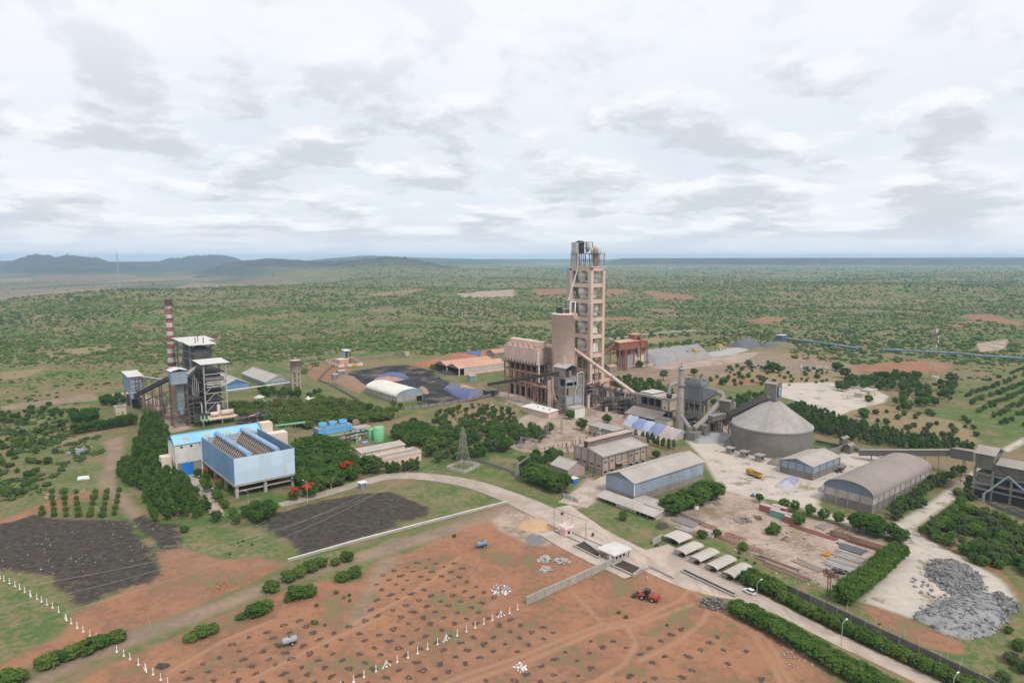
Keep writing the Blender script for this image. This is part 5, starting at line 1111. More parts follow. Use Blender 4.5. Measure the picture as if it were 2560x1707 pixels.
t = thing('dust_filter', 'tall blue-grey dust filter box on legs with a stepped row of caps on top', 'filter house', A, AX)
flt = mat('filter_casing', (.215, .22, .235), (.165, .168, .18), .2, .75, .2, .3, rib='y', ribw=.9)
for k in range(4): bx('casing_panel', flt, t, 0, L, W * k / 4 + .02, W * (k + 1) / 4 - .02, z0, z1 - 2.2)
bx('head_box', mat('filter_head', (.27, .26, .265), (.21, .2, .2), .3, .8), t, -.5, L + .5, -.4, W + .4, z1 - 2.2, z1)
for k in range(5):
    for x in (.8, L - 2.6): y = W * (k + .3) / 5; bx('cap', steel, t, x, x + 2, y, y + 1.5, z1, z1 + 1.5 + .4 * (k % 2))
for x in (.5, L * .5, L - .5):
    for k in range(4): y = W * k / 3 * .94 + .4; bx('leg', conc_silo, t, x - .4, x + .4, y - .4, y + .4, 0, z0)
for zz in (z0 * .5, z0 - .5):
    bx('ring_beam', conc_silo, t, 0, L, 0, .6, zz - .8, zz); bx('ring_beam', conc_silo, t, 0, .6, .6, W, zz - .8, zz)
for k in range(3):
    cy = W * (k + .5) / 3; mb = MB(); a = [(.8, cy - 1.9), (L - .8, cy - 1.9), (L - .8, cy + 1.9), (.8, cy + 1.9)]; c_ = [(L * .45, cy - .4), (L * .55, cy - .4), (L * .55, cy + .4), (L * .45, cy + .4)]
    for j in range(4): mb.poly([(*a[j], z0 - .55), (*c_[j], z0 * .55), (*c_[(j + 1) % 4], z0 * .55), (*a[(j + 1) % 4], z0 - .55)])
    mb.build('hopper', flt, t)
for k in range(3): bm('brace', steel, t, (-.1, W * k / 3, .2), (-.1, W * (k + 1) / 3, z0 * .5 - .8), .2)
mb = MB(); f0 = [(1, -.4, z1 - 2.5), (L - 1, -.4, z1 - 2.5), (L - 1, -.4, z0 + .5), (1, -.4, z0 + .5)]; pc = Vector((L * .75, -7.5, z1 - 5)); f1 = [(pc.x - 1.3, pc.y, pc.z + 1.3), (pc.x + 1.3, pc.y, pc.z + 1.3), (pc.x + 1.3, pc.y, pc.z - 1.3), (pc.x - 1.3, pc.y, pc.z - 1.3)]
for j in range(4): mb.poly([f0[j], f0[(j + 1) % 4], f1[(j + 1) % 4], f1[j]])
mb.poly(f1); mb.build('inlet_funnel', flt, t)
ductm = mat('dusty_duct', (.30, .275, .255), (.235, .215, .20), .3, .8, .1, .25)
inv = Matrix.Translation(A) @ Matrix.Rotation(AX, 4, 'Z'); inv = inv.inverted()
g1 = G(1775, 1085); d1 = Vector((g1.x, g1.y, Zp(g1, 1030))); g2 = G(1733, 1100); d2 = Vector((g2.x, g2.y, Zp(g2, 1071)))
pp = [pc, pc + Vector((.6, -2.8, -.6)), pc + Vector((.2, -4.2, -3.0)), inv @ d1, inv @ d1.lerp(d2, .5) + Vector((0, 0, -1.0)), inv @ d2]
MB().tube(pp, 1.55, 16).build('curved_duct', ductm, t)
g3 = G(1703, 1080); d3_ = Vector((g3.x, g3.y, Zp(g3, 1040))); MB().tube([inv @ d3_, inv @ (d2 + Vector((-1.5, .6, -.4)))], 1.5, 4).build('square_duct', ductm, t)
bx('fan_base', conc_silo, t, *(lambda q: (q.x - 3, q.x + 3, q.y - 3, q.y + 3))(inv @ d2), 0, max(1, (inv @ d2).z - 1.5))
def ridge_heap(name, label, a, c_, wid, h, segs, cat='heap', end=.0, capm=None, n=6):
    a = Vector((*G(*a).xy, 0)); c_ = Vector((*G(*c_).xy, 0)); d = c_ - a; ln = d.length; ang = math.atan2(d.y, d.x); t = thing(name, label, cat, a, ang)
    pr = [(wid / 2 * k / 4, h * (1 - (abs(k) / 4) ** 1.35)) for k in range(-4, 5)]
    x = 0
    for j, (fr, m, nm) in enumerate(segs):
        x1 = fr * ln; mb = MB(); nx_ = max(3, int((x1 - x) / 1.1)); m0 = len(mb.v)
        for i in range(nx_ + 1):
            xx = x + (x1 - x) * i / nx_; tp = min(1, max(.15, (xx + .3) / 6)) if j == 0 else 1
            for k, (y, z) in enumerate(pr):
                nn = (vnoise(np.array([xx / 1.7 + 31 * j]), np.array([y / 1.7 + 9]))[0] - .5)
                mb.v.append((xx + .04 * j, y * (.75 + .25 * tp) * (1 + .05 * nn), max(0.02, z * tp + nn * h * .14 + .05 * (j % 2))))
        for i in range(nx_):
            for k in range(8): q0 = m0 + i * 9 + k; mb.f.append((q0, q0 + 1, q0 + 10, q0 + 9)); mb.sm.append(True)
        if j == len(segs) - 1: mb.poly([mb.v[m0 + nx_ * 9 + k] for k in range(9)])
        mb.build(nm, m, t); x = x1
    return t
tp_pink = mat('pink_tarp', (.55, .27, .24), (.48, .25, .24), .4, .6, .3); tp_lb = mat('pale_blue_tarp', (.46, .51, .60), (.36, .42, .56), .3, .6, .4); tp_b = mat('dusty_blue_tarp', (.20, .235, .42), (.27, .30, .46), .3, .6, .4); tp_w = mat('dusty_pinkish_tarp', (.50, .42, .40), (.44, .38, .38), .3, .6, .4)
ridge_heap('striped_tarp_heap', 'long ridge heap covered with pink, pale blue and dusty pink tarpaulins', (1556, 1052), (1706, 1098), 13, 5.2, [(.14, tp_pink, 'tarpaulin'), (.30, tp_lb, 'tarpaulin'), (.46, tp_b, 'tarpaulin'), (.58, tp_lb, 'tarpaulin'), (.76, tp_b, 'tarpaulin'), (1, tp_w, 'tarpaulin')])
plas = mat('dusty_plastic_sheet', (.34, .33, .33), (.25, .245, .25), .4, .5, .6); greyp = mat('grey_clinker', (.20, .185, .175), (.15, .14, .132), .5, .95, .4)
stuffpile('clinker_heap', 'grey clinker heap under torn plastic sheet left of the big silo', 'heap', None, [(1712, 1098), (1740, 1084), (1790, 1086), (1832, 1088), (1830, 1105), (1790, 1108), (1745, 1110)], 3.4, greyp, seed=11, cov=[(plas, lambda x, y, n_: y < .75 + n_)], covname='plastic_sheet')
stuffpile('clinker_heap', 'smooth grey clinker cone against the left side of the big silo', 'heap', None, [(1806, 1116), (1818, 1094), (1845, 1092), (1850, 1120), (1828, 1130)], 2.6, greyp, seed=12, n=16)
stuffpile('clinker_heap', 'small brown dust heap at the front of the big silo', 'heap', None, [(1915, 1160), (1935, 1145), (1960, 1146), (1970, 1158), (1945, 1166)], 2.4, mat('brown_dust_heap', (.25, .21, .18), (.2, .165, .14), .5, .95, .3), seed=13, n=14)
A = G(1548, 926); t = thing('hopper_building', 'red-brown raw material hopper building on stilts with pale sheeted base', 'building', A, AX)
L = span(A, E1, 1618, 10); z = lambda v: Zp(A, v); zb, zm_, zt = z(880), z(861), z(846)
bx('base_sheet', mat('pale_lilac_sheet', (.42, .40, .43), (.35, .32, .34), .2, .8, .15, .35), t, L * .32, L, 4, 12, 0, zb); bx('base_sheet', conc_pink, t, L * .62, L * 1.01, 3.8, 4, 0, zb * .8)
for k in range(5):
    for y in (0, 11): bx('post', red_steel, t, L * k / 4 - .35, L * k / 4 + .35, y - .35, y + .35, 0, zm_)
bx('gallery_wall', red_steel, t, -1, L * .68, -.6, -.4, zb + 1.5, zm_ + 1.5); bx('gallery_wall', red_steel, t, -1, -.8, -.39, 11, zb + 1.5, zm_ + 1.5); bx('gallery_floor', rust, t, -.8, L, -.4, 11, zb + 1, zb + 1.5); bx('gallery_wall', red_steel, t, L * .68, L + .5, 2, 2.2, zb - 4, zb + 2)
MB().extx([(-1.4, zm_ + 1.4), (5.5, zm_ + 3), (11.8, zm_ + 1.4), (11.8, zm_ + 1.6), (5.5, zm_ + 3.2), (-1.4, zm_ + 1.6)], -1.8, L * .68).build('gallery_roof', roof_pink, t)
bx('head_tower', red_steel, t, L * .55, L * .82, .5, 8, zb, zt + 1.5); bx('head_opening', dark_in, t, L * .63, L * .72, .4, .55, zb + 2, zt - .5); bx('head_roof', roof_pink, t, L * .52, L * .85, 0, 8.5, zt + 1.5, zt + 1.9)
bx('side_house', red_steel, t, L * .85, L * 1.02, 1.5, 9, zb + .5, zm_ + 1); bx('side_roof', roof_pink, t, L * .83, L * 1.04, 1, 9.5, zm_ + 1, zm_ + 1.4)
for k in range(3): MB().lathe([(2, zb), (2, zb - 3), (.4, zb - 6)], 12, (L * (.1 + .17 * k), 5)).build('hopper', rust, t)
mb = MB(); mb.lattice((L * .12, -2.5), 3, 3, 0, zb + 2, 7, .25, .15); mb.build('stair_tower', red_steel, t); MB().cyl((L * .62, -1.5, zb * .6), (L * .62, -1.5, zb * 1.2), 1.3, n=12).build('silo_bin', steel, t)
gallery('raw_conveyor', 'thin brown conveyor from the preheater tower to the red hopper building', TA + E1 * TL + E2 * 12 + Vector((0, 0, zm_ - 3)), A + E2 * 6 + Vector((0, 0, zm_)), 2.0, 1.6, rust, None, 2, lattice_r)
hut('hopper_shed', 'tiny orange-roofed shed at the foot of the red hopper building', 1525, 932, 918, 9, 9, conc, roof_pink, flat=False)
ridge_heap('limestone_stockpile', 'long smooth grey-blue stone stockpile right of the red hopper building', (1600, 903), (1742, 886), 36, 11, [(1, mat('blue_grey_stone_heap', (.30, .285, .28), (.24, .23, .235), .12, .95, .3), 'heap')])
stuffpile('rubble_line', 'line of broken grey and blue bags at the foot of the stone stockpile', 'rubble', None, [(1630, 912), (1680, 900), (1690, 904), (1640, 917)], 2.2, mat('rubble_bags', (.34, .30, .29), (.2, .2, .24), 1.2, .9, .4), seed=15, n=22)
stuffpile('stone_stockpile', 'dark blue-grey conical stone pile far behind the yellow crusher', 'heap', None, [(1820, 868), (1860, 853), (1900, 860), (1895, 870), (1850, 873)], 9, mat('dark_stone_heap', (.16, .16, .18), (.12, .12, .14), .3, .95, .4), seed=16, n=16)
stuffpile('stone_stockpile', 'low dark stone pile at the right end of the crusher yard', 'heap', None, [(1895, 866), (1925, 859), (1950, 864), (1920, 870)], 5, mat('dark_stone_heap', (.16, .16, .18)), seed=17, n=14)
stuffpile('gravel_bed', 'pale grey gravel bed in front of the yellow crusher', 'gravel', None, [(1745, 888), (1800, 872), (1850, 868), (1880, 876), (1800, 892)], 2.2, mat('pale_gravel', (.42, .40, .385), (.35, .33, .315), .3, .95, .2), seed=18, n=18)
yel = mat('machine_yellow', (.50, .36, .10), (.38, .27, .09), .5, .6)
for (u, v, lb, s_) in ((1735, 893, 'yellow stone crusher standing on the end of the grey stockpile', .8), (1797, 880, 'yellow screening plant on stilts on the gravel bed', .8)):
    t = thing('stone_crusher', lb, 'crusher', G(u, v), AX);
    for x in (0, 7):
        for y in (0, 4): bx('leg', steel_dk, t, x - .2, x + .2, y - .2, y + .2, 0, 5 * s_)
    bx('body', yel, t, -.5, 7.5, -.5, 4.5, 5 * s_, 8.5 * s_); MB().extx([(-.8, 8.5 * s_), (4.8, 8.5 * s_), (4, 10.5 * s_), (0, 10.5 * s_)], 1, 5).build('feed_hopper', yel, t)
    bm('belt_arm', yel, t, (6, 2, 6 * s_), (15, 1, 2), 1.2, .6); bm('belt_arm', steel, t, (0, 2, 6 * s_), (-10, 3, 9.5 * s_), 1.0, .5)
wall_run('quarry_wall', 'long pale low wall crossing the green plain behind the red hopper building', [G(1520, 851), G(1600, 841), G(1660, 833), G(1740, 828)], 2.2, mat('pale_track_wall', (.40, .36, .31), (.34, .30, .26), .2, .9), None, 14, th=4.0)
blu = mat('overland_blue', (.10, .17, .30), (.09, .15, .26), .3, .6); blg = mat('overland_cover', (.30, .37, .45), (.25, .31, .38), .2, .6)
oc = [G(u, v) for u, v in ((1965, 853), (2060, 866), (2143, 879), (2206, 882), (2400, 892), (2432, 897), (2560, 905), (2660, 911))]
def over(name, label, i0, i1):
    o = oc[i0]; t = thing(name, label, 'conveyor', (o.x, o.y, 0), 0)
    for i in range(i0, i1):
        a, c_ = oc[i] - o, oc[i + 1] - o; za, zc2 = tz(oc[i].x, oc[i].y) + 4.2, tz(oc[i + 1].x, oc[i + 1].y) + 4.2
        MB().beam(a + Vector((0, 0, za)), c_ + Vector((0, 0, zc2)), 2.2, .8).build('belt_cover', blg, t); MB().beam(a + Vector((0, 0, za - 1.1)), c_ + Vector((0, 0, zc2 - 1.1)), 2.0, .9).build('belt_frame', blu, t)
        n = max(2, int((c_ - a).length / 18))
        for k in range(n): p_ = a.lerp(c_, (k + .5) / n); zz = za + (zc2 - za) * (k + .5) / n; bx('leg', steel_dk, t, p_.x - .25, p_.x + .25, p_.y - .25, p_.y + .25, zz - 8, zz - 1.5)
over('overland_conveyor', 'thin blue overland conveyor starting at the blue drive house', 0, 2); over('overland_conveyor', 'thin blue overland conveyor continuing to the right edge of the plain', 3, 7)
p_ = G(1957, 853); t = thing('drive_house', 'small bright blue drive house at the head of the overland conveyor', 'building', (p_.x, p_.y, tz(p_.x, p_.y)), AX); hh = Zp(p_, 839)
bx('wall', blu, t, 0, 9, 0, 9, 0, hh); bx('roof', roof_white, t, -.8, 9.8, -.8, 9.8, hh, hh + .5); bx('mast', steel_lt, t, 4, 4.6, 4, 4.6, hh + .5, hh + 9)
def on_hill(u, v):
    p_ = G(u, v)
    for _ in range(12):
        z_ = tz(p_.x, p_.y); p_ = G(u, v, min(z_, 92))
    return Vector((p_.x, p_.y, tz(p_.x, p_.y)))
p_ = on_hill(1414, 680); k = p_.y / F; t = thing('far_drive_house', 'tiny bright blue building far out on the plain left of the tower top', 'building', p_, 0)
bx('wall', mat('far_blue', (.07, .30, .62), (.06, .26, .55), .1, .6), t, -6 * k, 4 * k, 0, 8 * k, -3, 11 * k); bx('annex', mat('far_blue', (.07, .30, .62)), t, 4.1 * k, 9 * k, 0, 6 * k, -3, 8 * k)
p_ = on_hill(1158, 683); k = p_.y / F; t = thing('far_belt_house', 'tiny pale box at the start of a thin line on the distant plain', 'building', p_, 0); bx('wall', blg, t, -4 * k, 4 * k, 0, 5 * k, -3, 5 * k); bx('belt', steel_lt, t, 4 * k, 90 * k, 0, 1 * k, 0, 1.0 * k)
c_ = G(2330, 948); h = Zp(c_, 812); t = thing('cell_mast', 'tall red and white lattice telecom mast with white dishes', 'mast', c_, AX)
mr = mat('mast_red', (.28, .2, .18), (.3, .1, .09), .3, .8); mw = mat('mast_white', (.45, .44, .42), (.52, .5, .48), .3, .8)
for k in range(6): w0, w1 = 5.2 - .72 * k, 5.2 - .72 * (k + 1); mb = MB(); mb.lattice((0, 0), w0, w1, h * k / 6, h * (k + 1) / 6, 3, .11, .05); mb.build('mast_section', mr if k % 2 == 0 else mw, t)
for z, x, y in ((h * .62, -2.0, -1.5), (h * .70, 1.6, -1.6), (h * .78, .6, -1.8)): MB().cyl((x, y, z), (x + .1, y - .6, z), .3, 1.3, n=14).build('dish', white_p, t)
for k in range(4): bx('antenna', white_p, t, -1.6 + k, -1.3 + k, -1.3, -1.1, h * .86, h * .93)
hut('mast_cabin', 'tiny white equipment cabin at the foot of the telecom mast', 2342, 950, 943, 4, 4, plaster_white, roof_white)
p_ = G(296, 697); t = thing('far_mast', 'hair-thin tall guyed mast on the far left plain', 'mast', (p_.x, p_.y, tz(p_.x, p_.y)), 0); mb = MB(); hh = Zp(p_, 628) + 60; mb.lattice((0, 0), 4, 3, 0, hh, 12, .5, .3); mb.build('lattice', steel_lt, t)
def clutter(label, u, v, w, d, h, seed, m=None):
    rr = random.Random(seed); t = thing('pipe_rack', label, 'pipe rack', G(u, v), AX); ms = [lattice_r, steel, steel_dk, conc_pink, steel_lt]
    for i in range(int(w / 3.5) + 1):
        for y in (0, d): bx('post', rr.choice(ms[:3]), t, i * 3.5 - .13, i * 3.5 + .13, y - .13, y + .13, 0, h * rr.uniform(.7, 1.1))
    for k in range(int(h / 2.6)):
        z = 2.4 + k * 2.6
        for y in (0, d): bm('rail', ms[k % 3], t, (0, y, z), (w, y, z), .2)
        for i in range(int(w / 3.5)): bm('brace', ms[(k + i) % 3], t, (i * 3.5, 0, z - 2.4), (i * 3.5 + 3.5, 0, z), .13)
        bx('deck', steel_dk, t, .2, w - .2, .2, d - .2, z - .12, z)
    for k in range(6):
        x, y, z = rr.uniform(0, w), rr.uniform(0, d), rr.uniform(1, h); MB().tube([(x, y, 0), (x, y, z), (rr.uniform(0, w), y, z + .4), (rr.uniform(0, w), rr.uniform(-2, d + 2), z + 1.5)], rr.uniform(.2, .55), 8).build('pipe', rr.choice(ms[2:]), t)
    for k in range(3): x, y = rr.uniform(1, w - 1), rr.uniform(.5, d - .5); MB().cyl((x, y, 0), (x, y, rr.uniform(2, h * .6)), rr.uniform(.6, 1.3), n=12).build('vessel', rr.choice(ms[3:]), t)
for a in (('steel pipe frames between the bag house and the mill building', 1352, 1006, 12, 8, 15, 1), ('pipe frames at the foot of the round pink silo', 1385, 1012, 10, 7, 20, 2), ('stair and pipe frames at the front foot of the preheater tower', 1462, 1022, 12, 7, 17, 3), ('pipe frames under the thick inclined duct', 1512, 1030, 14, 7, 10, 4), ('steel frames left of the cooler building', 1560, 1038, 14, 8, 11, 5), ('frames and vessels under the grey dust filter', 1722, 1078, 12, 6, 9, 6), ('steel frames between the curved duct and the transfer house', 1775, 1080, 12, 7, 9, 7), ('pipework deck behind the blue roofed hall', 600, 1066, 20, 8, 7, 8), ('pipework between the cooling tower and the office', 860, 1108, 14, 6, 5, 9), ('frames in the boiler yard left of the boiler house', 470, 1062, 14, 10, 18, 10)): clutter(*a)
# ================================================================== east: clinker silo, conveyors, warehouses
front = G(1929, 1147); r = 20.2; C = Vector((0, front.y + r, 0)); C.x = (1929 - 1280) / F * (C.y * cP + (H - 8) * sP)
zr = Zp(C, 1060); za = Zp(C, 1000)
t = thing('clinker_silo', 'huge low grey concrete silo with a conical roof', 'silo', C, 0)
MB().lathe([(r, 0), (r, zr)], 72).build('wall', conc_silo, t); MB().lathe([(r + .25, zr - .5), (r + .35, zr), (r + .25, zr + .35)], 72).build('rim', mat('silo_rim', (.34, .31, .28), (.27, .245, .22), .2, .9), t)
cone = mat('silo_cone', (.42, .39, .36), (.32, .295, .27), .10, .9, .2, .2)
for k in range(36):
    a0, a1 = 2 * math.pi * k / 36, 2 * math.pi * (k + .985) / 36; mb = MB()
    mb.poly([((r + .3) * math.cos(a0), (r + .3) * math.sin(a0), zr + .3), ((r + .3) * math.cos(a1), (r + .3) * math.sin(a1), zr + .3), (3 * math.cos(a1), 3 * math.sin(a1), za), (3 * math.cos(a0), 3 * math.sin(a0), za)])
    mb.poly([((r + .3) * math.cos(a0), (r + .3) * math.sin(a0), zr + .1), (3 * math.cos(a0), 3 * math.sin(a0), za - .2), (3 * math.cos(a1), 3 * math.sin(a1), za - .2), ((r + .3) * math.cos(a1), (r + .3) * math.sin(a1), zr + .1)])
    mb.build('roof_sector', cone, t)
mb = MB()
for z in np.linspace(1.5, zr - 1, 9): mb.lathe([(r + .012, z), (r + .012, z + .07)], 72)
mb.build('pour_joint', mat('silo_joint', (.17, .155, .14), (.14, .125, .115), .3, .9), t)
MB().lathe([(3.1, za - .3), (3.1, za + .7), (.1, za + .7)], 24).build('crown', conc_silo, t)
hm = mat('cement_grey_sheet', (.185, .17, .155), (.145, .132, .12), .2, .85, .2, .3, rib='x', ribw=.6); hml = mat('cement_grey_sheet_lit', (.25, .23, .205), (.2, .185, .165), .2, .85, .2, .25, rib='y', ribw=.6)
def box_house(name, label, A, L, W, z0, z1, wall, roofm, rise=.9, window=False, legs=None, ridge='x', cat='building'):
    t = thing(name, label, cat, (A.x, A.y, 0), AX)
    bx('wall', wall, t, 0, L, 0, .2, z0, z1); bx('wall', wall, t, 0, .2, .21, W, z0, z1); bx('wall', wall, t, L - .2, L, .21, W, z0, z1); bx('wall', wall, t, .21, L - .21, W - .2, W, z0, z1); bx('floor', wall, t, .1, L - .1, .1, W - .1, z0 - .2, z0 - .02)
    if ridge == 'x': MB().extx([(-.4, z1), (W / 2, z1 + rise), (W + .4, z1), (W + .4, z1 + .15), (W / 2, z1 + rise + .15), (-.4, z1 + .15)], -.4, L + .4).build('roof', roofm, t)
    else: MB().exty([(-.4, z1), (L / 2, z1 + rise), (L + .4, z1), (L + .4, z1 + .15), (L / 2, z1 + rise + .15), (-.4, z1 + .15)], -.4, W + .4).build('roof', roofm, t)
    if legs:
        for x in (.3, L - .3):
            for y in (.3, W - .3): bx('leg', legs, t, x - .3, x + .3, y - .3, y + .3, 0, z0 - .2)
        for (a, c_) in (((.3, .3), (L - .3, .3)), ((.3, .3), (.3, W - .3))): bm('brace', legs, t, (*a, z0 * .15), (*c_, z0 - .6), .22); bm('brace', legs, t, (*c_, z0 * .15), (*a, z0 - .6), .22)
    return t
hA = C - E1 * 3.2 - E2 * 3.2; z0, z1 = za + .72, Zp(hA, 962); Lh = span(hA, E1, 1955, z1) ; Wh = span(hA, E2, 1912, z1)
t = box_house('silo_head_house', 'grey box house perched on the top of the big silo', hA, Lh, Wh, z0, z1, hml, roof_brown, ridge='y')
bx('opening', glass_dk, t, Lh * .22, Lh * .86, -.12, .02, z0 + 1.6, z1 - 1.2); bx('blue_unit', blue_duct, t, Lh * .4, Lh * .72, -.35, -.13, z0 + 2, z1 - 1.6)
tA = G(1822, 1086); tz0, tz1 = Zp(tA, 1050), Zp(tA, 1005); Lt = span(tA, E1, 1833, tz1); Wt = span(tA, E2, 1800, tz1)
t = box_house('transfer_house', 'grey transfer house on legs halfway up the silo conveyor', tA, Lt, Wt, tz0, tz1, hm, roof_brown, legs=conc_silo, ridge='y')
MB().lathe([(1.5, tz0 + 2), (1.5, tz1 - 1), (1.1, tz1 - .2)], 12, (Lt + 1.6, 1)).build('dust_bin', steel, t); bx('window', dark_in, t, -.1, .02, Wt * .15, Wt * .3, tz0 + 3, tz0 + 4.2)
mb = MB(); a = [(.2, .2), (Lt - .2, .2), (Lt - .2, Wt - .2), (.2, Wt - .2)]; c_ = [(Lt * .4, Wt * .4), (Lt * .6, Wt * .4), (Lt * .6, Wt * .6), (Lt * .4, Wt * .6)]
for j in range(4): mb.poly([(*a[j], tz0 - .25), (*c_[j], tz0 - 4), (*c_[(j + 1) % 4], tz0 - 4), (*a[(j + 1) % 4], tz0 - .25)])
mb.build('hopper', hm, t)
s0 = tA + E1 * Lt + E2 * Wt * .4 + Vector((0, 0, tz0 + 2.0)); s1 = hA + E2 * Wh * .5 + Vector((0, 0, z0 + 2.0))
gallery('silo_conveyor', 'steep grey conveyor gallery rising to the head house of the big silo', s0, s1, 3.4, 3.0, hm, roof_brown, 1, conc_silo, legs=[.3])
g0 = G(1775, 1092); g0.z = Zp(g0, 1046); gallery('cooler_conveyor', 'grey conveyor gallery from the dust filter up to the transfer house', g0, tA + E2 * Wt * .5 + Vector((0, 0, tz0 + 2)), 3.2, 2.8, hm, roof_brown, 1, conc_silo)
t = thing('loading_chute', 'small dark steel loading frame beside the curved duct', 'chute', G(1760, 1098), AX); mb = MB(); mb.lattice((0, 0), 4, 4, 0, 8, 3, .25, .16); mb.build('frame', steel, t); bx('bin', steel, t, -1.6, 1.6, -1.6, 1.6, 5, 8.2)
for u, v, vt, lb in ((1831, 1136, 1122, 'leftmost'), (1866, 1146, 1131, 'middle'), (1905, 1156, 1140, 'rightmost')):
    t = hut('sampling_kiosk', 'small roofed concrete kiosk at the foot of the big silo, %s of three' % lb, u - 4, v, vt, 3.4, 3.0, mat('cement_plaster', (.30, .275, .25), (.24, .22, .2), .4, .9), mat('kiosk_roof', (.36, .33, .30), (.3, .27, .245), .3, .9), ov=.6, door=False, group='kiosks round the silo'); bx('opening', dark_in, t, .6, 2.8, -.05, .02, 1.3, 2.4)
gab = lambda A, W, v: Zp(A + E2 * W / 2, v)
A = G(1585, 1257); he = Zp(A, 1207); L = span(A, E1, 1759, he); W = span(A, E2, 1515, he)
t = shed('blue_warehouse', 'long slate blue clad warehouse with a dusty grey roof near the gate', A, L, W, he, gab(A, W, 1179), roof_grey, blue_sheet, conc, gable=blue_dark, nx=10, ny=3, zs=Zp(A, 1240), ov=.7, col=None)
bx('corner_trim', white_p, t, -.3, -.02, -.3, -.02, Zp(A, 1240), he)
for k in range(2): bx('stained_sheet', mat('pale_stain', (.45, .43, .42), (.38, .38, .40), .3, .7), t, L * (.3 + .28 * k), L * (.3 + .28 * k) + .9, -.1, -.01, Zp(A, 1240) + .3, Zp(A, 1240) + 2.0)
BW = A
AN = G(1637, 1301); h2 = Zp(AN, 1289); Wn = span(AN, E2, 1496, h2); Ln = span(AN, E1, 1655, h2)
t = thing('workshop_lean_to', 'low open-fronted workshop strip with a sloping grey roof in front of the blue warehouse', 'workshop', AN, AX)
MB().exty([(-1.0, h2 - .3), (Ln + .4, h2 + 1.0), (Ln + .4, h2 + 1.2), (-1.0, h2 - .1)], -.6, Wn + .6).build('roof', roof_grey_y, t)
for k in range(9): bx('post', steel_lt, t, -.1, .1, Wn * k / 8 - .1, Wn * k / 8 + .1, 0, h2 - .2)
bx('back_wall', plaster_white, t, Ln - .2, Ln, 0, Wn, 0, h2 + .8); bx('front_wall', plaster_white, t, 0.2, .4, Wn * .32, Wn * .68, 0, h2 - .2)
for f in (.36, .5, .62): bx('window', glass_dk, t, .12, .2, Wn * f, Wn * f + 1.2, 1, 2.1)
bx('door', blue_duct, t, .12, .2, Wn * .43, Wn * .43 + 1, .05, 2.1); bx('end_wall', conc_lt, t, .4, Ln - .2, -.2, 0, 0, h2 + .4); bx('dark_store', dark_in, t, Ln - .6, Ln - .3, Wn * .02, Wn * .3, .05, h2 - .3)
A2 = AN + E1 * (Ln + .3) + E2 * .5; t = thing('flat_annex', 'grey flat-roofed annex behind the workshop strip', 'building', A2, AX); L2 = span(A2, E1, 1683, h2 + 1.4)
bx('wall', conc, t, 0, L2, 0, 8, 0, h2 + 1.2); bx('roof', roof_grey, t, -.5, L2 + .5, -.6, 8.4, h2 + 1.2, h2 + 1.45); bx('wall', plaster_white, t, .3, L2 * 1.25, 8.5, 16, 0, h2 + .2); bx('slab', conc_lt, t, 0, L2 * 1.3, 8.4, 16.5, h2 + .2, h2 + .5)
A = G(1505, 1189); he = Zp(A, 1140); L = span(A, E1, 1616, he); W = span(A, E2, 1437, he)
fac = mat('packing_plant_render', (.44, .36, .315), (.35, .285, .25), .25, .9, .15, .35); facd = mat('packing_plant_frame', (.26, .195, .17), (.2, .15, .13), .3, .9)
t = thing('packing_plant', 'brown rendered plant building with a raised roof monitor and framed bays', 'building', A, AX)
for i in range(7):
    a, c_ = L * i / 7, L * (i + 1) / 7
    bx('wall_panel', fac, t, a + .25, c_ - .25, 0, .2, he * .30, he - .6); bx('wall_panel', fac, t, a + .25, c_ - .25, .02, .2, .1, he * .28)
    bx('column', facd, t, a - .28, a + .28, -.25, .2, 0, he - .3)
    if i not in (2, 3): bx('window', glass_dk, t, a + (c_ - a) * .3, a + (c_ - a) * .7, -.05, .01, he * .62, he * .68); bx('window', glass_dk, t, a + (c_ - a) * .28, a + (c_ - a) * .72, -.04, .03, he * .10, he * .22); bx('sunshade', fac, t, a + (c_ - a) * .22, a + (c_ - a) * .78, -.7, -.01, he * .235, he * .26)
bx('roller_door', mat('brown_door', (.21, .17, .13), (.17, .14, .11), .4, .8), t, L * 2 / 7 + .5, L * 3 / 7 - .4, -.12, -.02, .05, he * .42); bx('door_canopy', fac, t, L * 2 / 7 - .2, L * 3 / 7 + .3, -2, -.05, he * .45, he * .48)
bx('sign_board', mat('yellow_sign', (.70, .45, .10), (.6, .5, .3), .8, .7), t, L * 3 / 7 + .45, L * 4 / 7 - .35, -.16, -.02, he * .26, he * .50); bx('sign_stripe', mat('sign_brown', (.33, .2, .06)), t, L * 3 / 7 + 1.2, L * 4 / 7 - .8, -.2, -.16, he * .34, he * .42)
bx('sign_board', mat('pale_sign', (.5, .3, .2), (.55, .45, .4), .6, .7), t, L * 1 / 7 + .6, L * 2 / 7 - .4, -.14, -.02, he * .24, he * .44)
bx('column', facd, t, L - .28, L + .28, -.25, .2, 0, he - .3)
hm_ = he + 2.6; yk = W * .52
for j in range(4):
    a, c_ = W * j / 4, W * (j + 1) / 4
    bx('column', facd, t, -.25, .0, c_ - .28, c_ + .28, 0, he + 1);
    for k in range(4): bx('wall_panel', fac, t, 0, .2, a + .26, c_ - .26, he * k / 4 + .05, he * (k + 1) / 4 - .08)
    bx('window', glass_dk, t, -.05, .01, a + (c_ - a) * .3, a + (c_ - a) * .7, he * .42, he * .48); bx('band', facd, t, -.12, -.01, a + .3, c_ - .3, he * .25 - .2, he * .25)
MB().extx([(.0, he - .05), (yk, he - .05), (yk, hm_), (W * .48, hm_ - .2), (0, he + .2)], 0, .22).build('gable', fac, t); bx('gable', fac, t, 0, .22, yk + .02, W, he, he + 1.6)
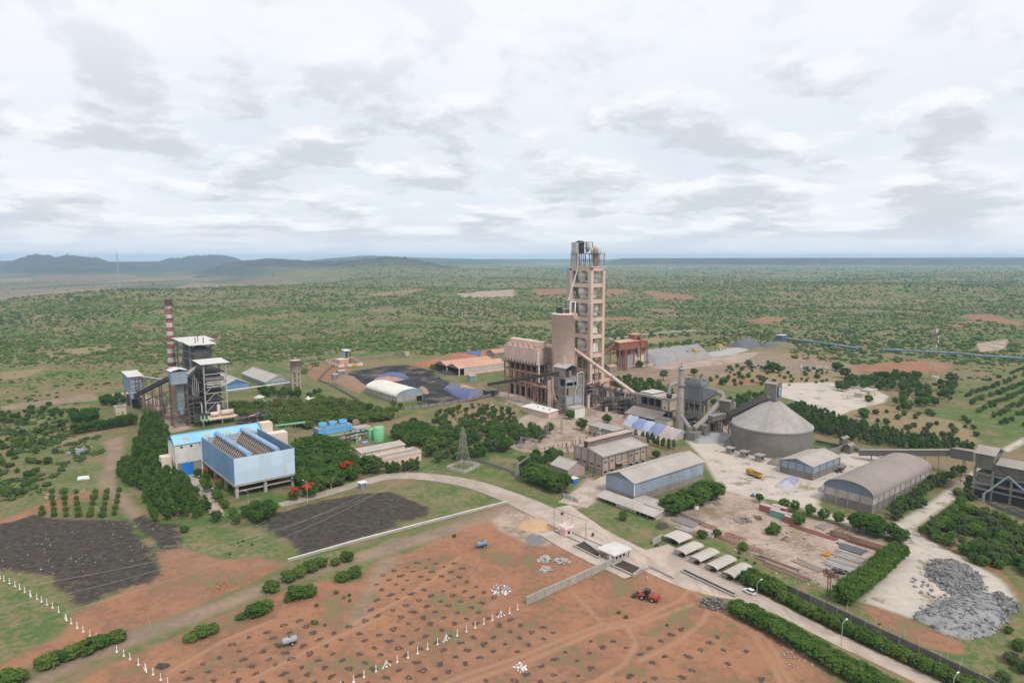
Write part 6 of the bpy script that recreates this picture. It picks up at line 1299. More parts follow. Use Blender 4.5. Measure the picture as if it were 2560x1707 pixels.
MB().extx([(-.9, he - .5), (yk - .1, hm_ - .6), (yk - .1, hm_ - .4), (-.9, he + .15), (-.9, he - .5)], -.5, L + .4).build('roof_slope', roof_grey, t)
bx('clerestory', facd, t, 0, L, yk, yk + .3, hm_ - 1, hm_ + 2.2); bx('monitor_roof', mat('monitor_roof', (.50, .40, .34), (.42, .33, .28), .2, .9), t, -.4, L + .4, yk - .8, yk + 3.2, hm_ + 2.2, hm_ + 2.6); bx('monitor_side', fac, t, 0, L, yk + 2.4, yk + 2.7, he, hm_ + 2.2)
bx('far_roof', roof_grey, t, 0, L, yk + 2.8, W, he + .8, he + 1.0); bx('parapet', fac, t, L - .3, L, 0, yk, he, hm_ + .8); bx('parapet', fac, t, L - .3, L, yk, W * .8, hm_, hm_ + 3.2); bx('back_wall', fac, t, 0, L, W - .2, W, 0, he + 1.6); bx('back_wall', fac, t, L - .2, L, .2, W - .2, 0, he)
A = G(1420, 1197); he = Zp(A, 1174); L = span(A, E1, 1462, he); W = span(A, E2, 1378, he)
shed('store_shed', 'small dusty beige gable shed left of the packing plant', A, L, W, he, he + 2.6, roof_grey, fac, nx=3, ny=4, ridge='y', col=None)
hut('blue_booth', 'tiny bright blue booth with white roof beside the beige shed', 1434, 1210, 1198, 2.6, 2.6, blue_bright, roof_white, door=False)
t = thing('drum_row', 'row of orange and blue drums beside the packing plant corner', 'drums', G(1462, 1196), AX)
for k in range(7): MB().cyl((k * .9, (k % 2) * .7, 0), (k * .9, (k % 2) * .7, .95), .35, n=10).build('drum', (blue_bright, mat('drum_orange', (.6, .16, .06)), mat('drum_tan', (.45, .3, .12)))[k % 3], t)
A = G(2179, 1286); he = Zp(A, 1245); L = span(A, E1, 2325, he); W = span(A, E2, 2063, he)
shed('arched_warehouse', 'largest warehouse with a brown barrel roof and concrete walls at right', A, L, W, he, gab(A, W, 1203) + .3, mat('brown_barrel_roof', (.30, .25, .225), (.255, .215, .195), .05, .85, .3, rib='x', ribw=1.0), conc_lt, conc_silo, gable=blue_dark, col=conc, nx=11, ny=4, zs=he * .55, roof='arch', ov=.5)
A = G(2030, 1201); he = Zp(A, 1167); L = span(A, E1, 2100, he); W = span(A, E2, 1952, he)
t = shed('grey_warehouse', 'small gable warehouse with blue-grey upper walls beside the white yard', A, L, W, he, gab(A, W, 1146), roof_grey, blue_sheet, conc_silo, gable=blue_dark, col=conc_silo, nx=4, ny=4, zs=Zp(A, 1184), ov=.4)
stuffpile('torn_sheet_heap', 'white and blue torn plastic heap in front of the small grey warehouse', 'heap', None, [(1935, 1218), (1955, 1200), (1985, 1192), (1998, 1200), (1985, 1215), (1965, 1225)], 2.3, mat('pale_plastic', (.50, .48, .50), (.36, .37, .46), .8, .6, .4), seed=21, n=22, cov=[(mat('violet_plastic', (.27, .28, .46), (.36, .36, .5), .8, .5, .4), lambda x, y, n_: (x > .55) & (y > .4 + n_))])
stuffpile('plastic_heap', 'small pale sheet bundle at the corner of the barrel-roof warehouse', 'heap', None, [(2046, 1228), (2056, 1213), (2064, 1216), (2064, 1232)], 2.2, plas, seed=22, n=12)
A = G(2110, 1128); A1_ = A; box_house('tail_house', 'small dark grey house on the ground right of the big silo', G(2106, 1124), span(G(2106, 1124), E1, 2121, 4), span(G(2106, 1124), E2, 2098, 4), 2.5, Zp(G(2106, 1124), 1098), hm, roof_brown, legs=conc_silo)
A = G(2124, 1135); h = Zp(A, 1116); box_house('tail_house', 'lower dark grey house in front of the other at the foot of the long conveyor', A, span(A, E1, 2136, h), span(A, E2, 2112, h), .3, h, hm, roof_brown)
ga = G(2146, 1147); ga.z = Zp(ga, 1131); gb = G(2380, 1182); gb.z = Zp(gb, 1131); gc = G(2436, 1200); gc.z = Zp(gc, 1141)
gallery('loading_conveyor', 'long dark grey conveyor passing behind the barrel-roof warehouse', ga, gb, 3.0, 2.6, hm, roof_brown, 6, conc_silo, leg_w=2.6); gallery('loading_gallery', 'short wider conveyor gallery joining the loading bunkers at right', gb, gc, 4.2, 4.4, hm, roof_brown, 1, conc_silo)
gallery('ground_conveyor', 'low conveyor at ground level right of the big silo', G(2040, 1108) + Vector((0, 0, 1.4)), G(2240, 1150) + Vector((0, 0, 1.4)), 1.6, 1.0, steel_dk, None, 6, conc_silo, leg_w=1.2)
t = thing('retaining_block', 'dark low concrete bunker wall behind the small grey warehouse', 'wall', G(2075, 1140), AX); bx('wall', conc_silo, t, 0, 14, 0, .6, 0, 3.2); bx('wall', conc_silo, t, 0, .6, .6, 8, 0, 3.2)
O = G(2431, 1240); zc1, zc0 = Zp(O, 1132), Zp(O, 1167); D = 11
t = thing('loading_bunkers', 'dark grey loading bunkers on tall concrete legs at the right edge', 'bunker', O, AX)
y1 = -span(O, -E2, 2486, zc1); y2 = y1 - 34; zl = zc1 - 3.4
bx('house_wall', hm, t, 0, D, y1, -.02, zc0, zc1); MB().exty([(-.6, zc1), (D / 2, zc1 + 2.4), (D + .6, zc1), (D + .6, zc1 + .2), (D / 2, zc1 + 2.6), (-.6, zc1 + .2)], y1 - .6, .6).build('house_roof', mat('bunker_roof', (.36, .325, .285), (.3, .27, .24), .2, .85, .2), t)
bx('gallery_wall', hm, t, .4, D - .4, y2, y1 - .05, zc0 - 1.6, zl); MB().exty([(-.4, zl), (D / 2, zl + 2), (D + .4, zl), (D + .4, zl + .2), (D / 2, zl + 2.2), (-.4, zl + .2)], y2, y1 - .7).build('gallery_roof', mat('bunker_roof', (.36, .325, .285)), t)
for k in range(5):
    y = y1 * k
    for x in (0, D - .8): bx('leg', conc_silo, t, x, x + .9, y - .45, y + .45, 0, zc0 - (.05 if k < 2 else 1.65))
for k in range(4):
    y = y1 * (k + .5); bx('tie_beam', conc_silo, t, .1, .8, y1 * (k + 1) + .45, y1 * k - .45, zc0 - 2.8, zc0 - 1.9); bx('tie_beam', conc_silo, t, .1, .8, y1 * (k + 1) + .45, y1 * k - .45, zc0 * .46, zc0 * .46 + 1.0)
    if k == 0: bx('square_bin', conc_silo, t, 1, D - 1, y1 * .92, y1 * .08, zc0 * .55, zc0 - 2); mb = MB(); mb.lathe([(5.5, zc0 * .55), (.8, zc0 * .22)], 4, (D / 2, y), sm=False); mb.build('bin_cone', conc_silo, t)
    else: MB().lathe([(4.2, zc0 - 2), (4.2, zc0 * .5), (.7, zc0 * .2)], 24, (D / 2, y)).build('round_bin', mat('bin_blue_grey', (.10, .125, .17), (.08, .1, .14), .4, .6, 0, .3), t); bx('lamp', white_p, t, .2, .7, y - 3.4, y - 2.9, zc0 - 3.6, zc0 - 3.0)
bx('base_wall', mat('dark_base', (.055, .055, .058), (.04, .04, .042), .4, .9), t, .3, D, y2, -.5, 0, 3.6); bx('deck_slab', conc_silo, t, -.3, D, y2, 1, 3.6, 4.1)
t = thing('loading_boom', 'pale blue-grey A-shaped boom in front of the loading bunkers', 'boom', O, AX); bmx = mat('boom_paint', (.30, .36, .38), (.25, .3, .32), .4, .6)
ap = Vector((-1.2, y1 * 1.85, zc0 - .8)); bm('boom_arm', bmx, t, ap, (-3.5, y1 * .75, zc0 * .25), .55); bm('boom_arm', bmx, t, ap, (-2, y1 * 3.4, zc0 * .35), .55); bm('boom_stay', steel_dk, t, ap, (1, y1 * 1.1, zl - .5), .2); bx('boom_foot', bmx, t, -3.9, -3.1, y1 * .75 - .4, y1 * .75 + .4, 0, zc0 * .25)
c_ = G(1158, 1170); h = Zp(c_, 1063); t = thing('pylon', 'grey lattice electricity pylon standing in a walled pit by the road', 'pylon', c_, AX); mb = MB()
py = mat('galvanised_pylon', (.36, .34, .31), (.28, .26, .24), .4, .7)
mb = MB(); mb.lattice((0, 0), 6.2, 2.6, 0, h * .5, 4, .13, .06); mb.build('lower_body', py, t); mb = MB(); mb.lattice((0, 0), 2.6, .7, h * .5, h * .96, 6, .11, .05); mb.build('upper_body', py, t)
for z, l in ((h * .52, 3.4), (h * .64, 3.0), (h * .78, 2.6)):
    mb = MB()
    for s_ in (-1, 1):
        mb.beam((.6, s_ * .6, z), (0, s_ * l, z + .1), .12); mb.beam((-.6, s_ * .6, z), (0, s_ * l, z + .1), .12); mb.beam((0, s_ * .5, z + 1.3), (0, s_ * l, z + .1), .12); mb.beam((0, s_ * l, z + .1), (0, s_ * l, z - 1.2), .14)
    mb.build('cross_arm', py, t)
bx('peak', py, t, -.1, .1, -.1, .1, h * .95, h)
pt_ = [G(1117, 1172), G(1160, 1184), G(1198, 1166), G(1156, 1157)]
wall_run('pylon_pit', 'low square concrete wall around the foot of the pylon', pt_ + pt_[:1], 1.5, conc_lt, None, 5, None, .5)
PY = c_; PYH = h
wire = mat('power_line', (.42, .39, .36), (.36, .33, .3), .5, .6)
t = thing('power_line', 'three thin wires crossing the black field towards the pylon', 'wires', PY, 0);
for k, (z, off) in enumerate(((h * .52, -3.4), (h * .64, 3.0), (h * .78, -2.6))):
    a = Vector((E2.x * off, E2.y * off, z)); e_ = G(330, 1560 + 45 * k) - PY + Vector((-30 + 4 * k, -10, 0)); e_.z = h * .7; pts = []
    for i in range(17): f = i / 16; p_ = a.lerp(e_, f); p_.z -= 9 * 4 * f * (1 - f); pts.append(p_)
    MB().tube(pts, .035, 4).build('wire', wire, t)
def gantry(name, label, a, c_, hh, cat='gantry'):
    a = G(*a); c_ = G(*c_); t = thing(name, label, cat, a, 0)
    for p_ in (Vector(), c_ - a): mb = MB(); mb.lattice((p_.x, p_.y), 1.9, .8, 0, hh, 5, .16, .1); mb.build('mast', py, t)
    d = (c_ - a); mb = MB()
    for s_ in (-.35, .35): mb.beam((0, 0, hh + s_), d + Vector((0, 0, hh + s_)), .14)
    for i in range(12): mb.beam(d * (i / 12) + Vector((0, 0, hh - .35)), d * ((i + 1) / 12) + Vector((0, 0, hh + .35)), .09)
    mb.build('cross_beam', py, t)
gantry('switchyard_gantry', 'lattice gantry in front of the trees at the back of the switchyard', (1368, 1094), (1404, 1084), 9.0)
gantry('switchyard_gantry', 'low gantry with thin masts at the left of the switchyard', (1303, 1120), (1340, 1128), 6.0)
gantry('switchyard_gantry', 'grey frame at the lower left of the switchyard beside the round trees', (1293, 1192), (1322, 1172), 6.0)
ins = mat('brown_insulator', (.14, .075, .06), (.11, .06, .05), .5, .4); mb = MB(); mb.box(-.18, .18, -.18, .18, 0, 1.6); pm = mb.mesh('support', py)
mb = MB(); mb.lathe([(.14, 1.6)] + [(.14 + .12 * (k % 2), 1.6 + .16 * (k + 1)) for k in range(9)] + [(.05, 3.3)], 8); im = mb.mesh('insulator', ins)
k = 0
for i in range(7):
    for j in range(4):
        p_ = G(1415 + i * 17 + j * 2, 1122 - i * 6.2 + j * 6)
        t = thing('post_insulator', 'slim brown insulator post on a grey support in the switchyard', 'insulator', p_, AX, 'insulator posts of the switchyard'); share('support', pm, t); share('insulator', im, t); k += 1
for i in range(9):
    p_ = G(1362 + i * 11, 1131 - i * 2.2); t = thing('post_insulator', 'slim brown insulator post on a grey support in the switchyard', 'insulator', p_, AX, 'insulator posts of the switchyard'); share('support', pm, t); share('insulator', im, t)
A = G(1503, 1099); t = thing('transformer', 'grey finned transformer with a white conservator drum', 'transformer', A, AX); bx('tank', steel, t, 0, 4.5, 0, 3, .6, 4.2)
for k in range(8): bx('radiator_fin', steel_lt, t, -1.1, -.1, .1 + k * .36, .3 + k * .36, .8, 4.4)
for k in range(8): bx('radiator_fin', steel_lt, t, .3 + k * .5, .5 + k * .5, -1.0, -.1, .9, 4.0)
MB().cyl((1, 2, 5.4), (4.6, 2, 5.4), .6, n=14).build('conservator', white_p, t); bx('plinth', conc, t, -1.5, 5, -1.5, 4, 0, .55)
for k in range(3): MB().lathe([(.2, 4.2), (.28, 4.8), (.15, 5.0), (.25, 5.5), (.05, 6.2)], 8, (1 + k * 1.2, .8)).build('bushing', ins, t)
A = G(1532, 1104); h = Zp(A, 1078); L = 9; W = span(A, E2, 1472, h)
t = thing('control_room', 'long cream control room with flat grey roof beside the switchyard', 'building', A, AX); ccr = mat('dusty_cream_wall', (.45, .37, .28), (.37, .3, .23), .3, .9, .1, .3)
bx('wall', ccr, t, 0, .25, 0, W, 0, h); bx('wall', ccr, t, .26, L, 0, .25, 0, h); bx('wall', ccr, t, L - .25, L, .26, W, 0, h); bx('wall', ccr, t, .26, L - .26, W - .25, W, 0, h); bx('roof_slab', mat('grey_slab', (.42, .39, .37), (.34, .315, .3), .2, .9, .1), t, -.5, L + .5, -.5, W + .5, h, h + .35)
for k in range(6): bx('window', glass_dk, t, -.06, .02, W * (k + .4) / 6, W * (k + .4) / 6 + 1.3, 1.2, 2.4); bx('sunshade', ccr, t, -.7, -.01, W * (k + .35) / 6, W * (k + .35) / 6 + 1.7, 2.5, 2.65)
A = G(1372, 1047); h = Zp(A, 1032); W = span(A, E2, 1307, h); t = thing('stores_block', 'low pink walled block with a white roof in front of the mill building', 'building', A, AX)
for nm, a in (('wall', (0, .25, 0, W, 0, h)), ('wall', (.26, 8, 0, .25, 0, h)), ('wall', (7.75, 8, .26, W, 0, h)), ('wall', (.26, 7.7, W - .25, W, 0, h))): bx(nm, conc_pink, t, *a)
MB().exty([(-1, h - .1), (8.6, h + .7), (8.6, h + .9), (-1, h + .1)], -.6, W + .6).build('roof', roof_white, t)
for k in range(3): bx('roof_vent', dark_in, t, 4, 4.7, W * (.15 + .22 * k), W * (.15 + .22 * k) + .7, h + .55, h + 1.0)
gw = mat('grey_block_wall', (.25, .23, .215), (.19, .175, .165), .3, .9)
wall_run('yard_wall', 'dark low wall beside the grass slope from the pylon to the round trees', [G(1190, 1152), G(1260, 1175), G(1340, 1205), G(1420, 1236)], 1.5, gw, None, 6)
wall_run('tank_wall', 'short white picket row at the left of the switchyard', [G(1278, 1108), G(1305, 1100)], 2.0, white_p, None, 1.2)
# ================================================================== foreground: gate, shelters, yards, vehicles
blockm = mat('grey_block', (.42, .385, .35), (.33, .30, .27), .3, .9, .2, .2)
wall_run('gate_wall', 'new grey block wall with buttresses crossing the red field', [G(1317, 1509), G(1424, 1461), G(1530, 1412)], 2.4, blockm, None, 3.6, blockm, .3, conc_lt)
A = G(1535, 1407); h = Zp(A, 1388); L = span(A, E1, 1574, h); W = span(A, E2, 1498, h)
t = thing('gate_house', 'unfinished grey gate house under a flat white roof slab', 'gate house', A, AX)
bx('roof_slab', mat('white_slab', (.62, .60, .58), (.52, .49, .47), .3, .8), t, -.6, L + .6, -.6, W + .6, h, h + .4)
bx('wall', blockm, t, 0, L * .75, 0, .25, 0, h); bx('wall', blockm, t, 0, .25, .26, W * .5, 0, h); bx('wall', blockm, t, L * .75, L * .75 + .25, 0, W * .5, 0, h); bx('wall', blockm, t, .26, L * .74, W * .5 - .25, W * .5, 0, h)
for k in range(3): f = bx('window', white_p, t, .5 + k * L * .23, .5 + k * L * .23 + L * .19, -.06, .02, 1, 2.2); bx('pane', glass_dk, f, .15, L * .19 - .15, -.03, -.004, .12, 1.08)
bx('window', white_p, t, -.06, .02, W * .16, W * .32, 1, 2.2)
for x, y in ((L - .2, .1), (L - .2, W - .2), (.2, W - .2), (L * .5, W - .2)): bx('column', conc_lt, t, x - .2, x + .2, y - .2, y + .2, 0, h)
def planter(label, pts, h=.8, name='planter'):
    w = [G(*p) for p in pts]; t = wall_run(name, label, w + w[:1], h, blockm, None, 4, None, .35, conc_lt); o = Vector((w[0].x, w[0].y, 0))
    mb = MB(); mb.poly([(*(p - o).xy, h * .6) for p in w]); mb.build('soil', mat('planter_soil', (.05, .04, .03), (.08, .06, .04), .6, .95, .3), t)
planter('dark soil planter with grey block sides left of the gate house', [(1434, 1366), (1494, 1396), (1506, 1388), (1460, 1355)])
planter('dark soil planter with grey block sides right of the gate house', [(1529, 1416), (1582, 1440), (1603, 1424), (1556, 1403)])
wall_run('kerb_wall', 'low dark retaining wall angled round the red earth corner by the road', [G(1582, 1441), G(1625, 1419), G(1682, 1447)], .9, blockm, None, 4)
w_ = [G(1706, 1428), G(1750, 1450), G(1795, 1470), G(1838, 1490)]; planter('long narrow trough dividing the gate road, filled with dark water', [(1703, 1430), (1836, 1493), (1842, 1488), (1710, 1425)], .5, 'median_trough')
A = G(1413, 1343); h = Zp(A, 1322); L = span(A, E1, 1430, h); W = span(A, E2, 1400, h); pkm = mat('pink_paint', (.72, .47, .46), (.64, .41, .40), .4, .8); t = thing('pink_cabin', 'small pink weighbridge cabin with a walled flat roof', 'cabin', A, AX)
bx('wall', pkm, t, 0, L, 0, .2, 0, h); bx('wall', pkm, t, 0, .2, .21, W, 0, h); bx('wall', pkm, t, L - .2, L, .21, W, 0, h); bx('wall', pkm, t, .21, L - .21, W - .2, W, 0, h)
pw_ = mat('pale_pink', (.82, .66, .63), (.74, .58, .55), .4, .8)
for a in ((-.5, L + .5, -.5, -.3), (-.5, L + .5, W + .3, W + .5), (-.5, -.3, -.29, W + .29), (L + .3, L + .5, -.29, W + .29)): bx('parapet', pw_, t, *a, h - .1, h + .9)
bx('roof', mat('weathered_slab', (.55, .52, .48), (.45, .42, .39), .4, .9), t, -.28, L + .28, -.28, W + .28, h, h + .3); bx('window', glass_dk, t, L * .35, L * .75, -.05, .02, 1.1, 2.1)
for (p, lb) in (((1385, 1328, 1266), 'tall thin pole left of the pink cabin'), ((1405, 1306, 1280), 'dark box sign on a pole at the head of the weighbridge'), ((1420, 1300, 1283), 'thin post beside the weighbridge head'), ((1430, 1322, 1295), 'thin pole right of the pink cabin'), ((1464, 1350, 1305), 'tall thin pole at the middle of the weighbridge'), ((1482, 1342, 1332), 'dark box sign at the lower end of the weighbridge')):
    g = G(p[0], p[1]); hh = Zp(g, p[2]); t = thing('marker_pole', lb, 'pole', g, AX); bx('pole', steel, t, -.07, .07, -.07, .07, 0, hh)
    if 'box' in lb: bx('box', steel_dk, t, -.5, .5, -.25, .25, hh - 1.0, hh)
t = thing('weighbridge', 'long flat weighbridge platform with thin rails beside the pink cabin', 'weighbridge', G(1452, 1350), AX - math.pi / 2); bx('platform', conc_lt, t, -12, 9, -1.8, 1.8, .08, .32)
for y in (-1.9, 1.9): bm('rail', steel_dk, t, (-12, y, .5), (9, y, .5), .14)
shm = mat('shelter_sheet', (.52, .46, .41), (.44, .39, .35), .2, .75, .2, rib='y', ribw=.4)
def bike_mesh():
    fm = MB(); wm = MB().cyl((0, -.07, .3), (0, .07, .3), .3, n=12)
    fm.beam((-.6, 0, .35), (.1, 0, .55), .16, .26).beam((.05, 0, .5), (.45, 0, .95), .14, .3).beam((.62, 0, .3), (.42, 0, 1.0), .08).beam((.4, -.35, 1.03), (.4, .35, 1.03), .06)
    st = MB().beam((-.72, 0, .82), (.1, 0, .76), .28, .14)
    return wm.mesh('wheel', mat('tyre_rubber', (.02, .02, .02))), fm.mesh('bike_frame', mat('bike_paint', (.05, .05, .06), (.11, .05, .04), .7, .4)), st.mesh('saddle', mat('saddle_black', (.015, .015, .015)))
bmesh_ = bike_mesh()
def add_bike(b_):
    for x in (-.62, .62): share('wheel', bmesh_[0], b_, (x, 0, 0))
    share('bike_frame', bmesh_[1], b_); share('saddle', bmesh_[2], b_)
for k, (c0, c1, c2, gr, name) in enumerate((((1697, 1357), 1721, 1656, 1367, 'first motorbike shelter from the top, nearest the workshop strip'), ((1713, 1386), 1758, 1686, 1398, 'second motorbike shelter from the top of the row'), ((1750, 1404), 1797, 1724, 1417, 'middle motorbike shelter of the row'), ((1792, 1424), 1840, 1764, 1436, 'fourth motorbike shelter from the top of the row'), ((1834, 1444), 1880, 1805, 1457, 'last motorbike shelter of the row, touching the hedge'))):
    A = G(c0[0], gr); he = Zp(A, c0[1]); L = max(span(A, E1, c1, he), 7.5); W = span(A, E2, c2, he)
    t = thing('bike_shelter', name + ', grey barrel roof', 'shelter', A, AX, 'motorbike shelters by the gate road'); pr = arc(-.2, W + .2, he, he + .8); MB().extx(pr + [(y, z + .1) for y, z in reversed(pr)], -.3, L + .3).build('roof', shm, t)
    for x in (.2, L * .5, L - .2):
        for y in (.1, W - .1): bx('post', steel, t, x - .08, x + .08, y - .08, y + .08, 0, he)
        bm('tie', steel, t, (x, 0, he), (x, W, he), .08)
    for y in (0, W): bm('eave_rail', steel, t, (0, y, he), (L, y, he), .1)
    for i in range(9):
        b_ = thing('motorbike', 'dark motorbike parked in the %s shelter' % ('top', 'second', 'middle', 'fourth', 'last')[k], 'motorbike', A + E1 * (.7 + i * (L - 1.2) / 9) + E2 * W * .5, AX + math.pi / 2 + random.uniform(-.15, .15), 'motorbikes in the %s shelter' % ('top', 'second', 'middle', 'fourth', 'last')[k])
        add_bike(b_)
b_ = thing('motorbike', 'single dark motorbike standing outside the first shelter', 'motorbike', G(1641, 1366), .4)
add_bike(b_)
wall_run('shelter_end_wall', 'short grey wall at the top end of the motorbike shelters', [G(1632, 1362), G(1655, 1349)], 2.2, conc_lt, None, 3)
def wheel(t, x, y, r, w=.4, hub=True):
    k = ('wheel', r, w)
    if k not in _UB:
        _UB[k] = (MB().cyl((0, -w / 2, 0), (0, w / 2, 0), r, n=18).mesh('wheel', mat('tyre_rubber', (.02, .02, .02))), MB().cyl((0, -w / 2 - .02, 0), (0, w / 2 + .02, 0), r * .5, n=12).mesh('rim', steel_lt))
    o = share('wheel', _UB[k][0], t, (x, y, r)); share('rim', _UB[k][1], o); return o
g0, g1 = G(1640, 1502), G(1592, 1489); an = math.atan2(g1.y - g0.y, g1.x - g0.x); LC = g0.lerp(g1, .42)
t = thing('wheel_loader', 'red-orange wheel loader with black cab and raised bucket on the red field', 'wheel loader', (LC.x, LC.y, 0), an); orr = mat('loader_orange', (.36, .085, .045), (.26, .065, .04), .6, .5)
for x in (-1.6, 1.5):
    for y in (-1.0, 1.0): wheel(t, x, y, .72, .6)
MB().extx([(-1.1, .9), (1.1, .9), (1.1, 1.9), (.8, 2.2), (-.8, 2.2), (-1.1, 1.9)], -3.2, -.5).build('engine_hood', orr, t); bx('counterweight', orr, t, -3.5, -3.2, -1.05, 1.05, .8, 1.7); bx('chassis', steel_dk, t, -.5, 2.2, -.6, .6, .7, 1.5)
bx('cab', mat('cab_black', (.03, .03, .032)), t, -.5, .9, -.75, .75, 1.4, 3.1); bx('cab_roof', steel_dk, t, -.6, 1.0, -.85, .85, 3.1, 3.25); bx('cab_glass', mat('cab_glass', (.10, .12, .13), None, .5, .15), t, .92, .97, -.65, .65, 1.9, 3.0)
for y in (-.65, .65): bm('lift_arm', orr, t, (1.2, y, 1.8), (3.6, y, .8), .25, .4)
MB().exty([(3.5, .25), (4.8, .2), (4.9, .35), (3.9, .6), (3.8, 1.4), (3.5, 1.3)], -1.4, 1.4).build('bucket', steel_dk, t)
for x in (-1.6, 1.5): bx('mudguard', orr, t, x - .8, x + .8, -1.35, 1.35, 1.5, 1.6)
g0, g1 = G(1900, 1196), G(1870, 1185); an = math.atan2(g1.y - g0.y, g1.x - g0.x); LC = g0.lerp(g1, .5); t = thing('dump_truck', 'yellow dump truck with dark open bed in the white yard', 'truck', (LC.x, LC.y, 0), an); ty = mat('truck_yellow', (.55, .33, .045), (.43, .25, .05), .6, .5)
for x in (-2.9, -1.6, 2.4):
    for y in (-1.05, 1.05): wheel(t, x, y, .52, .5)
bx('chassis', steel_dk, t, -3.8, 3.6, -.5, .5, .5, .9); MB().exty([(2.0, .8), (3.9, .8), (3.9, 1.9), (3.6, 2.9), (2.0, 2.9)], -1.2, 1.2).build('cab', ty, t); bx('windscreen', glass_dk, t, 3.72, 3.86, -1.05, 1.05, 1.9, 2.6)
for a in ((-4.0, 1.8, -1.3, -1.15, .95, 2.3), (-4.0, 1.8, 1.15, 1.3, .95, 2.3), (1.65, 1.8, -1.14, 1.14, .95, 2.7), (-4.0, -3.85, -1.14, 1.14, .95, 2.1)): bx('bed_side', ty, t, *a)
bx('bed_floor', steel_dk, t, -3.9, 1.7, -1.14, 1.14, .92, 1.05); bx('bed_load', greyp, t, -3.8, 1.6, -1.1, 1.1, 1.06, 1.5)
g0, g1 = G(1886, 1489), G(1860, 1476); an = math.atan2(g1.y - g0.y, g1.x - g0.x); LC = g0.lerp(g1, .5)
t = thing('white_hatchback', 'white hatchback car parked beside the hedge on the gate road', 'car', (LC.x, LC.y, .06), an); cwh = mat('car_white', (.82, .82, .82), (.78, .78, .78), .5, .3)
for x in (-1.15, 1.2):
    for y in (-.72, .72): wheel(t, x, y, .3, .2)
MB().exty([(-1.85, .3), (1.85, .3), (1.9, .6), (1.75, .8), (.9, .92), (-1.8, .95), (-1.9, .6)], -.8, .8).build('body', cwh, t); MB().exty([(-1.75, .95), (.95, .9), (.4, 1.42), (-1.35, 1.46)], -.66, .66).build('cabin_glass', glass_dk, t); MB().exty([(-1.45, 1.44), (.38, 1.4), (.3, 1.5), (-1.3, 1.52)], -.64, .64).build('roof', cwh, t)
for y in (-.55, .55): bx('headlight', mat('lamp_glass', (.6, .6, .6), None, .5, .2), t, 1.74, 1.86, y - .18, y + .18, .62, .76); bx('tail_light', mat('tail_red', (.4, .02, .02)), t, -1.9, -1.82, y - .12, y + .12, .7, .9)
p_ = G(2097, 1180); t = thing('tractor', 'dark tractor parked against the small grey warehouse', 'tractor', p_, R(200))
for y in (-.8, .8): wheel(t, -.9, y, .75, .4); wheel(t, 1.2, y, .45, .3)
bx('hood', mat('tractor_paint', (.06, .07, .08)), t, 0, 1.9, -.4, .4, .7, 1.4); bx('fender', steel_dk, t, -1.5, -.3, -1.0, 1.0, 1.4, 1.6); bx('canopy', mat('tractor_canopy', (.30, .25, .22)), t, -1.5, .2, -.8, .8, 2.4, 2.5)
for x in (-1.4, .1):
    for y in (-.7, .7): bx('canopy_post', steel_dk, t, x - .04, x + .04, y - .04, y + .04, 1.4, 2.4)
p_ = G(2106, 1172); t = thing('farm_trailer', 'brown tipping trailer behind the dark tractor', 'trailer', p_, R(200)); bx('tub', mat('trailer_brown', (.28, .22, .19)), t, -1.5, 1.5, -.9, .9, .7, 1.7)
for y in (-.9, .9): wheel(t, 0, y, .42, .3)
for (u, v, lb, an, cc) in ((1205, 1366, 'blue-grey water tanker trailer at the upper edge of the red field', 28, (.25, .33, .42)), (724, 1609, 'silver-blue water tanker trailer among the planting pits', 32, (.42, .44, .47))):
    t = thing('water_tanker', lb, 'trailer', G(u, v), R(an)); MB().tube([(-1.9, 0, 1.45), (-1.8, 0, 1.45), (1.8, 0, 1.45), (1.9, 0, 1.45)], [.5, .82, .82, .5], 16).build('tank', mat('tanker_%d' % u, cc, tuple(x * .75 for x in cc), .7, .5, 0, .3), t); bx('hatch', steel_dk, t, -.3, .3, -.3, .3, 2.2, 2.4)
    bm('drawbar', steel_dk, t, (-1.6, 0, .6), (-3.4, 0, .5), .15); bx('frame', steel_dk, t, -1.8, 1.8, -.6, .6, .5, .68)
    for y in (-.75, .75): wheel(t, .5, y, .5, .28)
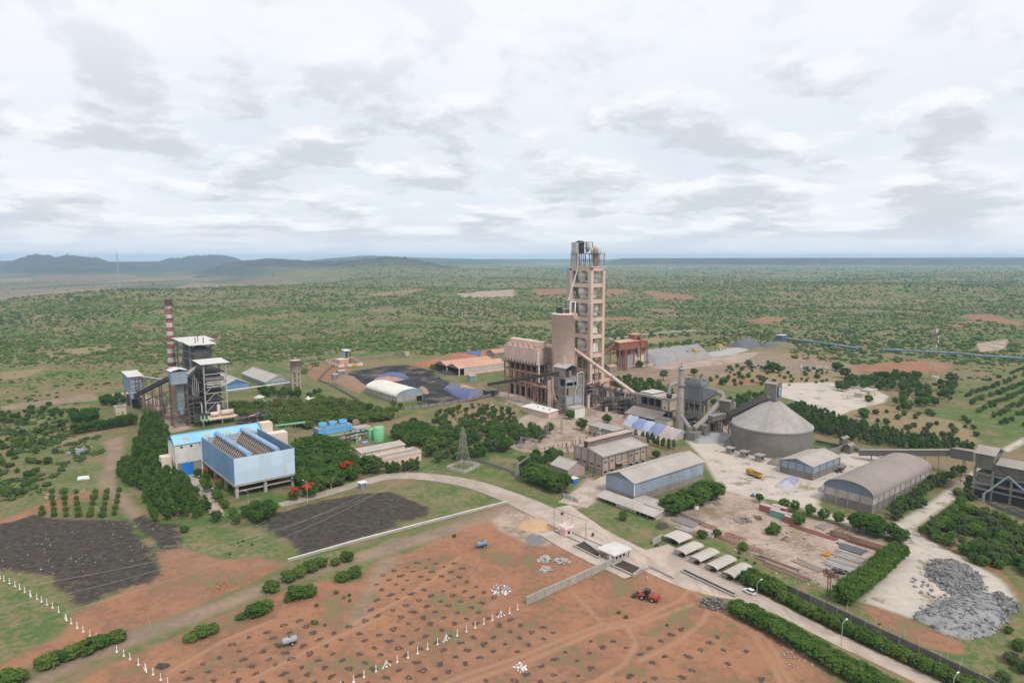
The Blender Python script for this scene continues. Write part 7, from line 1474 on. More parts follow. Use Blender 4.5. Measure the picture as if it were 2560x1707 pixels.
def person(label, u, v, face, shirt, pants, arms=0.0, z=0.0):
    p = G(u, v); t = thing('person', label, 'person', (p.x, p.y, z), face)
    V = [(0, 0, .95), (0, 0, 1.2), (0, 0, 1.42), (0, 0, 1.52), (.02, 0, 1.62), (.03, 0, 1.74), (0, .2, 1.42), (.05 + arms * .2, .28, 1.14), (.16 + arms * .3, .26, .9), (0, -.2, 1.42), (.03, -.28, 1.14), (.12, -.27, .9), (0, .1, .9), (.06, .11, .5), (.0, .12, .08), (.14, .12, .04), (0, -.1, .9), (-.05, -.11, .5), (-.1, -.12, .08), (.04, -.12, .04)]
    Ed = [(0, 1), (1, 2), (2, 3), (3, 4), (4, 5), (2, 6), (6, 7), (7, 8), (2, 9), (9, 10), (10, 11), (0, 12), (12, 13), (13, 14), (14, 15), (0, 16), (16, 17), (17, 18), (18, 19)]
    Rd = [.15, .15, .15, .06, .10, .085, .075, .055, .04, .075, .055, .04, .10, .07, .05, .04, .10, .07, .05, .04]
    me = bpy.data.meshes.new('body'); me.from_pydata(V, Ed, []); o = bpy.data.objects.new('body', me); COL.objects.link(o); o.parent = t
    md = o.modifiers.new('skin', 'SKIN'); sk = me.skin_vertices[0].data if me.skin_vertices else None
    if sk is None: me.attributes;
    for i, r_ in enumerate(Rd):
        if me.skin_vertices: me.skin_vertices[0].data[i].radius = (r_, r_ * (1.25 if i in (0, 1, 2) else 1)); me.skin_vertices[0].data[i].use_root = (i == 0)
    o.modifiers.new('sub', 'SUBSURF').render_levels = 1
    m_ = bpy.data.materials.new('clothed_figure'); m_.use_nodes = True; q = NB(m_.node_tree); tc_ = q.node('ShaderNodeTexCoord'); zz = q.sep(tc_.outputs['Object'])[2]
    c_ = q.mix(q.math('GREATER_THAN', zz, .95), pants, shirt); c_ = q.mix(q.math('GREATER_THAN', zz, 1.5), c_, (.22, .12, .08)); c_ = q.mix(q.math('GREATER_THAN', zz, 1.70), c_, (.02, .015, .012)); c_ = q.mix(q.math('LESS_THAN', zz, .09), c_, (.03, .03, .03))
    q.link(c_, m_.node_tree.nodes['Principled BSDF'].inputs['Base Color']); me.materials.append(m_); return t
person('person in pale shirt and light trousers walking on the red earth by the gate house', 1619, 1449, R(200), (.62, .60, .52), (.45, .42, .36), .6)
person('person in dark clothes walking on the white lane behind the barrel-roof warehouse', 2401, 1207, R(40), (.10, .10, .12), (.06, .06, .07), .3)
def lamp(label, ub, vb, vt, ang, m=steel_lt):
    p = G(ub, vb); h = Zp(p, vt); t = thing('street_lamp', label, 'street lamp', p, ang, 'street lamps'); MB().cyl((0, 0, 0), (0, 0, h - .3), .11, .07, 8).build('pole', m, t); a_ = MB().tube([(0, 0, h - .3), (.5, 0, h), (1.7, 0, h + .25)], .05, 6).build('arm', m, t); bx('lamp_head', white_p, a_, 1.5, 2.3, -.16, .16, h + .2, h + .34)
for a in (('street lamp beside the white hatchback', 1891, 1504, 1454, R(35)), ('street lamp between the two hedges in the middle of the lower road', 2103, 1613, 1555, R(35)), ('street lamp at the bottom right corner between the hedges', 2381, 1745, 1690, R(35)), ('street lamp nearest the blue roller door', 487, 1217, 1193, R(30)), ('street lamp halfway down the lane left of the condenser', 520, 1242, 1223, R(30)),
          ('street lamp under the front edge of the condenser', 621, 1257, 1229, R(150)), ('tall street lamp in front of the red flowering tree', 769, 1259, 1203, R(160)), ('street lamp at the corner of the office block', 886, 1163, 1128, R(160)), ('street lamp in the grove behind the stair block', 698, 1053, 1021, R(30)), ('shorter street lamp in the grove towards the cooling tower', 728, 1061, 1039, R(160)), ('street lamp beside the small white hut in the grove', 670, 1030, 1003, R(160))): lamp(*a)
p = G(374, 1568); t = thing('wooden_pole', 'thin leaning pale pole on the red bank beside the track', 'pole', p, 0); MB().cyl((0, 0, 0), (-.15, 0, Zp(p, 1528)), .09, .06, 8).build('shaft', conc_lt, t)
p = G(2071, 1490); t = thing('rusty_pole', 'rusty double pole rising between the scrap yard and the hedge', 'pole', p, 0); bx('post', rust, t, -.5, -.25, -.1, .1, 0, Zp(p, 1430)); bx('post', rust, t, .25, .5, -.1, .1, 0, Zp(p, 1430)); bx('cross_bar', rust, t, -.7, .7, -.08, .08, Zp(p, 1445), Zp(p, 1442))
pm_ = MB().box(-.09, .09, -.09, .09, 0, 1.75).mesh('shaft', white_p); fm_ = MB().cyl((0, 0, 0), (0, 0, .16), .32, .3, 10).mesh('footing', white_p)
sm_ = MB().beam((0, 0, 1.55), (1.0, 0, .1), .16).mesh('strut', white_p); ff = MB().cyl((1.05, 0, 0), (1.05, 0, .14), .24, n=8).mesh('strut_foot', white_p)
PR = [(1294,1520,0),(1274,1529,0),(1252.7,1537,1),(1231,1548,0),(1209.7,1557,0),(1188,1567,0),(1166,1576,0),(1143,1586,0),(1116,1597,1),(1094,1608,0),(1069,1619.6,0),(1044,1630.5,0),(1020,1641.6,0),(993,1652.5,0),(966,1664,1),(940,1675.7,0),(910,1690,0),(884,1702,0),(852,1717,0)]
PL = [(-14,1440,0),(0,1446,0),(10,1451.6,0),(24,1458,0),(37.6,1465,0),(49.6,1472,0),(62,1480,0),(76,1488,1),(92.6,1497,0),(104,1504,0),(117.6,1511.5,0),(132,1519,0),(147,1529,0),(165,1548,1),(178,1558,0),(193,1568,0),(208,1577,0),(225,1587,0),(241.6,1596,0),(292,1628.6,0),(309.6,1639,0),(325,1647,0),(346,1659,0),(363.6,1672,1),(382.6,1683,0),(401.7,1696,0),(419,1707,0)]
for lst, where, ang in ((PR, 'line crossing the red planting field', R(40)), (PL, 'line on the grassy left slope', R(-50))):
    nb_ = 0
    for u, v, br in lst:
        p = G(u, v); nb_ += br
        lb = 'slim white concrete boundary post in the ' + where if not br else '%s white post with slanting struts in the %s' % (('upper', 'middle', 'lower')[min(nb_ - 1, 2)], where)
        t = thing('boundary_post' if not br else 'braced_post', lb, 'post', (p.x, p.y, -.02), ang + random.uniform(-.2, .2), 'white boundary posts, ' + where); share('shaft', pm_, t); share('footing', fm_, t)
        if br:
            for s_ in (0, math.pi): share('strut', sm_, t, (0, 0, 0), s_); share('strut_foot', ff, t, (0, 0, 0), s_)
pitm = mat('dark_pit_soil', (.070, .053, .043), (.12, .08, .06), .9, .95, .5); bowl = mat('pit_bowl', (.17, .105, .075), (.12, .08, .06), .8, .95, .3)
def pit_mesh(sd):
    rr = random.Random(sd); n = 24; sp = [rr.uniform(0, 6.28) for _ in range(4)]
    outs = [1 + .20 * math.sin(2 * a + sp[0]) + .16 * math.sin(3 * a + sp[1]) + .12 * math.sin(5 * a + sp[2]) + rr.uniform(-.12, .12) for a in (6.283 * i / n for i in range(n))]; mb = MB()
    for R_, z in ((.98, -.12), (.86, .01), (.64, .07), (.46, .05), (.34, .02)):
        for i in range(n):
            a = 6.283 * i / n; k = outs[i] if R_ > .5 else .9 + .1 * outs[i]; mb.v.append((R_ * k * math.cos(a), R_ * k * math.sin(a), z + rr.uniform(-.015, .02)))
    for j in range(4):
        for i in range(n): q0, q1 = j * n + i, j * n + (i + 1) % n; mb.f.append((q0, q1, q1 + n, q0 + n)); mb.sm.append(True)
    if sd % 6: mb.poly([mb.v[4 * n + i] for i in range(n)])
    for _ in range(12):
        a = rr.uniform(0, 6.28); d = rr.uniform(.9, 1.4); s_ = rr.uniform(.03, .07); x, y = d * math.cos(a), d * math.sin(a); mb.box(x - s_, x + s_, y - s_, y + s_, -.16, s_ * .5)
    b_ = MB(); b_.poly([(.5 * math.cos(6.283 * i / 14), .5 * math.sin(6.283 * i / 14), -.01) for i in range(14)])
    return mb.mesh('planting_pit', pitm), b_.mesh('bowl', bowl)
PM = [pit_mesh(s_) for s_ in range(8)]
pf = [(545, 1620), (640, 1575), (700, 1540), (760, 1545), (850, 1585), (930, 1490), (950, 1430), (1060, 1388), (1140, 1405), (1215, 1470), (1290, 1545), (1420, 1565), (1500, 1600), (1620, 1590), (1720, 1560), (1830, 1590), (1960, 1690), (2010, 1760), (300, 1760), (470, 1665)]
pw2 = [G(*p).xy for p in pf]; o = G(1100, 1500); n_ = 0; rr = random.Random(3); ax2 = R(41); d1_ = Vector((math.cos(ax2), math.sin(ax2), 0)); d2_ = Vector((-math.sin(ax2), math.cos(ax2), 0))
trw = [[G(*q_) for q_ in tr] for tr in TRACKS[:7]]
for i in range(-40, 40):
    for j in range(-30, 30):
        p = o + d1_ * (i * 4.5 + rr.uniform(-.4, .4)) + d2_ * (j * 4.3 + rr.uniform(-.4, .4))
        if not inside(p.x, p.y, pw2): continue
        dm = min(float(seg_d(np.array([p.x]), np.array([p.y]), tr[k], tr[k + 1])[0]) for tr in trw for k in range(len(tr) - 1))
        if dm < 1.5 or rr.random() < (.08 if p.x < 15 else .34) or n_ >= 295: continue
        a, e_ = rr.choice(PM); t = tag(share('planting_pit', a, None, (p.x, p.y, gzat(p.x, p.y) + .03), rr.uniform(0, 6.28)), 'dark ringed planting pit dug in the red field', 'pit', 'planting pits in the red field'); s_ = rr.uniform(.6, 1.1); t.scale = (s_ * rr.uniform(.9, 1.35), s_, 1); n_ += 1
        if a is not PM[1][0] and rr.random() < .2: share('bowl', e_, t)
def rubble(name, label, u, v, ru, n, size, m, cat='rubble', seed=0, flat=.5, h=1.0, piece='stone', z=0.0):
    rr = random.Random(seed); c_ = G(u, v); t = thing(name, label, cat, (c_.x, c_.y, z), 0); ms = []
    for k in range(5):
        mb = MB(); mb.box(-.5, .5, -.5, .5, -.5, .5); mb.v = [(x * rr.uniform(.6, 1.1), y * rr.uniform(.6, 1.1), zz * rr.uniform(.6, 1.1)) for x, y, zz in mb.v]; ms.append(mb.mesh(piece, m if not isinstance(m, (list, tuple)) else m[k % len(m)]))
    for k in range(n):
        d = ru * math.sqrt(rr.random()); a = rr.uniform(0, 6.28); s_ = rr.uniform(*size); hz = max(0, (1 - d / ru)) * h * rr.random()
        o_ = share(piece, rr.choice(ms), t, (d * math.cos(a), d * math.sin(a), hz + s_ * flat * .3), (rr.uniform(-.5, .5), rr.uniform(-.5, .5), rr.uniform(0, 6.28)), (s_, s_ * rr.uniform(.5, 1), s_ * flat))
    return t
slabm = mat('broken_slab', (.46, .43, .40), (.34, .31, .29), .6, .9, .2)
for u, v, lb in ((1364, 1398, 'heap of broken grey slabs, left of two near the gate wall'), (1404, 1400, 'heap of broken grey slabs, right of two near the gate wall'), (1366, 1422, 'small low heap of grey slabs below the other two')): rubble('slab_heap', lb, u, v, 2.6 if v < 1410 else 1.9, 34, (.7, 1.9), slabm, seed=u, flat=.16, h=.9, piece='slab')
rubble('rubble_heap', 'white lime and broken brick heap in the red field', 1252, 1472, 3.2, 90, (.3, .8), [white_p, slabm, mat('brick_bits', (.40, .21, .12), (.3, .16, .1), .8, .9)], seed=5, flat=.6, h=.9)
rubble('stone_heap', 'heap of dark and pale broken stones at the end of the hedge', 1782, 1510, 4.2, 150, (.3, .75), [mat('dark_stone', (.13, .13, .135), (.09, .09, .095), .8, .9), mat('mid_stone', (.25, .245, .25), (.18, .18, .185), .8, .9)], seed=6, flat=.7, h=1.1)
rubble('plaster_scraps', 'scatter of white plaster scraps near the bottom of the red field', 1302, 1668, 1.9, 26, (.3, .8), white_p, seed=8, flat=.2, h=.3)
rubble('brick_scatter', 'scatter of red bricks on the bank above the track', 560, 1462, 4.5, 46, (.3, .8), mat('loose_brick', (.42, .17, .09), (.33, .13, .07), .8, .9), seed=9, flat=.6, h=.4)
rubble('field_stones', 'scatter of pale stones over the left black field', 200, 1375, 26, 90, (.15, .5), slabm, seed=10, flat=.4, h=.1)
rubble('wall_stones', 'line of loose stones at the foot of the lower hedge', 1985, 1640, 5, 60, (.2, .6), slabm, seed=12, flat=.5, h=.2)
stuffpile('sand_heap', 'low tan sand heap beside the weighbridge pole', 'sand', None, [(1292, 1318), (1305, 1300), (1340, 1292), (1372, 1305), (1365, 1325), (1325, 1330)], 1.0, mat('tan_sand', (.52, .36, .21), (.44, .29, .17), .5, .95, .2), seed=31)
stuffpile('grey_sand_heap', 'flat blue-grey stone dust patch on the pale earth', 'sand', None, [(1310, 1345), (1325, 1332), (1350, 1335), (1362, 1350), (1350, 1362), (1325, 1362)], .6, mat('grey_dust', (.24, .23, .23), (.18, .175, .18), .5, .95, .2), seed=32, n=18)
stuffpile('black_soil_heap', 'small black soil heap in the weeds behind the bike shelters', 'soil', None, [(1634, 1318), (1645, 1308), (1668, 1308), (1675, 1318), (1655, 1326)], 1.2, coalpile, seed=33, n=12)
stuffpile('black_soil_heap', 'low black soil spill beside the lower white posts', 'soil', None, [(384, 1668), (395, 1655), (422, 1656), (427, 1664), (405, 1672)], .7, coalpile, seed=34, n=12)
rockm = [mat('quarry_rock', (.225, .222, .225), (.165, .163, .165), .3, .95, .5), mat('quarry_rock_pale', (.30, .298, .30), (.225, .222, .225), .3, .95, .5)]
stuffpile('crushed_rock_pile', 'broad smooth blue-grey crushed rock pile in the white yard', 'rock pile', None, [(2282, 1545), (2310, 1518), (2400, 1480), (2450, 1478), (2500, 1500), (2520, 1550), (2480, 1588), (2420, 1600), (2350, 1582)], 2.6, rockm[1], seed=41, n=60, rocks=700, rs=(.15, .9), rm=rockm, rough=.7)
stuffpile('crushed_rock_pile', 'coarser dark rock pile at the back of the white yard', 'rock pile', None, [(2320, 1420), (2340, 1398), (2380, 1400), (2440, 1430), (2460, 1470), (2420, 1492), (2370, 1478), (2325, 1450)], 2.4, rockm[0], seed=42, n=54, rocks=900, rs=(.2, 1.0), rm=rockm, rough=.8)
stuffpile('crushed_rock_pile', 'long narrow dark rock heap at the right rim of the white yard', 'rock pile', None, [(2470, 1490), (2500, 1480), (2540, 1515), (2530, 1535), (2490, 1515)], 1.8, rockm[0], seed=43, n=30, rocks=260, rs=(.2, 1.0), rm=rockm, rough=.8)
rubble('boulders', 'loose grey boulders lying on the rock piles', 2350, 1470, 8, 50, (.3, 1.2), rockm, seed=44, flat=.6, h=.3, piece='boulder')
wall_run('field_wall', 'long low white-topped wall along the lower edge of the black field', [G(720, 1404), G(900, 1353), G(1090, 1303), G(1267, 1258)], .9, conc_lt, None, 6, None, .35, white_p)
wall_run('plant_wall', 'long grey panel wall between the road hedges and the white yard', [G(1905, 1450), G(2060, 1522), G(2200, 1590), G(2350, 1660), G(2560, 1760)], 2.3, mat('dark_panel_wall', (.20, .185, .17), (.15, .14, .13), .3, .9, .1, .2), None, 4.5, conc)
for k in range(9):
    p = G(2105 + k * 36, 1541 + k * 17); t = thing('fence_spike', 'thin rusty fence spike behind the long grey panel wall', 'spike', p + E1 * 3, 0, 'fence spikes behind the panel wall'); bx('spike', steel_lt, t, -.05, .05, -.05, .05, 0, 2.6)
wall_run('yard_gate', 'grey steel gate panels at the entrance to the warehouse yard', [G(1408, 1243), G(1426, 1250), G(1446, 1258)], 1.8, steel_lt, None, 2.2, steel)
t = hut('roadside_booth', 'small blue-grey guard booth with white roof on the road edge', 903, 1224, 1209, 2.6, 2.6, mat('booth_blue', (.22, .34, .48), (.18, .28, .40), .5, .6), roof_white)
hut('quarry_office', 'low pale building with a lean-to beside the pink-white yard', 2175, 992, 978, 12, 7, plaster_cream, roof_grey, cat='building'); hut('quarry_office', 'smaller pale wing in front of the low building by the pink-white yard', 2156, 995, 985, 8, 6, plaster_cream, roof_grey, cat='building')
p = G(1740, 1272); t = thing('plastic_tank', 'white plastic water tank standing by the storage yard wall', 'tank', p, 0); MB().lathe([(1.0, 0), (1.05, 2.2), (.6, 2.7), (.2, 2.9), (.05, 2.9)], 16).build('tank', white_p, t); MB().lathe([(1.2, 0), (1.2, .2), (.1, .2)], 16).build('base', conc, t)
def girder(label, a, c_, w=1.6):
    a, c_ = G(*a), G(*c_); d = c_ - a; t = thing('lattice_girder', label, 'girder', a, math.atan2(d.y, d.x)); ln = d.length; n = int(ln / 1.7)
    for y in (0, w):
        for z in (.15, .8): bm('chord', red_steel, t, (0, y, z), (ln, y, z), .16)
    mb = MB()
    for i in range(n): x = ln * i / n; mb.beam((x, 0, .8), (x, w, .8), .1); mb.beam((x, 0, .15), (x, 0, .8), .09); mb.beam((x, w, .15), (x, w, .8), .09); mb.beam((x, 0, .8), (x + ln / n, w, .8), .08)
    mb.build('lacing', red_steel, t)
girder('red lattice girder lying behind the workshop strip', (1694, 1292), (1788, 1326)); girder('longest red lattice girder lying behind the bike shelters', (1790, 1344), (1905, 1384)); girder('red lattice girder lying parallel behind the longest one', (1812, 1338), (1862, 1355))
def container(label, A, L, m, group='shipping containers in the storage yard'):
    t = thing('shipping_container', label, 'container', A, AX, group)
    for a in ((0, 2.4, 0, .08), (0, 2.4, L - .08, L), (0, .08, .09, L - .09), (2.32, 2.4, .09, L - .09)): bx('side', m, t, *a, .15, 2.6)
    bx('roof', mat(m.name + '_roof', (.5, .43, .40), (.42, .34, .31), .4, .8), t, -.02, 2.42, -.02, L + .02, 2.6, 2.68); bx('floor', steel_dk, t, 0, 2.4, 0, L, .05, .15)
cr = mat('container_red', (.34, .13, .11), (.27, .1, .09), .4, .7, .2, .3, rib='y', ribw=.3); cg = mat('container_green', (.17, .34, .29), (.14, .28, .24), .4, .7, .2, .2, rib='y', ribw=.3)
container('red container furthest left with a dusty pale roof', G(1944, 1290), 8, cr); container('red container between the left red one and the green one', G(1962, 1288), 6, cr); container('green container with a dark roof hatch', G(1974, 1305), 8.5, cg); container('small red container in front of the green one', G(1984, 1313), 4, cr)
beamr = mat('rusty_section', (.23, .125, .085), (.17, .10, .075), .7, .85); beamg = mat('grey_section', (.33, .32, .31), (.25, .24, .235), .7, .7); beamt = mat('tan_section', (.36, .27, .21), (.28, .21, .165), .7, .85)
def stack(label, u, v, n, ln, ang, m, w=.32, lay=1, name='steel_stack'):
    rr = random.Random(int(u * 7 + v)); t = thing(name, label, 'steel', G(u, v), ang); ms = m if isinstance(m, (list, tuple)) else [m]
    for j in range(lay):
        for i in range(n):
            l = ln * rr.uniform(.75, 1); y = i * w * 1.45; x = rr.uniform(-.4, .4); d = rr.uniform(-.02, .02) * ln
            bm('section', rr.choice(ms), t, (x, y, .2 + j * w * 1.05), (x + l, y + d, .2 + j * w * 1.05), w)
e2a = AX + math.pi / 2
for a in (('stack of pale sections under the trees at the top of the storage yard', 2060, 1325, 9, 6, AX, [beamt, beamg]), ('stack of rusty orange sections right of the pale ones', 2100, 1333, 8, 6, AX, [beamr, beamt]), ('stack of tan sections next to the rusty orange ones', 2128, 1340, 8, 6, AX, beamt), ('dark stack of channels near the right corner of the yard', 2150, 1352, 7, 11, e2a, beamr, .35, 2), ('tall dark stack of channels beside the corner trees', 2212, 1372, 8, 12, e2a, beamr, .35, 3),
          ('long thin red-painted sections lying in the middle of the yard', 2096, 1348, 6, 18, e2a, mat('red_painted_section', (.27, .11, .10), (.22, .09, .08), .7, .8)), ('flat grey sheets near the workshop end of the yard', 1762, 1306, 7, 12, e2a, beamg, .9), ('rusty short sections lying by the small shrub', 1970, 1355, 7, 5, AX, [beamr, beamt]), ('pale long planks by the hedge at the right of the scrap', 2146, 1418, 9, 10, e2a, [beamg, slabm], .55), ('second layer of pale planks nearer the hedge', 2165, 1400, 7, 10, e2a, [beamg, slabm], .5),
          ('bent pale sections in the middle of the scrap area', 2062, 1425, 6, 11, R(125), [beamg, beamt], .4), ('rusty long sections along the panel wall', 2030, 1448, 7, 17, R(128), [beamr, beamt], .35), ('dark scrap sections above the panel wall', 2000, 1425, 8, 15, R(130), [beamr, beamg], .3), ('grey-blue sheets at the top of the scrap area', 2165, 1378, 6, 10, e2a, mat('slate_sheet', (.16, .17, .19), (.12, .13, .15), .6, .6), .6), ('single orange plank lying on the yard', 2066, 1391, 2, 5, AX, mat('orange_plank', (.55, .27, .07)), .8), ('timber beams in the dirt behind the small warehouse trees', 1870, 1308, 6, 6, R(110), [beamt, beamg], .4), ('rusty frame parts left of the containers', 1905, 1300, 6, 5, R(80), beamr, .3), ('pale boards by the weeds behind the bike shelters', 1735, 1328, 4, 6, e2a, slabm, .6), ('grey boards beside the small round shrub', 1780, 1345, 4, 5, R(60), slabm, .6), ('scrap beams by the white dust edge under the trees', 1805, 1262, 6, 7, R(100), [beamt, slabm], .35)): stack(*a)
rubble('scrap_heap', 'tangled dark scrap metal heap by the rusty double pole', 2095, 1436, 4.2, 80, (.4, 1.6), [steel_dk, beamr, beamg], seed=21, flat=.4, h=1.6, piece='scrap'); rubble('scrap_heap', 'dark machine scrap heap in the middle of the storage yard', 1862, 1302, 2.6, 40, (.4, 1.2), [steel_dk, beamg], seed=22, flat=.6, h=1.0, piece='scrap'); rubble('scrap_heap', 'small blue and black machine parts heap at the top of the yard', 1890, 1240, 2.2, 30, (.4, 1.0), [steel_dk, blue_duct], seed=23, flat=.8, h=1.2, piece='scrap'); rubble('scrap_heap', 'pale building scrap beside the tree row of the blue warehouse', 1765, 1255, 3.4, 40, (.4, 1.3), [slabm, beamt], seed=24, flat=.3, h=.6, piece='scrap')
for k in range(6): rubble('yard_litter', 'scattered offcuts lying %s' % ('below the green container', 'right of the long red sections', 'between the girders and the shelters', 'near the scrap heap', 'beside the panel wall', 'in front of the packing plant trees')[k], (1975, 2050, 1880, 2060, 1985, 1655)[k], (1330, 1375, 1370, 1450, 1432, 1135)[k], 7, 40, (.25, .9), [slabm, beamr, beamg], seed=50 + k, flat=.25, h=.1, piece='offcut')
for u, v, lb in ((120, 1246, 'left'), (138, 1246, 'right')):
    t = thing('cable_drum', 'red and white wooden cable drum, %s of a pair on the grass' % lb, 'cable drum', G(u, v), R(20))
    for y in (-.6, .6): MB().cyl((0, y - .06, 1.1), (0, y + .06, 1.1), 1.1, n=20).build('flange', mat('drum_flange', (.36, .10, .08), (.6, .55, .5), .9, .8), t)
    MB().cyl((0, -.55, 1.1), (0, .55, 1.1), .6, n=16).build('core', steel_dk, t)
stack('timber and blue sheet pile beside the dump hedge', 168, 1134, 9, 8, R(15), [beamt, slabm, blue_duct], .5, 2, 'timber_pile'); stack('white precast blocks lying on the grass', 193, 1200, 4, 5, R(25), white_p, .8, 1, 'block_row'); rubble('litter_heap', 'mixed pale scrap beyond the timber pile', 205, 1122, 5, 40, (.4, 1.4), [slabm, beamt, blue_duct], seed=61, flat=.4, h=1.0, piece='scrap'); rubble('litter_heap', 'small pale litter patch on the track above the orchard', 212, 1228, 4, 26, (.3, 1.0), [slabm, beamt, yel], seed=62, flat=.3, h=.2, piece='scrap')
rubble('stone_litter', 'grey broken stone litter on the slope right of the pink-white yard trees', 2040, 925, 22, 90, (.8, 2.6), slabm, seed=63, flat=.5, h=.4); rubble('stone_litter', 'pale stone litter among the shrubs behind the dust filter', 1900, 912, 24, 80, (.8, 2.4), slabm, seed=64, flat=.4, h=.3); rubble('stone_litter', 'pale stones on the rough ground in front of the mill building', 1235, 1015, 16, 70, (.5, 1.5), slabm, seed=65, flat=.5, h=.3)
fh = mat('far_house_white', (.75, .73, .70), (.6, .57, .53), .02, .8); rr = random.Random(77)
for (u0, v0, n, sp, lb) in ((1640, 673, 9, 60, 'before the table mountain'), (1200, 668, 7, 50, 'left of the tower top on the horizon'), (560, 716, 9, 45, 'at the foot of the left hills'), (120, 705, 5, 60, 'on the far left plain'), (2100, 672, 7, 90, 'at the foot of the right ridge')):
    for k in range(n):
        p = on_hill(u0 + rr.uniform(-sp, sp), v0 + rr.uniform(-3, 3)); w = p.y / F
        tag(share('far_house', MB().box(-w * 1.2, w * 1.2, 0, w * 2, -3, w * rr.uniform(.8, 1.4)).mesh('far_house', fh), None, p), 'tiny white house in the distant village ' + lb, 'house', 'distant village ' + lb)
# ================================================================== vegetation
def leaf_mat(name, c1, c2, tr=.25):
    m = bpy.data.materials.new(name); m.use_nodes = True; q = NB(m.node_tree); t = m.node_tree; t.nodes.clear()
    out = q.node('ShaderNodeOutputMaterial'); oi = q.node('ShaderNodeObjectInfo'); g = q.node('ShaderNodeNewGeometry')
    n1 = q.noise(g.outputs['Position'], .55, 3, .6); n2 = q.noise(g.outputs['Position'], .05, 2, .5)
    f = q.math('ADD', q.math('MULTIPLY', q.math('SUBTRACT', n1, .5), 1.5), q.math('ADD', q.math('MULTIPLY', oi.outputs['Random'], .5), q.math('MULTIPLY', n2, .5)))
    c = q.mix(q.ss(f, .12, .9), c1, c2)
    d = q.node('ShaderNodeBsdfDiffuse'); q.link(c, d.inputs['Color']); tl = q.node('ShaderNodeBsdfTranslucent'); q.link(q.mix(.5, c, tuple(x * 1.5 for x in c2)), tl.inputs['Color'])
    mx = q.node('ShaderNodeMixShader'); mx.inputs[0].default_value = tr; q.link(d.outputs[0], mx.inputs[1]); q.link(tl.outputs[0], mx.inputs[2]); q.link(mx.outputs[0], out.inputs[0]); return m
lf = dict(dark=leaf_mat('leaves_dark', (.050, .106, .027), (.098, .168, .041)), mid=leaf_mat('leaves_mid', (.066, .130, .031), (.122, .192, .047)), light=leaf_mat('leaves_light', (.084, .142, .036), (.148, .204, .054)), grey=leaf_mat('leaves_greyish', (.066, .104, .044), (.115, .155, .066)), red=leaf_mat('flame_flowers', (.50, .05, .02), (.62, .10, .03)), yel=leaf_mat('leaves_yellowish', (.08, .12, .03), (.15, .17, .045)))
bark = mat('bark', (.14, .105, .08), (.09, .07, .055), .8, .95, .3)
def leaf_cloud(rng, rx, rz, zc, ncl, nl, leaf, clr=.30, top_only=False, cone=0.0):
    V = []; Fc = []
    for _ in range(ncl):
        d = rng.normal(size=3); d /= np.linalg.norm(d)
        if top_only: d[2] = abs(d[2])
        rad = rng.uniform(.45, 1.0) ** .6; c = d * rad * (1 - clr * .75)
        k = 1 - cone * (c[2] + 1) / 2
        c = np.array([c[0] * rx * k, c[1] * rx * k, zc + c[2] * rz]); cr = clr * rng.uniform(.65, 1.2) * rx * (1 - .5 * cone * (d[2] + 1) / 2)
        e = rng.normal(size=(nl, 3)); e /= np.linalg.norm(e, axis=1)[:, None]; e[:, 2] = np.where(e[:, 2] < -.35, -e[:, 2], e[:, 2])
        p = c + e * cr * rng.uniform(.55, 1.0, (nl, 1)) * np.array([1, 1, .85])
        nrm = e * .7 + rng.normal(size=(nl, 3)) * .35 + np.array([0, 0, .6]); nrm /= np.linalg.norm(nrm, axis=1)[:, None]
        a = np.cross(nrm, rng.normal(size=(nl, 3))); a /= np.linalg.norm(a, axis=1)[:, None]; b_ = np.cross(nrm, a)
        s_ = leaf * rng.uniform(.6, 1.25, (nl, 1)); n0 = len(V)
        for q4 in ((-1, -.6), (1, -.6), (.75, .7), (-.75, .7)): V.append(p + a * s_ * q4[0] + b_ * s_ * q4[1])
    arr = np.stack([np.concatenate(V[k::4]) for k in range(4)], 1).reshape(-1, 3)
    return arr
def crown_mesh(name, arr, m):
    me = bpy.data.meshes.new(name); n = len(arr); me.vertices.add(n); me.vertices.foreach_set('co', arr.ravel()); me.loops.add(n); me.loops.foreach_set('vertex_index', np.arange(n))
    me.polygons.add(n // 4); me.polygons.foreach_set('loop_start', np.arange(0, n, 4)); me.update(calc_edges=True); me.materials.append(m); return me
def trunk_mesh(h, r, sd, fork=4, spread=1.2):
    rr = random.Random(sd); mb = MB(); k = h * .45; mb.cyl((0, 0, -.3), (.05, .03, k), r, r * .7, 8, False)
    for i in range(fork): a = 6.28 * i / fork + rr.random(); mb.cyl((.05, .03, k * .85), (math.cos(a) * spread, math.sin(a) * spread, h * rr.uniform(.7, .9)), r * .5, r * .15, 6, False)
    return mb.mesh('trunk', bark)
PROT = {}
def proto(kind, n, fn):
    PROT[kind] = [fn(np.random.default_rng(100 + 17 * i + len(PROT) * 5), i) for i in range(n)]
def mk(col, rx, rz, zc, ncl, nl, leaf, **k): return lambda g, i: (trunk_mesh(zc, .17, i, 4, rx * .4), crown_mesh('crown', leaf_cloud(g, rx * g.uniform(.9, 1.1), rz * g.uniform(.92, 1.08), zc, ncl, nl, leaf, **k), lf[col]))
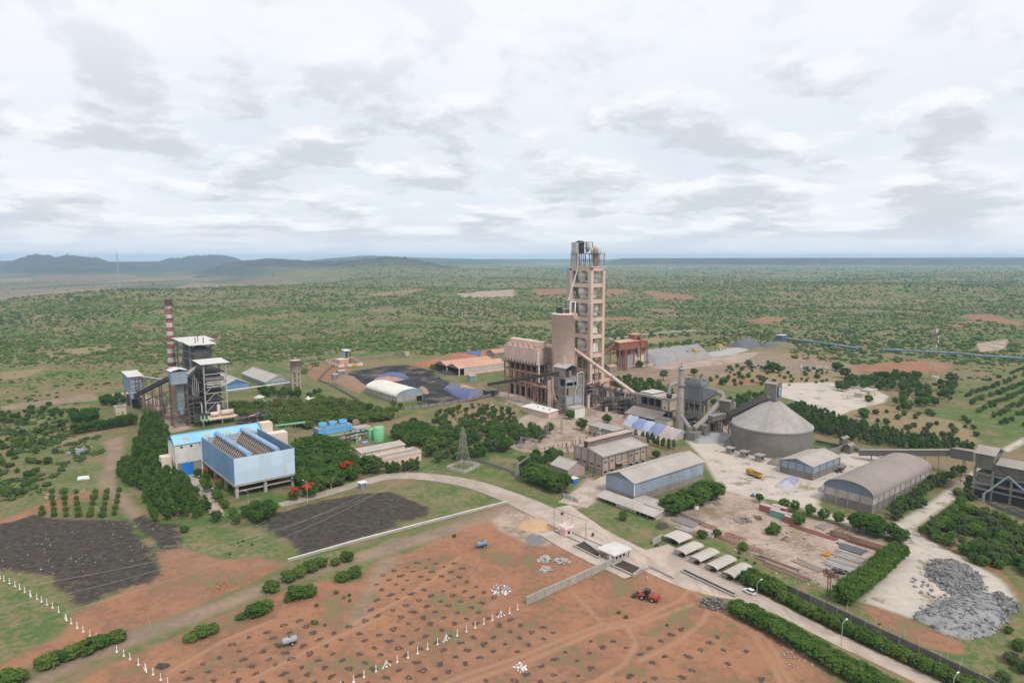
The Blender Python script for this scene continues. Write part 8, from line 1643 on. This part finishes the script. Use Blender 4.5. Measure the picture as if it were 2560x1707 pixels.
for k_, n_, a_, kw in (('round_dark', 4, ('dark', 3.2, 3.2, 3.7, 70, 38, .24), {}), ('round_mid', 4, ('mid', 3.1, 3.2, 3.7, 70, 38, .24), {}), ('round_light', 3, ('light', 3.0, 3.1, 3.7, 62, 38, .24), {}), ('plant', 4, ('mid', 2.1, 3.4, 3.5, 60, 32, .21), dict(cone=.4)), ('plant_dark', 4, ('dark', 2.2, 3.4, 3.5, 60, 32, .21), dict(cone=.35)), ('cone', 3, ('grey', 1.7, 3.4, 3.6, 54, 28, .2), dict(cone=.65)), ('loose', 4, ('grey', 3.0, 2.8, 4.0, 40, 32, .24), dict(clr=.26)), ('hedge', 4, ('mid', 2.9, 3.3, 3.4, 70, 36, .24), {}), ('hedge_light', 3, ('light', 2.9, 3.3, 3.4, 70, 36, .24), {}), ('shrub', 4, ('mid', 4.0, 3.3, 3.0, 64, 34, .34), {}), ('shrub_light', 4, ('light', 4.0, 3.2, 2.9, 60, 34, .34), {}), ('shrub_grey', 3, ('grey', 4.1, 3.0, 2.8, 52, 34, .34), {}), ('yellowish', 2, ('yel', 3.2, 3.1, 3.8, 66, 36, .24), {})): proto(k_, n_, mk(*a_, **kw))
def flame_arr(g, i): return crown_mesh('flowers', leaf_cloud(g, 3.0, 2.0, 4.9, 13, 26, .30, top_only=True), lf['red'])
FLAME = [flame_arr(np.random.default_rng(5 + i), i) for i in range(2)]
TN = {'round_dark': 'broadleaf_tree', 'round_mid': 'broadleaf_tree', 'round_light': 'broadleaf_tree', 'plant': 'plantation_tree', 'plant_dark': 'plantation_tree', 'cone': 'casuarina_tree', 'loose': 'thorn_tree', 'hedge': 'hedge_tree', 'hedge_light': 'hedge_tree', 'shrub': 'shrub', 'shrub_light': 'shrub', 'shrub_grey': 'shrub', 'yellowish': 'broadleaf_tree'}
NM = (('rough ground left', 'rough_ground_tree'), ('plantation left', 'plantation_tree'), ('plantation strip', 'strip_tree'), ('grove north', 'grove_tree'), ('orchard', 'orchard_tree'), ('wild bushes', 'wild_bush'), ('thicket', 'thicket_bush'), ('wood ', 'wood_tree'), ('dirt track', 'track_bush'), ('weed', 'weed_tuft'))
tr_ = random.Random(21); PLANTED = []
def tree(kind, label, p, h, group, wide=1.0, flame=0):
    a, c = tr_.choice(PROT[kind]); z = gzat(p[0], p[1]) if p[1] < 640 else tz(p[0], p[1]); s = h / 7.0
    t = bpy.data.objects.new('flame_tree' if flame else next((v_ for k_, v_ in NM if k_ in (group or '')), TN[kind]), None); COL.objects.link(t); t.location = (p[0], p[1], z); t.rotation_euler = (0, 0, tr_.uniform(0, 6.28)); w = wide * tr_.uniform(.88, 1.12); t.scale = (s * w, s * w, s)
    tag(t, label, 'tree' if 'shrub' not in kind else 'shrub', group); PLANTED.append((p[0], p[1], h))
    share('trunk', a, t); o = share('crown', c, t)
    if flame: share('flowers', FLAME[flame % 2], o)
    return t
def grove(kinds, label, group, poly, sp, hr, jit=.35, keep=1.0, ang=AX, wide=1.0, sp2=None):
    w = [G(*p).xy for p in poly]; xs = [p.x for p in w]; ys = [p.y for p in w]; c = Vector(((min(xs) + max(xs)) / 2, (min(ys) + max(ys)) / 2)); n = int(max(max(xs) - min(xs), max(ys) - min(ys)) / sp) + 2; sp2 = sp2 or sp
    u, v = Vector((math.cos(ang), math.sin(ang))), Vector((-math.sin(ang), math.cos(ang)))
    for i in range(-n, n + 1):
        for j in range(-n, n + 1):
            p = c + u * (i * sp + tr_.uniform(-jit, jit) * sp) + v * (j * sp2 + tr_.uniform(-jit, jit) * sp2)
            if inside(p.x, p.y, w) and tr_.random() < keep: tree(tr_.choice(kinds), label, p, tr_.uniform(*hr), group, wide)
def row(kinds, label, group, pts, sp, hr, wide=1.0, lanes=1, gap=2.0):
    w = [G(*p) for p in pts]
    for a, c in zip(w, w[1:]):
        d = c - a; n = max(1, int(d.length / sp)); nn = Vector((-d.y, d.x, 0)).normalized()
        for i in range(n):
            for l in range(lanes): tree(tr_.choice(kinds), label, a + d * ((i + tr_.uniform(-.2, .2)) / n) + nn * ((l - (lanes - 1) / 2) * gap + tr_.uniform(-.3, .3)), tr_.uniform(*hr), group, wide)
def spot(lst):
    for kind, label, u, v, h, *r in lst: tree(kind, label, G(u, v), h, None, r[0] if r else 1.0, r[1] if len(r) > 1 else 0)
grove(['plant', 'plant_dark', 'plant'], 'slender dark green tree in the dense plantation left of the blue condenser', 'plantation left of the condenser', [(355,1042),(402,1042),(425,1095),(425,1140),(468,1205),(522,1275),(522,1292),(478,1305),(430,1302),(392,1312),(376,1292),(348,1232),(302,1208),(292,1185),(328,1145),(348,1095)], 3.75, (5, 7.2))
row(['round_dark'], 'dark round tree in the hedge line below the crusher house', 'hedge line below the crusher house', [(193,1083),(262,1072),(345,1058)], 3.6, (6, 7.5), 1.0, 2, 4); grove(['round_dark'], 'dark tree in the small square clump at the far left', 'square clump far left', [(172,1045),(246,1038),(252,1055),(178,1060)], 5, (6, 7.5)); grove(['round_dark'], 'dark tree in the clump left of the crusher house', 'clump left of the crusher house', [(240,1008),(306,1000),(312,1013),(246,1018)], 5.5, (5.5, 7))
for c in range(7):
    for k in range(5):
        if not (c in (0,) and k > 1): tree('shrub_light', 'small round fruit tree in the young orchard beside the black field', G(106 + 30 * c + 3 * k * (1 if c > 3 else -.5), 1291 - k * 14.5 - (4 if c in (0, 6) else 0)), tr_.uniform(2.2, 3.2), 'young orchard rows')
grove(['round_dark', 'round_mid', 'round_dark'], 'tall green tree in the dense wood right of the blue condenser', 'wood right of the condenser', [(728,1135),(775,1112),(840,1112),(885,1145),(895,1195),(868,1212),(780,1235),(742,1228)], 4.6, (6.5, 9))
grove(['round_mid', 'round_dark'], 'bushy green tree in front of the condenser stilts', 'trees in front of the condenser', [(532,1300),(600,1288),(690,1262),(705,1262),(672,1300),(640,1312),(560,1322)], 5, (4.5, 6.2)); grove(['round_mid', 'round_dark', 'round_light'], 'garden tree along the lane left of the condenser', 'garden trees by the lane', [(490,1190),(510,1195),(545,1235),(578,1278),(565,1292),(535,1262)], 4.2, (3.6, 5.4))
spot([('round_mid', 'flame tree with the broadest red-orange top, beside the road under the condenser corner', 775, 1243, 6.5, 1.35, 1), ('round_mid', 'flame tree with a red patch at the right end of the wood', 868, 1195, 8.5, 1.1, 2), ('round_mid', 'small flame tree in the garden beside the condenser stilts', 548, 1222, 4.8, 1.0, 1), ('round_mid', 'low flame tree at the blue wall near the roller door', 516, 1192, 4.5, 1.0, 2), ('round_mid', 'flame tree with few red blooms right of the condenser corner', 735, 1250, 5.5, 1.1, 1), ('round_dark', 'big dark tree at the left front of the office block', 922, 1182, 9.5, 1.15), ('yellowish', 'yellowish round tree at the front of the office block', 945, 1183, 8.2, 1.15)])
row(['cone', 'plant_dark'], 'narrow tree in the tidy row before the office annex', 'row before the office annex', [(972,1182),(1055,1172)], 2.2, (5, 6.2), 1.2, 2, 2.4)
grove(['round_light', 'round_light', 'round_light', 'yellowish'], 'light green tree in the grove between the boiler house and the coal yard', 'grove north of the cooling tower', [(572,1012),(640,1016),(700,1010),(765,1018),(800,1000),(905,1015),(985,1036),(985,1052),(880,1060),(775,1072),(720,1072),(640,1050),(575,1035)], 5.2, (4, 6), .4, .95, wide=1.5); grove(['round_mid', 'round_dark'], 'green tree behind the overhead pipe', 'trees behind the overhead pipe', [(618,985),(660,972),(760,985),(800,985),(790,998),(700,998)], 7, (5, 7), .4, .8)
grove(['round_dark', 'round_mid'], 'dark tree in the clump right of the green tanks', 'clump right of the green tanks', [(978,1080),(1030,1066),(1080,1080),(1100,1105),(1062,1122),(985,1112)], 5, (5.5, 7.5)); grove(['round_mid', 'loose', 'round_dark', 'round_mid'], 'scattered tree on the rough ground left of the switchyard', 'trees on the rough ground left of the switchyard', [(1055,1095),(1180,1060),(1300,1068),(1395,1085),(1360,1112),(1290,1112),(1250,1135),(1200,1150),(1075,1160),(1060,1130)], 6.0, (5, 8), .45, .88, wide=1.1); grove(['loose', 'shrub', 'shrub_grey'], 'low bush on the rough slope below the coal yard', 'bushes below the coal yard', [(1090,1030),(1200,1012),(1290,1030),(1290,1060),(1180,1055),(1080,1065)], 5.0, (2, 4.2), .45, .9)
grove(['round_mid', 'round_dark'], 'tree in the clump at the near side of the switchyard', 'clump near the switchyard', [(1300,1165),(1330,1150),(1385,1142),(1425,1148),(1400,1165),(1340,1182)], 5.5, (5, 7)); row(['round_dark', 'round_mid'], 'big dense tree in the clump before the beige shed', 'clump before the beige shed', [(1325,1200),(1360,1213),(1400,1228),(1418,1232)], 3.6, (7.5, 9), 1.1, 2, 4.5)
row(['round_mid', 'round_dark'], 'large bright green tree in the row beside the blue warehouse', 'tree row beside the blue warehouse', [(1672,1286),(1722,1266),(1800,1238)], 3.8, (7, 8.8), 1.15, 2, 3.2); row(['cone'], 'slim conical tree in the double row by the striped heap', 'conical trees by the striped heap', [(1585,1098),(1640,1112),(1690,1128)], 3.2, (5, 6.5), 1.1, 2, 4)
spot([('round_mid', 'tree at the foot of the grey mill building', 1425, 1048, 6.5, 1.2), ('round_dark', 'tree hiding the parked truck beside the control room', 1455, 1075, 7.5, 1.2), ('round_mid', 'round tree at the far end of the control room', 1517, 1058, 6.5, 1.3), ('round_mid', 'single tree between the packing plant and the blue warehouse', 1640, 1147, 5, 1.2), ('shrub', 'small tree on the grass strip before the workshop', 1558, 1300, 4.6, .8), ('shrub', 'lone bush beside the red lattice girders', 1755, 1345, 3.6), ('shrub', 'round bush right of the lone bush by the girders', 1793, 1340, 3.2), ('shrub_light', 'bush growing between the long girder and the shelters', 1858, 1375, 3.6), ('shrub', 'bush in front of the red container', 1935, 1335, 5, .9), ('shrub', 'bush leaning on the small red container', 1995, 1310, 5, .9), ('shrub', 'low bush at the left end of the storage litter', 1922, 1335, 3)])
HL = 'tree of the thick hedge '
row(['hedge'], HL + 'on the field side of the lower road', 'hedge on the field side of the road', [(1838,1532),(1930,1577),(2083,1667),(2260,1767)], 2.0, (4.2, 5.2), 1.15, 2, 2.4); row(['hedge', 'hedge'], HL + 'behind the white hatchback', 'hedge behind the car', [(1872,1460),(1925,1482),(1960,1500)], 1.9, (4.6, 5.8), 1.1, 2, 2.2); row(['hedge_light', 'hedge'], HL + 'along the panel wall side of the lower road', 'hedge along the panel wall', [(1962,1504),(2110,1580),(2345,1690),(2500,1766)], 2.2, (3.0, 4.2), 1.1, 2, 2.0); row(['hedge'], HL + 'between the scrap yard and the white yard', 'hedge between the yards', [(2108,1508),(2182,1448),(2250,1386)], 2.0, (5, 6.2), 1.05, 2, 2.6)
row(['round_mid', 'round_dark'], 'tree in the row between the storage yard and the barrel-roof warehouse', 'row above the storage yard', [(1908,1258),(1960,1272),(2060,1300),(2180,1330)], 5.2, (4, 6.4), .95); row(['round_dark'], 'large dark tree at the corner of the storage yard', 'corner trees of the storage yard', [(2150,1325),(2200,1342),(2245,1352),(2262,1352)], 3.4, (6, 8), 1.1, 2, 3.5)
grove(['cone', 'plant_dark', 'cone'], 'dusty conical tree in the long plantation strip behind the big silo', 'plantation strip behind the silo', [(1968,1025),(1995,1015),(2100,1052),(2250,1088),(2420,1115),(2440,1132),(2300,1130),(2150,1112),(2030,1082),(1975,1045)], 3.8, (5, 6.4), .3, .97, wide=1.25); grove(['loose', 'round_mid', 'shrub_grey'], 'dusty tree along the side of the barrel-roof warehouse', 'trees beside the barrel-roof warehouse', [(2222,1285),(2262,1258),(2335,1212),(2392,1172),(2408,1190),(2335,1240),(2275,1290),(2230,1304)], 4.4, (4.4, 6.6), .35, .95)
grove(['shrub', 'shrub_grey', 'shrub', 'loose'], 'bush in the thicket right of the white yard', 'thicket right of the white yard', [(2295,1340),(2380,1278),(2440,1270),(2600,1340),(2600,1450),(2480,1428),(2400,1388),(2310,1352)], 4.0, (3.2, 5.2), .4, .92, wide=.95); grove(['shrub', 'shrub_grey', 'shrub_light'], 'bush on the slope at the bottom right corner', 'bushes at the bottom right', [(2500,1600),(2600,1500),(2650,1760),(2450,1720),(2440,1650),(2540,1560)], 5.0, (2.2, 3.8), .45, .8); grove(['shrub_light', 'shrub_grey'], 'thorny bush in the gap between lane and loading bunkers', 'bushes by the loading bunkers', [(2385,1240),(2425,1205),(2440,1240),(2430,1262),(2395,1265)], 4.2, (3, 4.6))
grove(['round_mid', 'plant', 'round_dark'], 'green tree in the wood behind the kiln', 'wood behind the kiln', [(1500,958),(1560,948),(1610,955),(1690,978),(1690,992),(1640,1000),(1560,985)], 6, (4.5, 6.5), .4, .9); grove(['round_mid', 'round_dark'], 'green tree in the strip between the dust filter and the silo head house', 'strip behind the transfer house', [(1780,1015),(1850,998),(1925,985),(1925,1012),(1850,1045),(1790,1050)], 6, (4.5, 6.5), .4, .9)
spot([('round_dark', 'biggest dark round tree on the rough ground above the dust filter', 1930, 930, 10, 1.5), ('round_mid', 'tree touching the biggest dark round tree from the right', 1948, 932, 7, 1.3), ('round_dark', 'dark tree at the top left of the pink-white yard', 2092, 928, 9, 1.3), ('round_dark', 'second dark tree stepping down to the pink-white yard', 2112, 945, 9.5, 1.25), ('round_dark', 'lowest dark tree at the back edge of the pink-white yard', 2128, 962, 10, 1.3), ('loose', 'thin tree standing above the wood behind the kiln', 1658, 950, 10), ('round_mid', 'small round tree near the red track behind the dust filter', 1735, 938, 7, 1.2), ('loose', 'wiry tree on the rough ground left of the biggest round tree', 1870, 918, 8), ('loose', 'pair of grey-green trees under the biggest round tree', 1905, 958, 8, 1.2), ('round_mid', 'bush-like tree left of the grey-green pair', 1810, 962, 7, 1.2), ('shrub', 'bush in front of the low pale building', 2172, 1003, 5, 1.1), ('shrub', 'big bush on the dry slope right of the pink-white yard', 2158, 1042, 7, 1.2), ('shrub', 'dark bush at the corner of the red hopper building', 1600, 918, 8), ('round_mid', 'bushy tree beside the twin-gabled coal shed', 1083, 928, 7), ('shrub', 'low bush at the left edge of the black field', 462, 1330, 3.2), ('shrub', 'small bush on the pale earth above the blue tanker', 1136, 1342, 1.6), ('round_mid', 'tree at the near corner of the white arched shed', 985, 1018, 5.5), ('round_mid', 'tree before the front of the white arched shed', 1001, 1022, 5)])
grove(['round_mid', 'round_dark', 'loose'], 'tree in the thick clump behind the low pale building', 'clump behind the low pale building', [(2085,968),(2190,944),(2290,940),(2300,968),(2240,985),(2190,975),(2100,980)], 7, (5.5, 8), .4, .9); grove(['round_mid', 'loose', 'round_dark'], 'tree scattered below the telecom mast', 'trees below the telecom mast', [(2200,1010),(2280,985),(2380,950),(2420,975),(2380,1015),(2300,1035),(2225,1035)], 8.5, (5, 8), .45, .75); grove(['shrub', 'shrub_light', 'shrub_grey'], 'low tree in the wide orchard rows at the right edge', 'orchard rows at the right edge', [(2390,985),(2600,905),(2640,1080),(2500,1060),(2440,1035)], 4.6, (2.6, 4), .2, .9, sp2=11)
grove(['shrub', 'shrub_grey', 'shrub_light'], 'bush on the dry slope right of the long plantation strip', 'bushes on the dry slope', [(2100,1040),(2210,1020),(2420,1045),(2460,1100),(2400,1105),(2250,1070)], 9, (2.5, 4.5), .45, .55); grove(['shrub', 'shrub_grey'], 'bush on the rough ground behind the dust filter', 'bushes behind the dust filter', [(1720,945),(1900,905),(2080,930),(2080,958),(1900,970),(1780,965)], 9.5, (2, 4.4), .45, .7)
k = 0
for u, v, h in ((20,1716,4),(48,1705,3),(122,1664,3.4),(150,1655,3.6),(182,1643,3.5),(222,1630,3.7),(255,1617,3.5),(292,1602,3),(478,1598,2.4),(505,1588,3.1),(530,1578,2.5),(602,1546,2.0),(640,1536,4.0),(664,1527,3.6),(678,1477,3.5),(722,1452,3.5),(748,1441,3.8),(776,1427,3.6),(802,1416,3.4),(838,1412,2.5),(868,1403,3.8),(742,1493,4.0),(772,1489,3.8),(720,1502,1.9),(855,1452,3.0),(886,1441,3.7)):
    tree('shrub_light' if k % 3 else 'shrub', 'bright green bush ' + ('at the bottom left corner' if u < 60 else 'in the thick bush row left of the lower white posts' if u < 300 else 'low and spreading beside the track near the tilted pole' if u < 560 else 'on the lower side of the track bend' if (v > 1485 or u > 850 and v > 1430) else 'in the long bush row above the track'), G(u, v), h * 1.15, 'bushes along the dirt track', 1.3); k += 1
for i in range(26):
    u, v = tr_.choice([(880, 1490), (830, 1520), (800, 1550), (1560, 1540), (1660, 1570), (1700, 1560), (1790, 1420), (1880, 1400), (560, 1385), (640, 1370), (2030, 1500), (2200, 1560)]); tree('shrub_light', 'knee-high weed tuft on open soil', G(u + tr_.uniform(-45, 45), v + tr_.uniform(-18, 18)), tr_.uniform(.6, 1.2), 'weed tufts on open soil', 1.4)
p = G(828, 1222); t = thing('bare_tree', 'leafless pale tree between the two flame trees by the road', 'tree', p, 0); mb = MB(); rr = random.Random(4); mb.cyl((0, 0, 0), (0, 0, 2.2), .18, .13, 8, False); mb.build('trunk', steel_lt, t); mb = MB()
for i in range(16):
    a = rr.uniform(0, 6.28); d = rr.uniform(1.2, 3); e_ = Vector((d * math.cos(a), d * math.sin(a), rr.uniform(3.6, 5.4))); mb.cyl((0, 0, 2), e_, .09, .03, 5, False)
    for j in range(3): mb.cyl(e_ * .75 + Vector((0, 0, .5)), e_ + Vector((rr.uniform(-.9, .9), rr.uniform(-.9, .9), rr.uniform(.2, 1.2))), .04, .015, 4, False)
mb.build('branches', steel_lt, t)
PLANT = [G(*p).xy for p in ((-300,1075),(150,1045),(235,978),(300,958),(560,925),(730,898),(820,888),(1020,878),(1250,862),(1340,872),(1500,852),(1640,846),(1800,838),(1960,850),(2000,872),(2240,885),(2420,915),(2330,940),(2240,960),(2330,1000),(2400,985),(2600,900),(2900,1200),(2900,1800),(-900,1800),(-900,1075))]
rg = np.random.default_rng(11)
def scatter(d0, d1, per, cl):
    n = int(1.0 * (d1 * d1 - d0 * d0) / per); y = np.sqrt(rg.uniform(d0 * d0, d1 * d1, n)); x = rg.uniform(-.98, .98, n) * y
    den = fbm(x / 60 + 3, y / 60, 4) * .42 + fbm(x / 14, y / 14 + 8, 3) * .33 + fbm(x / 260, y / 260 + 2, 3) * .25; keep = den + rg.uniform(-.05, .05, n) > cl
    keep &= ~(poly_sdf(x, y, PLANT) > 0)
    for zn, mg in (('red', 2), ('pale', 2), ('white', 1), ('coal', 1), ('tan', 3), ('black', 1), ('dirt', 1)): keep &= ~((samp(SD[zn], x, y) > -mg) & ((zn != 'tan') | (rg.random(n) > .12)))
    crest = np.interp(1280 + F * x / y, [-900, 0, 300, 600, 760, 1000], [1000, 1350, 1850, 2250, 2600, 3300]); keep &= ~((y > crest + 450) & (1280 + F * x / y < 850) & (rg.random(n) < .93))
    return x[keep], y[keep]
near_x, near_y = scatter(330, 640, 60, .44); o_ = np.argsort(near_y); near_x, near_y = near_x[o_], near_y[o_]
left = [G(*p).xy for p in ((-40,1040),(165,1022),(172,1065),(150,1110),(135,1150),(60,1235),(-60,1270))]
cnt = 0
for i in range(420):
    u, v = rg.uniform(-20, 240), rg.uniform(1030, 1260); p = G(u, v)
    if inside(p.x, p.y, left) and cnt < 130: tree(('shrub', 'shrub_light', 'shrub_grey')[i % 3], 'wild bush on the grassy slope at the left edge', p, rg.uniform(1.8, 4.2), 'wild bushes at the left edge'); cnt += 1
nsel = min(160, len(near_x))
for x, y in zip(near_x[:nsel], near_y[:nsel]): tree(('shrub', 'shrub_light', 'shrub_grey')[int(x * 7) % 3], 'wild bush on the open scrubland beyond the plant fence', (float(x), float(y)), rg.uniform(2.2, 4.4), 'wild bushes beyond the plant fence', 1.1)
X = [near_x[nsel:]]; Y = [near_y[nsel:]]
for a in ((640, 900, 36, .43), (900, 1500, 46, .43), (1500, 2400, 120, .42), (2400, 4200, 460, .40), (4200, 7300, 2200, .38)): x, y = scatter(*a); X.append(x); Y.append(y)
for pl, n in (([(1000,888),(1100,872),(1258,852),(1262,872),(1110,888)], 260), ([(1500,860),(1640,862),(1760,850),(1900,822),(1975,838),(1930,862),(1800,868),(1640,890),(1520,890)], 520), ([(740,905),(820,895),(760,935),(730,935)], 60), ([(1960,870),(2140,880),(2260,892),(2300,905),(2140,912),(1980,895)], 160)):
    w = [G(*p).xy for p in pl]; xs = [p.x for p in w]; ys = [p.y for p in w]; x = rg.uniform(min(xs), max(xs), n * 3); y = rg.uniform(min(ys), max(ys), n * 3); k = poly_sdf(x, y, w) > 0; X.append(x[k][:n]); Y.append(y[k][:n])
w = [G(*p).xy for p in ((-60,1038),(160,1022),(235,1000),(250,1030),(170,1062),(190,1095),(255,1090),(262,1130),(150,1180),(120,1225),(-80,1285))]; xs = [p.x for p in w]; ys = [p.y for p in w]; x = rg.uniform(min(xs), max(xs), 5000); y = rg.uniform(min(ys), max(ys), 5000); k = (poly_sdf(x, y, w) > 0) & (fbm(x / 12, y / 12, 3) > .47) & (samp(SD['dirt'], x, y) < -1); X.append(x[k][:900]); Y.append(y[k][:900])
X = np.concatenate(X); Y = np.concatenate(Y); N = len(X); Zs = terrain(X, Y)
def ico():
    f = (1 + 5 ** .5) / 2; v = np.array([(-1, f, 0), (1, f, 0), (-1, -f, 0), (1, -f, 0), (0, -1, f), (0, 1, f), (0, -1, -f), (0, 1, -f), (f, 0, -1), (f, 0, 1), (-f, 0, -1), (-f, 0, 1)], float); v /= np.linalg.norm(v[0])
    return v, np.array([(0, 11, 5), (0, 5, 1), (0, 1, 7), (0, 7, 10), (0, 10, 11), (1, 5, 9), (5, 11, 4), (11, 10, 2), (10, 7, 6), (7, 1, 8), (3, 9, 4), (3, 4, 2), (3, 2, 6), (3, 6, 8), (3, 8, 9), (4, 9, 5), (2, 4, 11), (6, 2, 10), (8, 6, 7), (9, 8, 1)])
iv, ifc = ico(); lumps = np.where(Y < 820, 2, 1); rep_ = np.repeat(np.arange(N), lumps); M = len(rep_)
sz = np.clip(np.exp(rg.normal(.28, .42, N)), .5, 3.6) * (1 - .45 * (Y < 640)) * (1 + .30 * (Y > 1500) + .5 * (Y > 2400) + .9 * (Y > 4200)); s = sz[rep_] * rg.uniform(.6, 1.05, M); offx = rg.normal(size=M) * sz[rep_] * .55 * (lumps[rep_] > 1); offy = rg.normal(size=M) * sz[rep_] * .55 * (lumps[rep_] > 1)
vv = iv[None] * (1 + rg.uniform(-.32, .32, (M, 12, 1))) * np.stack([s * 1.15, s * 1.15, s * .8], -1)[:, None, :] + np.stack([X[rep_] + offx, Y[rep_] + offy, Zs[rep_] + s * .45], -1)[:, None, :]
ff_ = (ifc[None] + (np.arange(M) * 12)[:, None, None]).reshape(-1, 3)
me = bpy.data.meshes.new('scrub'); me.vertices.add(M * 12); me.vertices.foreach_set('co', vv.ravel()); me.loops.add(ff_.size); me.loops.foreach_set('vertex_index', ff_.ravel().astype(np.int32)); me.polygons.add(len(ff_)); me.polygons.foreach_set('loop_start', np.arange(0, ff_.size, 3)); me.update(calc_edges=True)
at = me.attributes.new('tint', 'FLOAT', 'POINT'); at.data.foreach_set('value', np.repeat(np.clip(rg.normal(.5, .22, N) + (fbm(X / 220, Y / 220, 3) - .5) * 1.4, 0, 1)[rep_], 12).astype(np.float32))
sm = bpy.data.materials.new('scrub_leaves'); sm.use_nodes = True; q = NB(sm.node_tree); bs = sm.node_tree.nodes['Principled BSDF']; a_ = q.node('ShaderNodeAttribute'); a_.attribute_name = 'tint'; gp = q.node('ShaderNodeNewGeometry')
cc = q.mix(q.ss(a_.outputs['Fac'], .1, .9), (.058, .100, .033), (.126, .178, .048)); cc = q.mix(q.ss(q.noise(gp.outputs['Position'], .9, 3, .6), .40, .66, 0, .55), cc, (.045, .078, .027)); q.link(cc, bs.inputs['Base Color']); bs.inputs['Roughness'].default_value = .95; bs.inputs['Specular IOR Level'].default_value = .05
bpn = q.node('ShaderNodeBump'); bpn.inputs['Strength'].default_value = 1.0; bpn.inputs['Distance'].default_value = .5; q.link(q.noise(gp.outputs['Position'], 2.2, 3, .7), bpn.inputs['Height']); q.link(bpn.outputs[0], bs.inputs['Normal'])
me.materials.append(sm); sc = bpy.data.objects.new('scrub', me); COL.objects.link(sc); tag(sc, 'countless wild bushes covering the open plain out to the hills', 'scrub', kind='stuff')
print('TREES', len(PLANTED), 'SCRUB', N, 'tris', len(ff_))
# ================================================================== air
hz = MB().box(-18500, 18500, -1500, 17600, -95, 172).build('haze', None); tag(hz, None, None, kind='stuff')
hm2 = bpy.data.materials.new('haze_air'); hm2.use_nodes = True; ht = hm2.node_tree; ht.nodes.clear(); ho = ht.nodes.new('ShaderNodeOutputMaterial'); pvn = ht.nodes.new('ShaderNodeVolumePrincipled')
pvn.inputs['Color'].default_value = (.52, .76, 1.0, 1); pvn.inputs['Density'].default_value = 7.2e-5; pvn.inputs['Anisotropy'].default_value = .1; ht.links.new(pvn.outputs[0], ho.inputs['Volume']); hz.data.materials.append(hm2)
hz.display_type = 'WIRE'
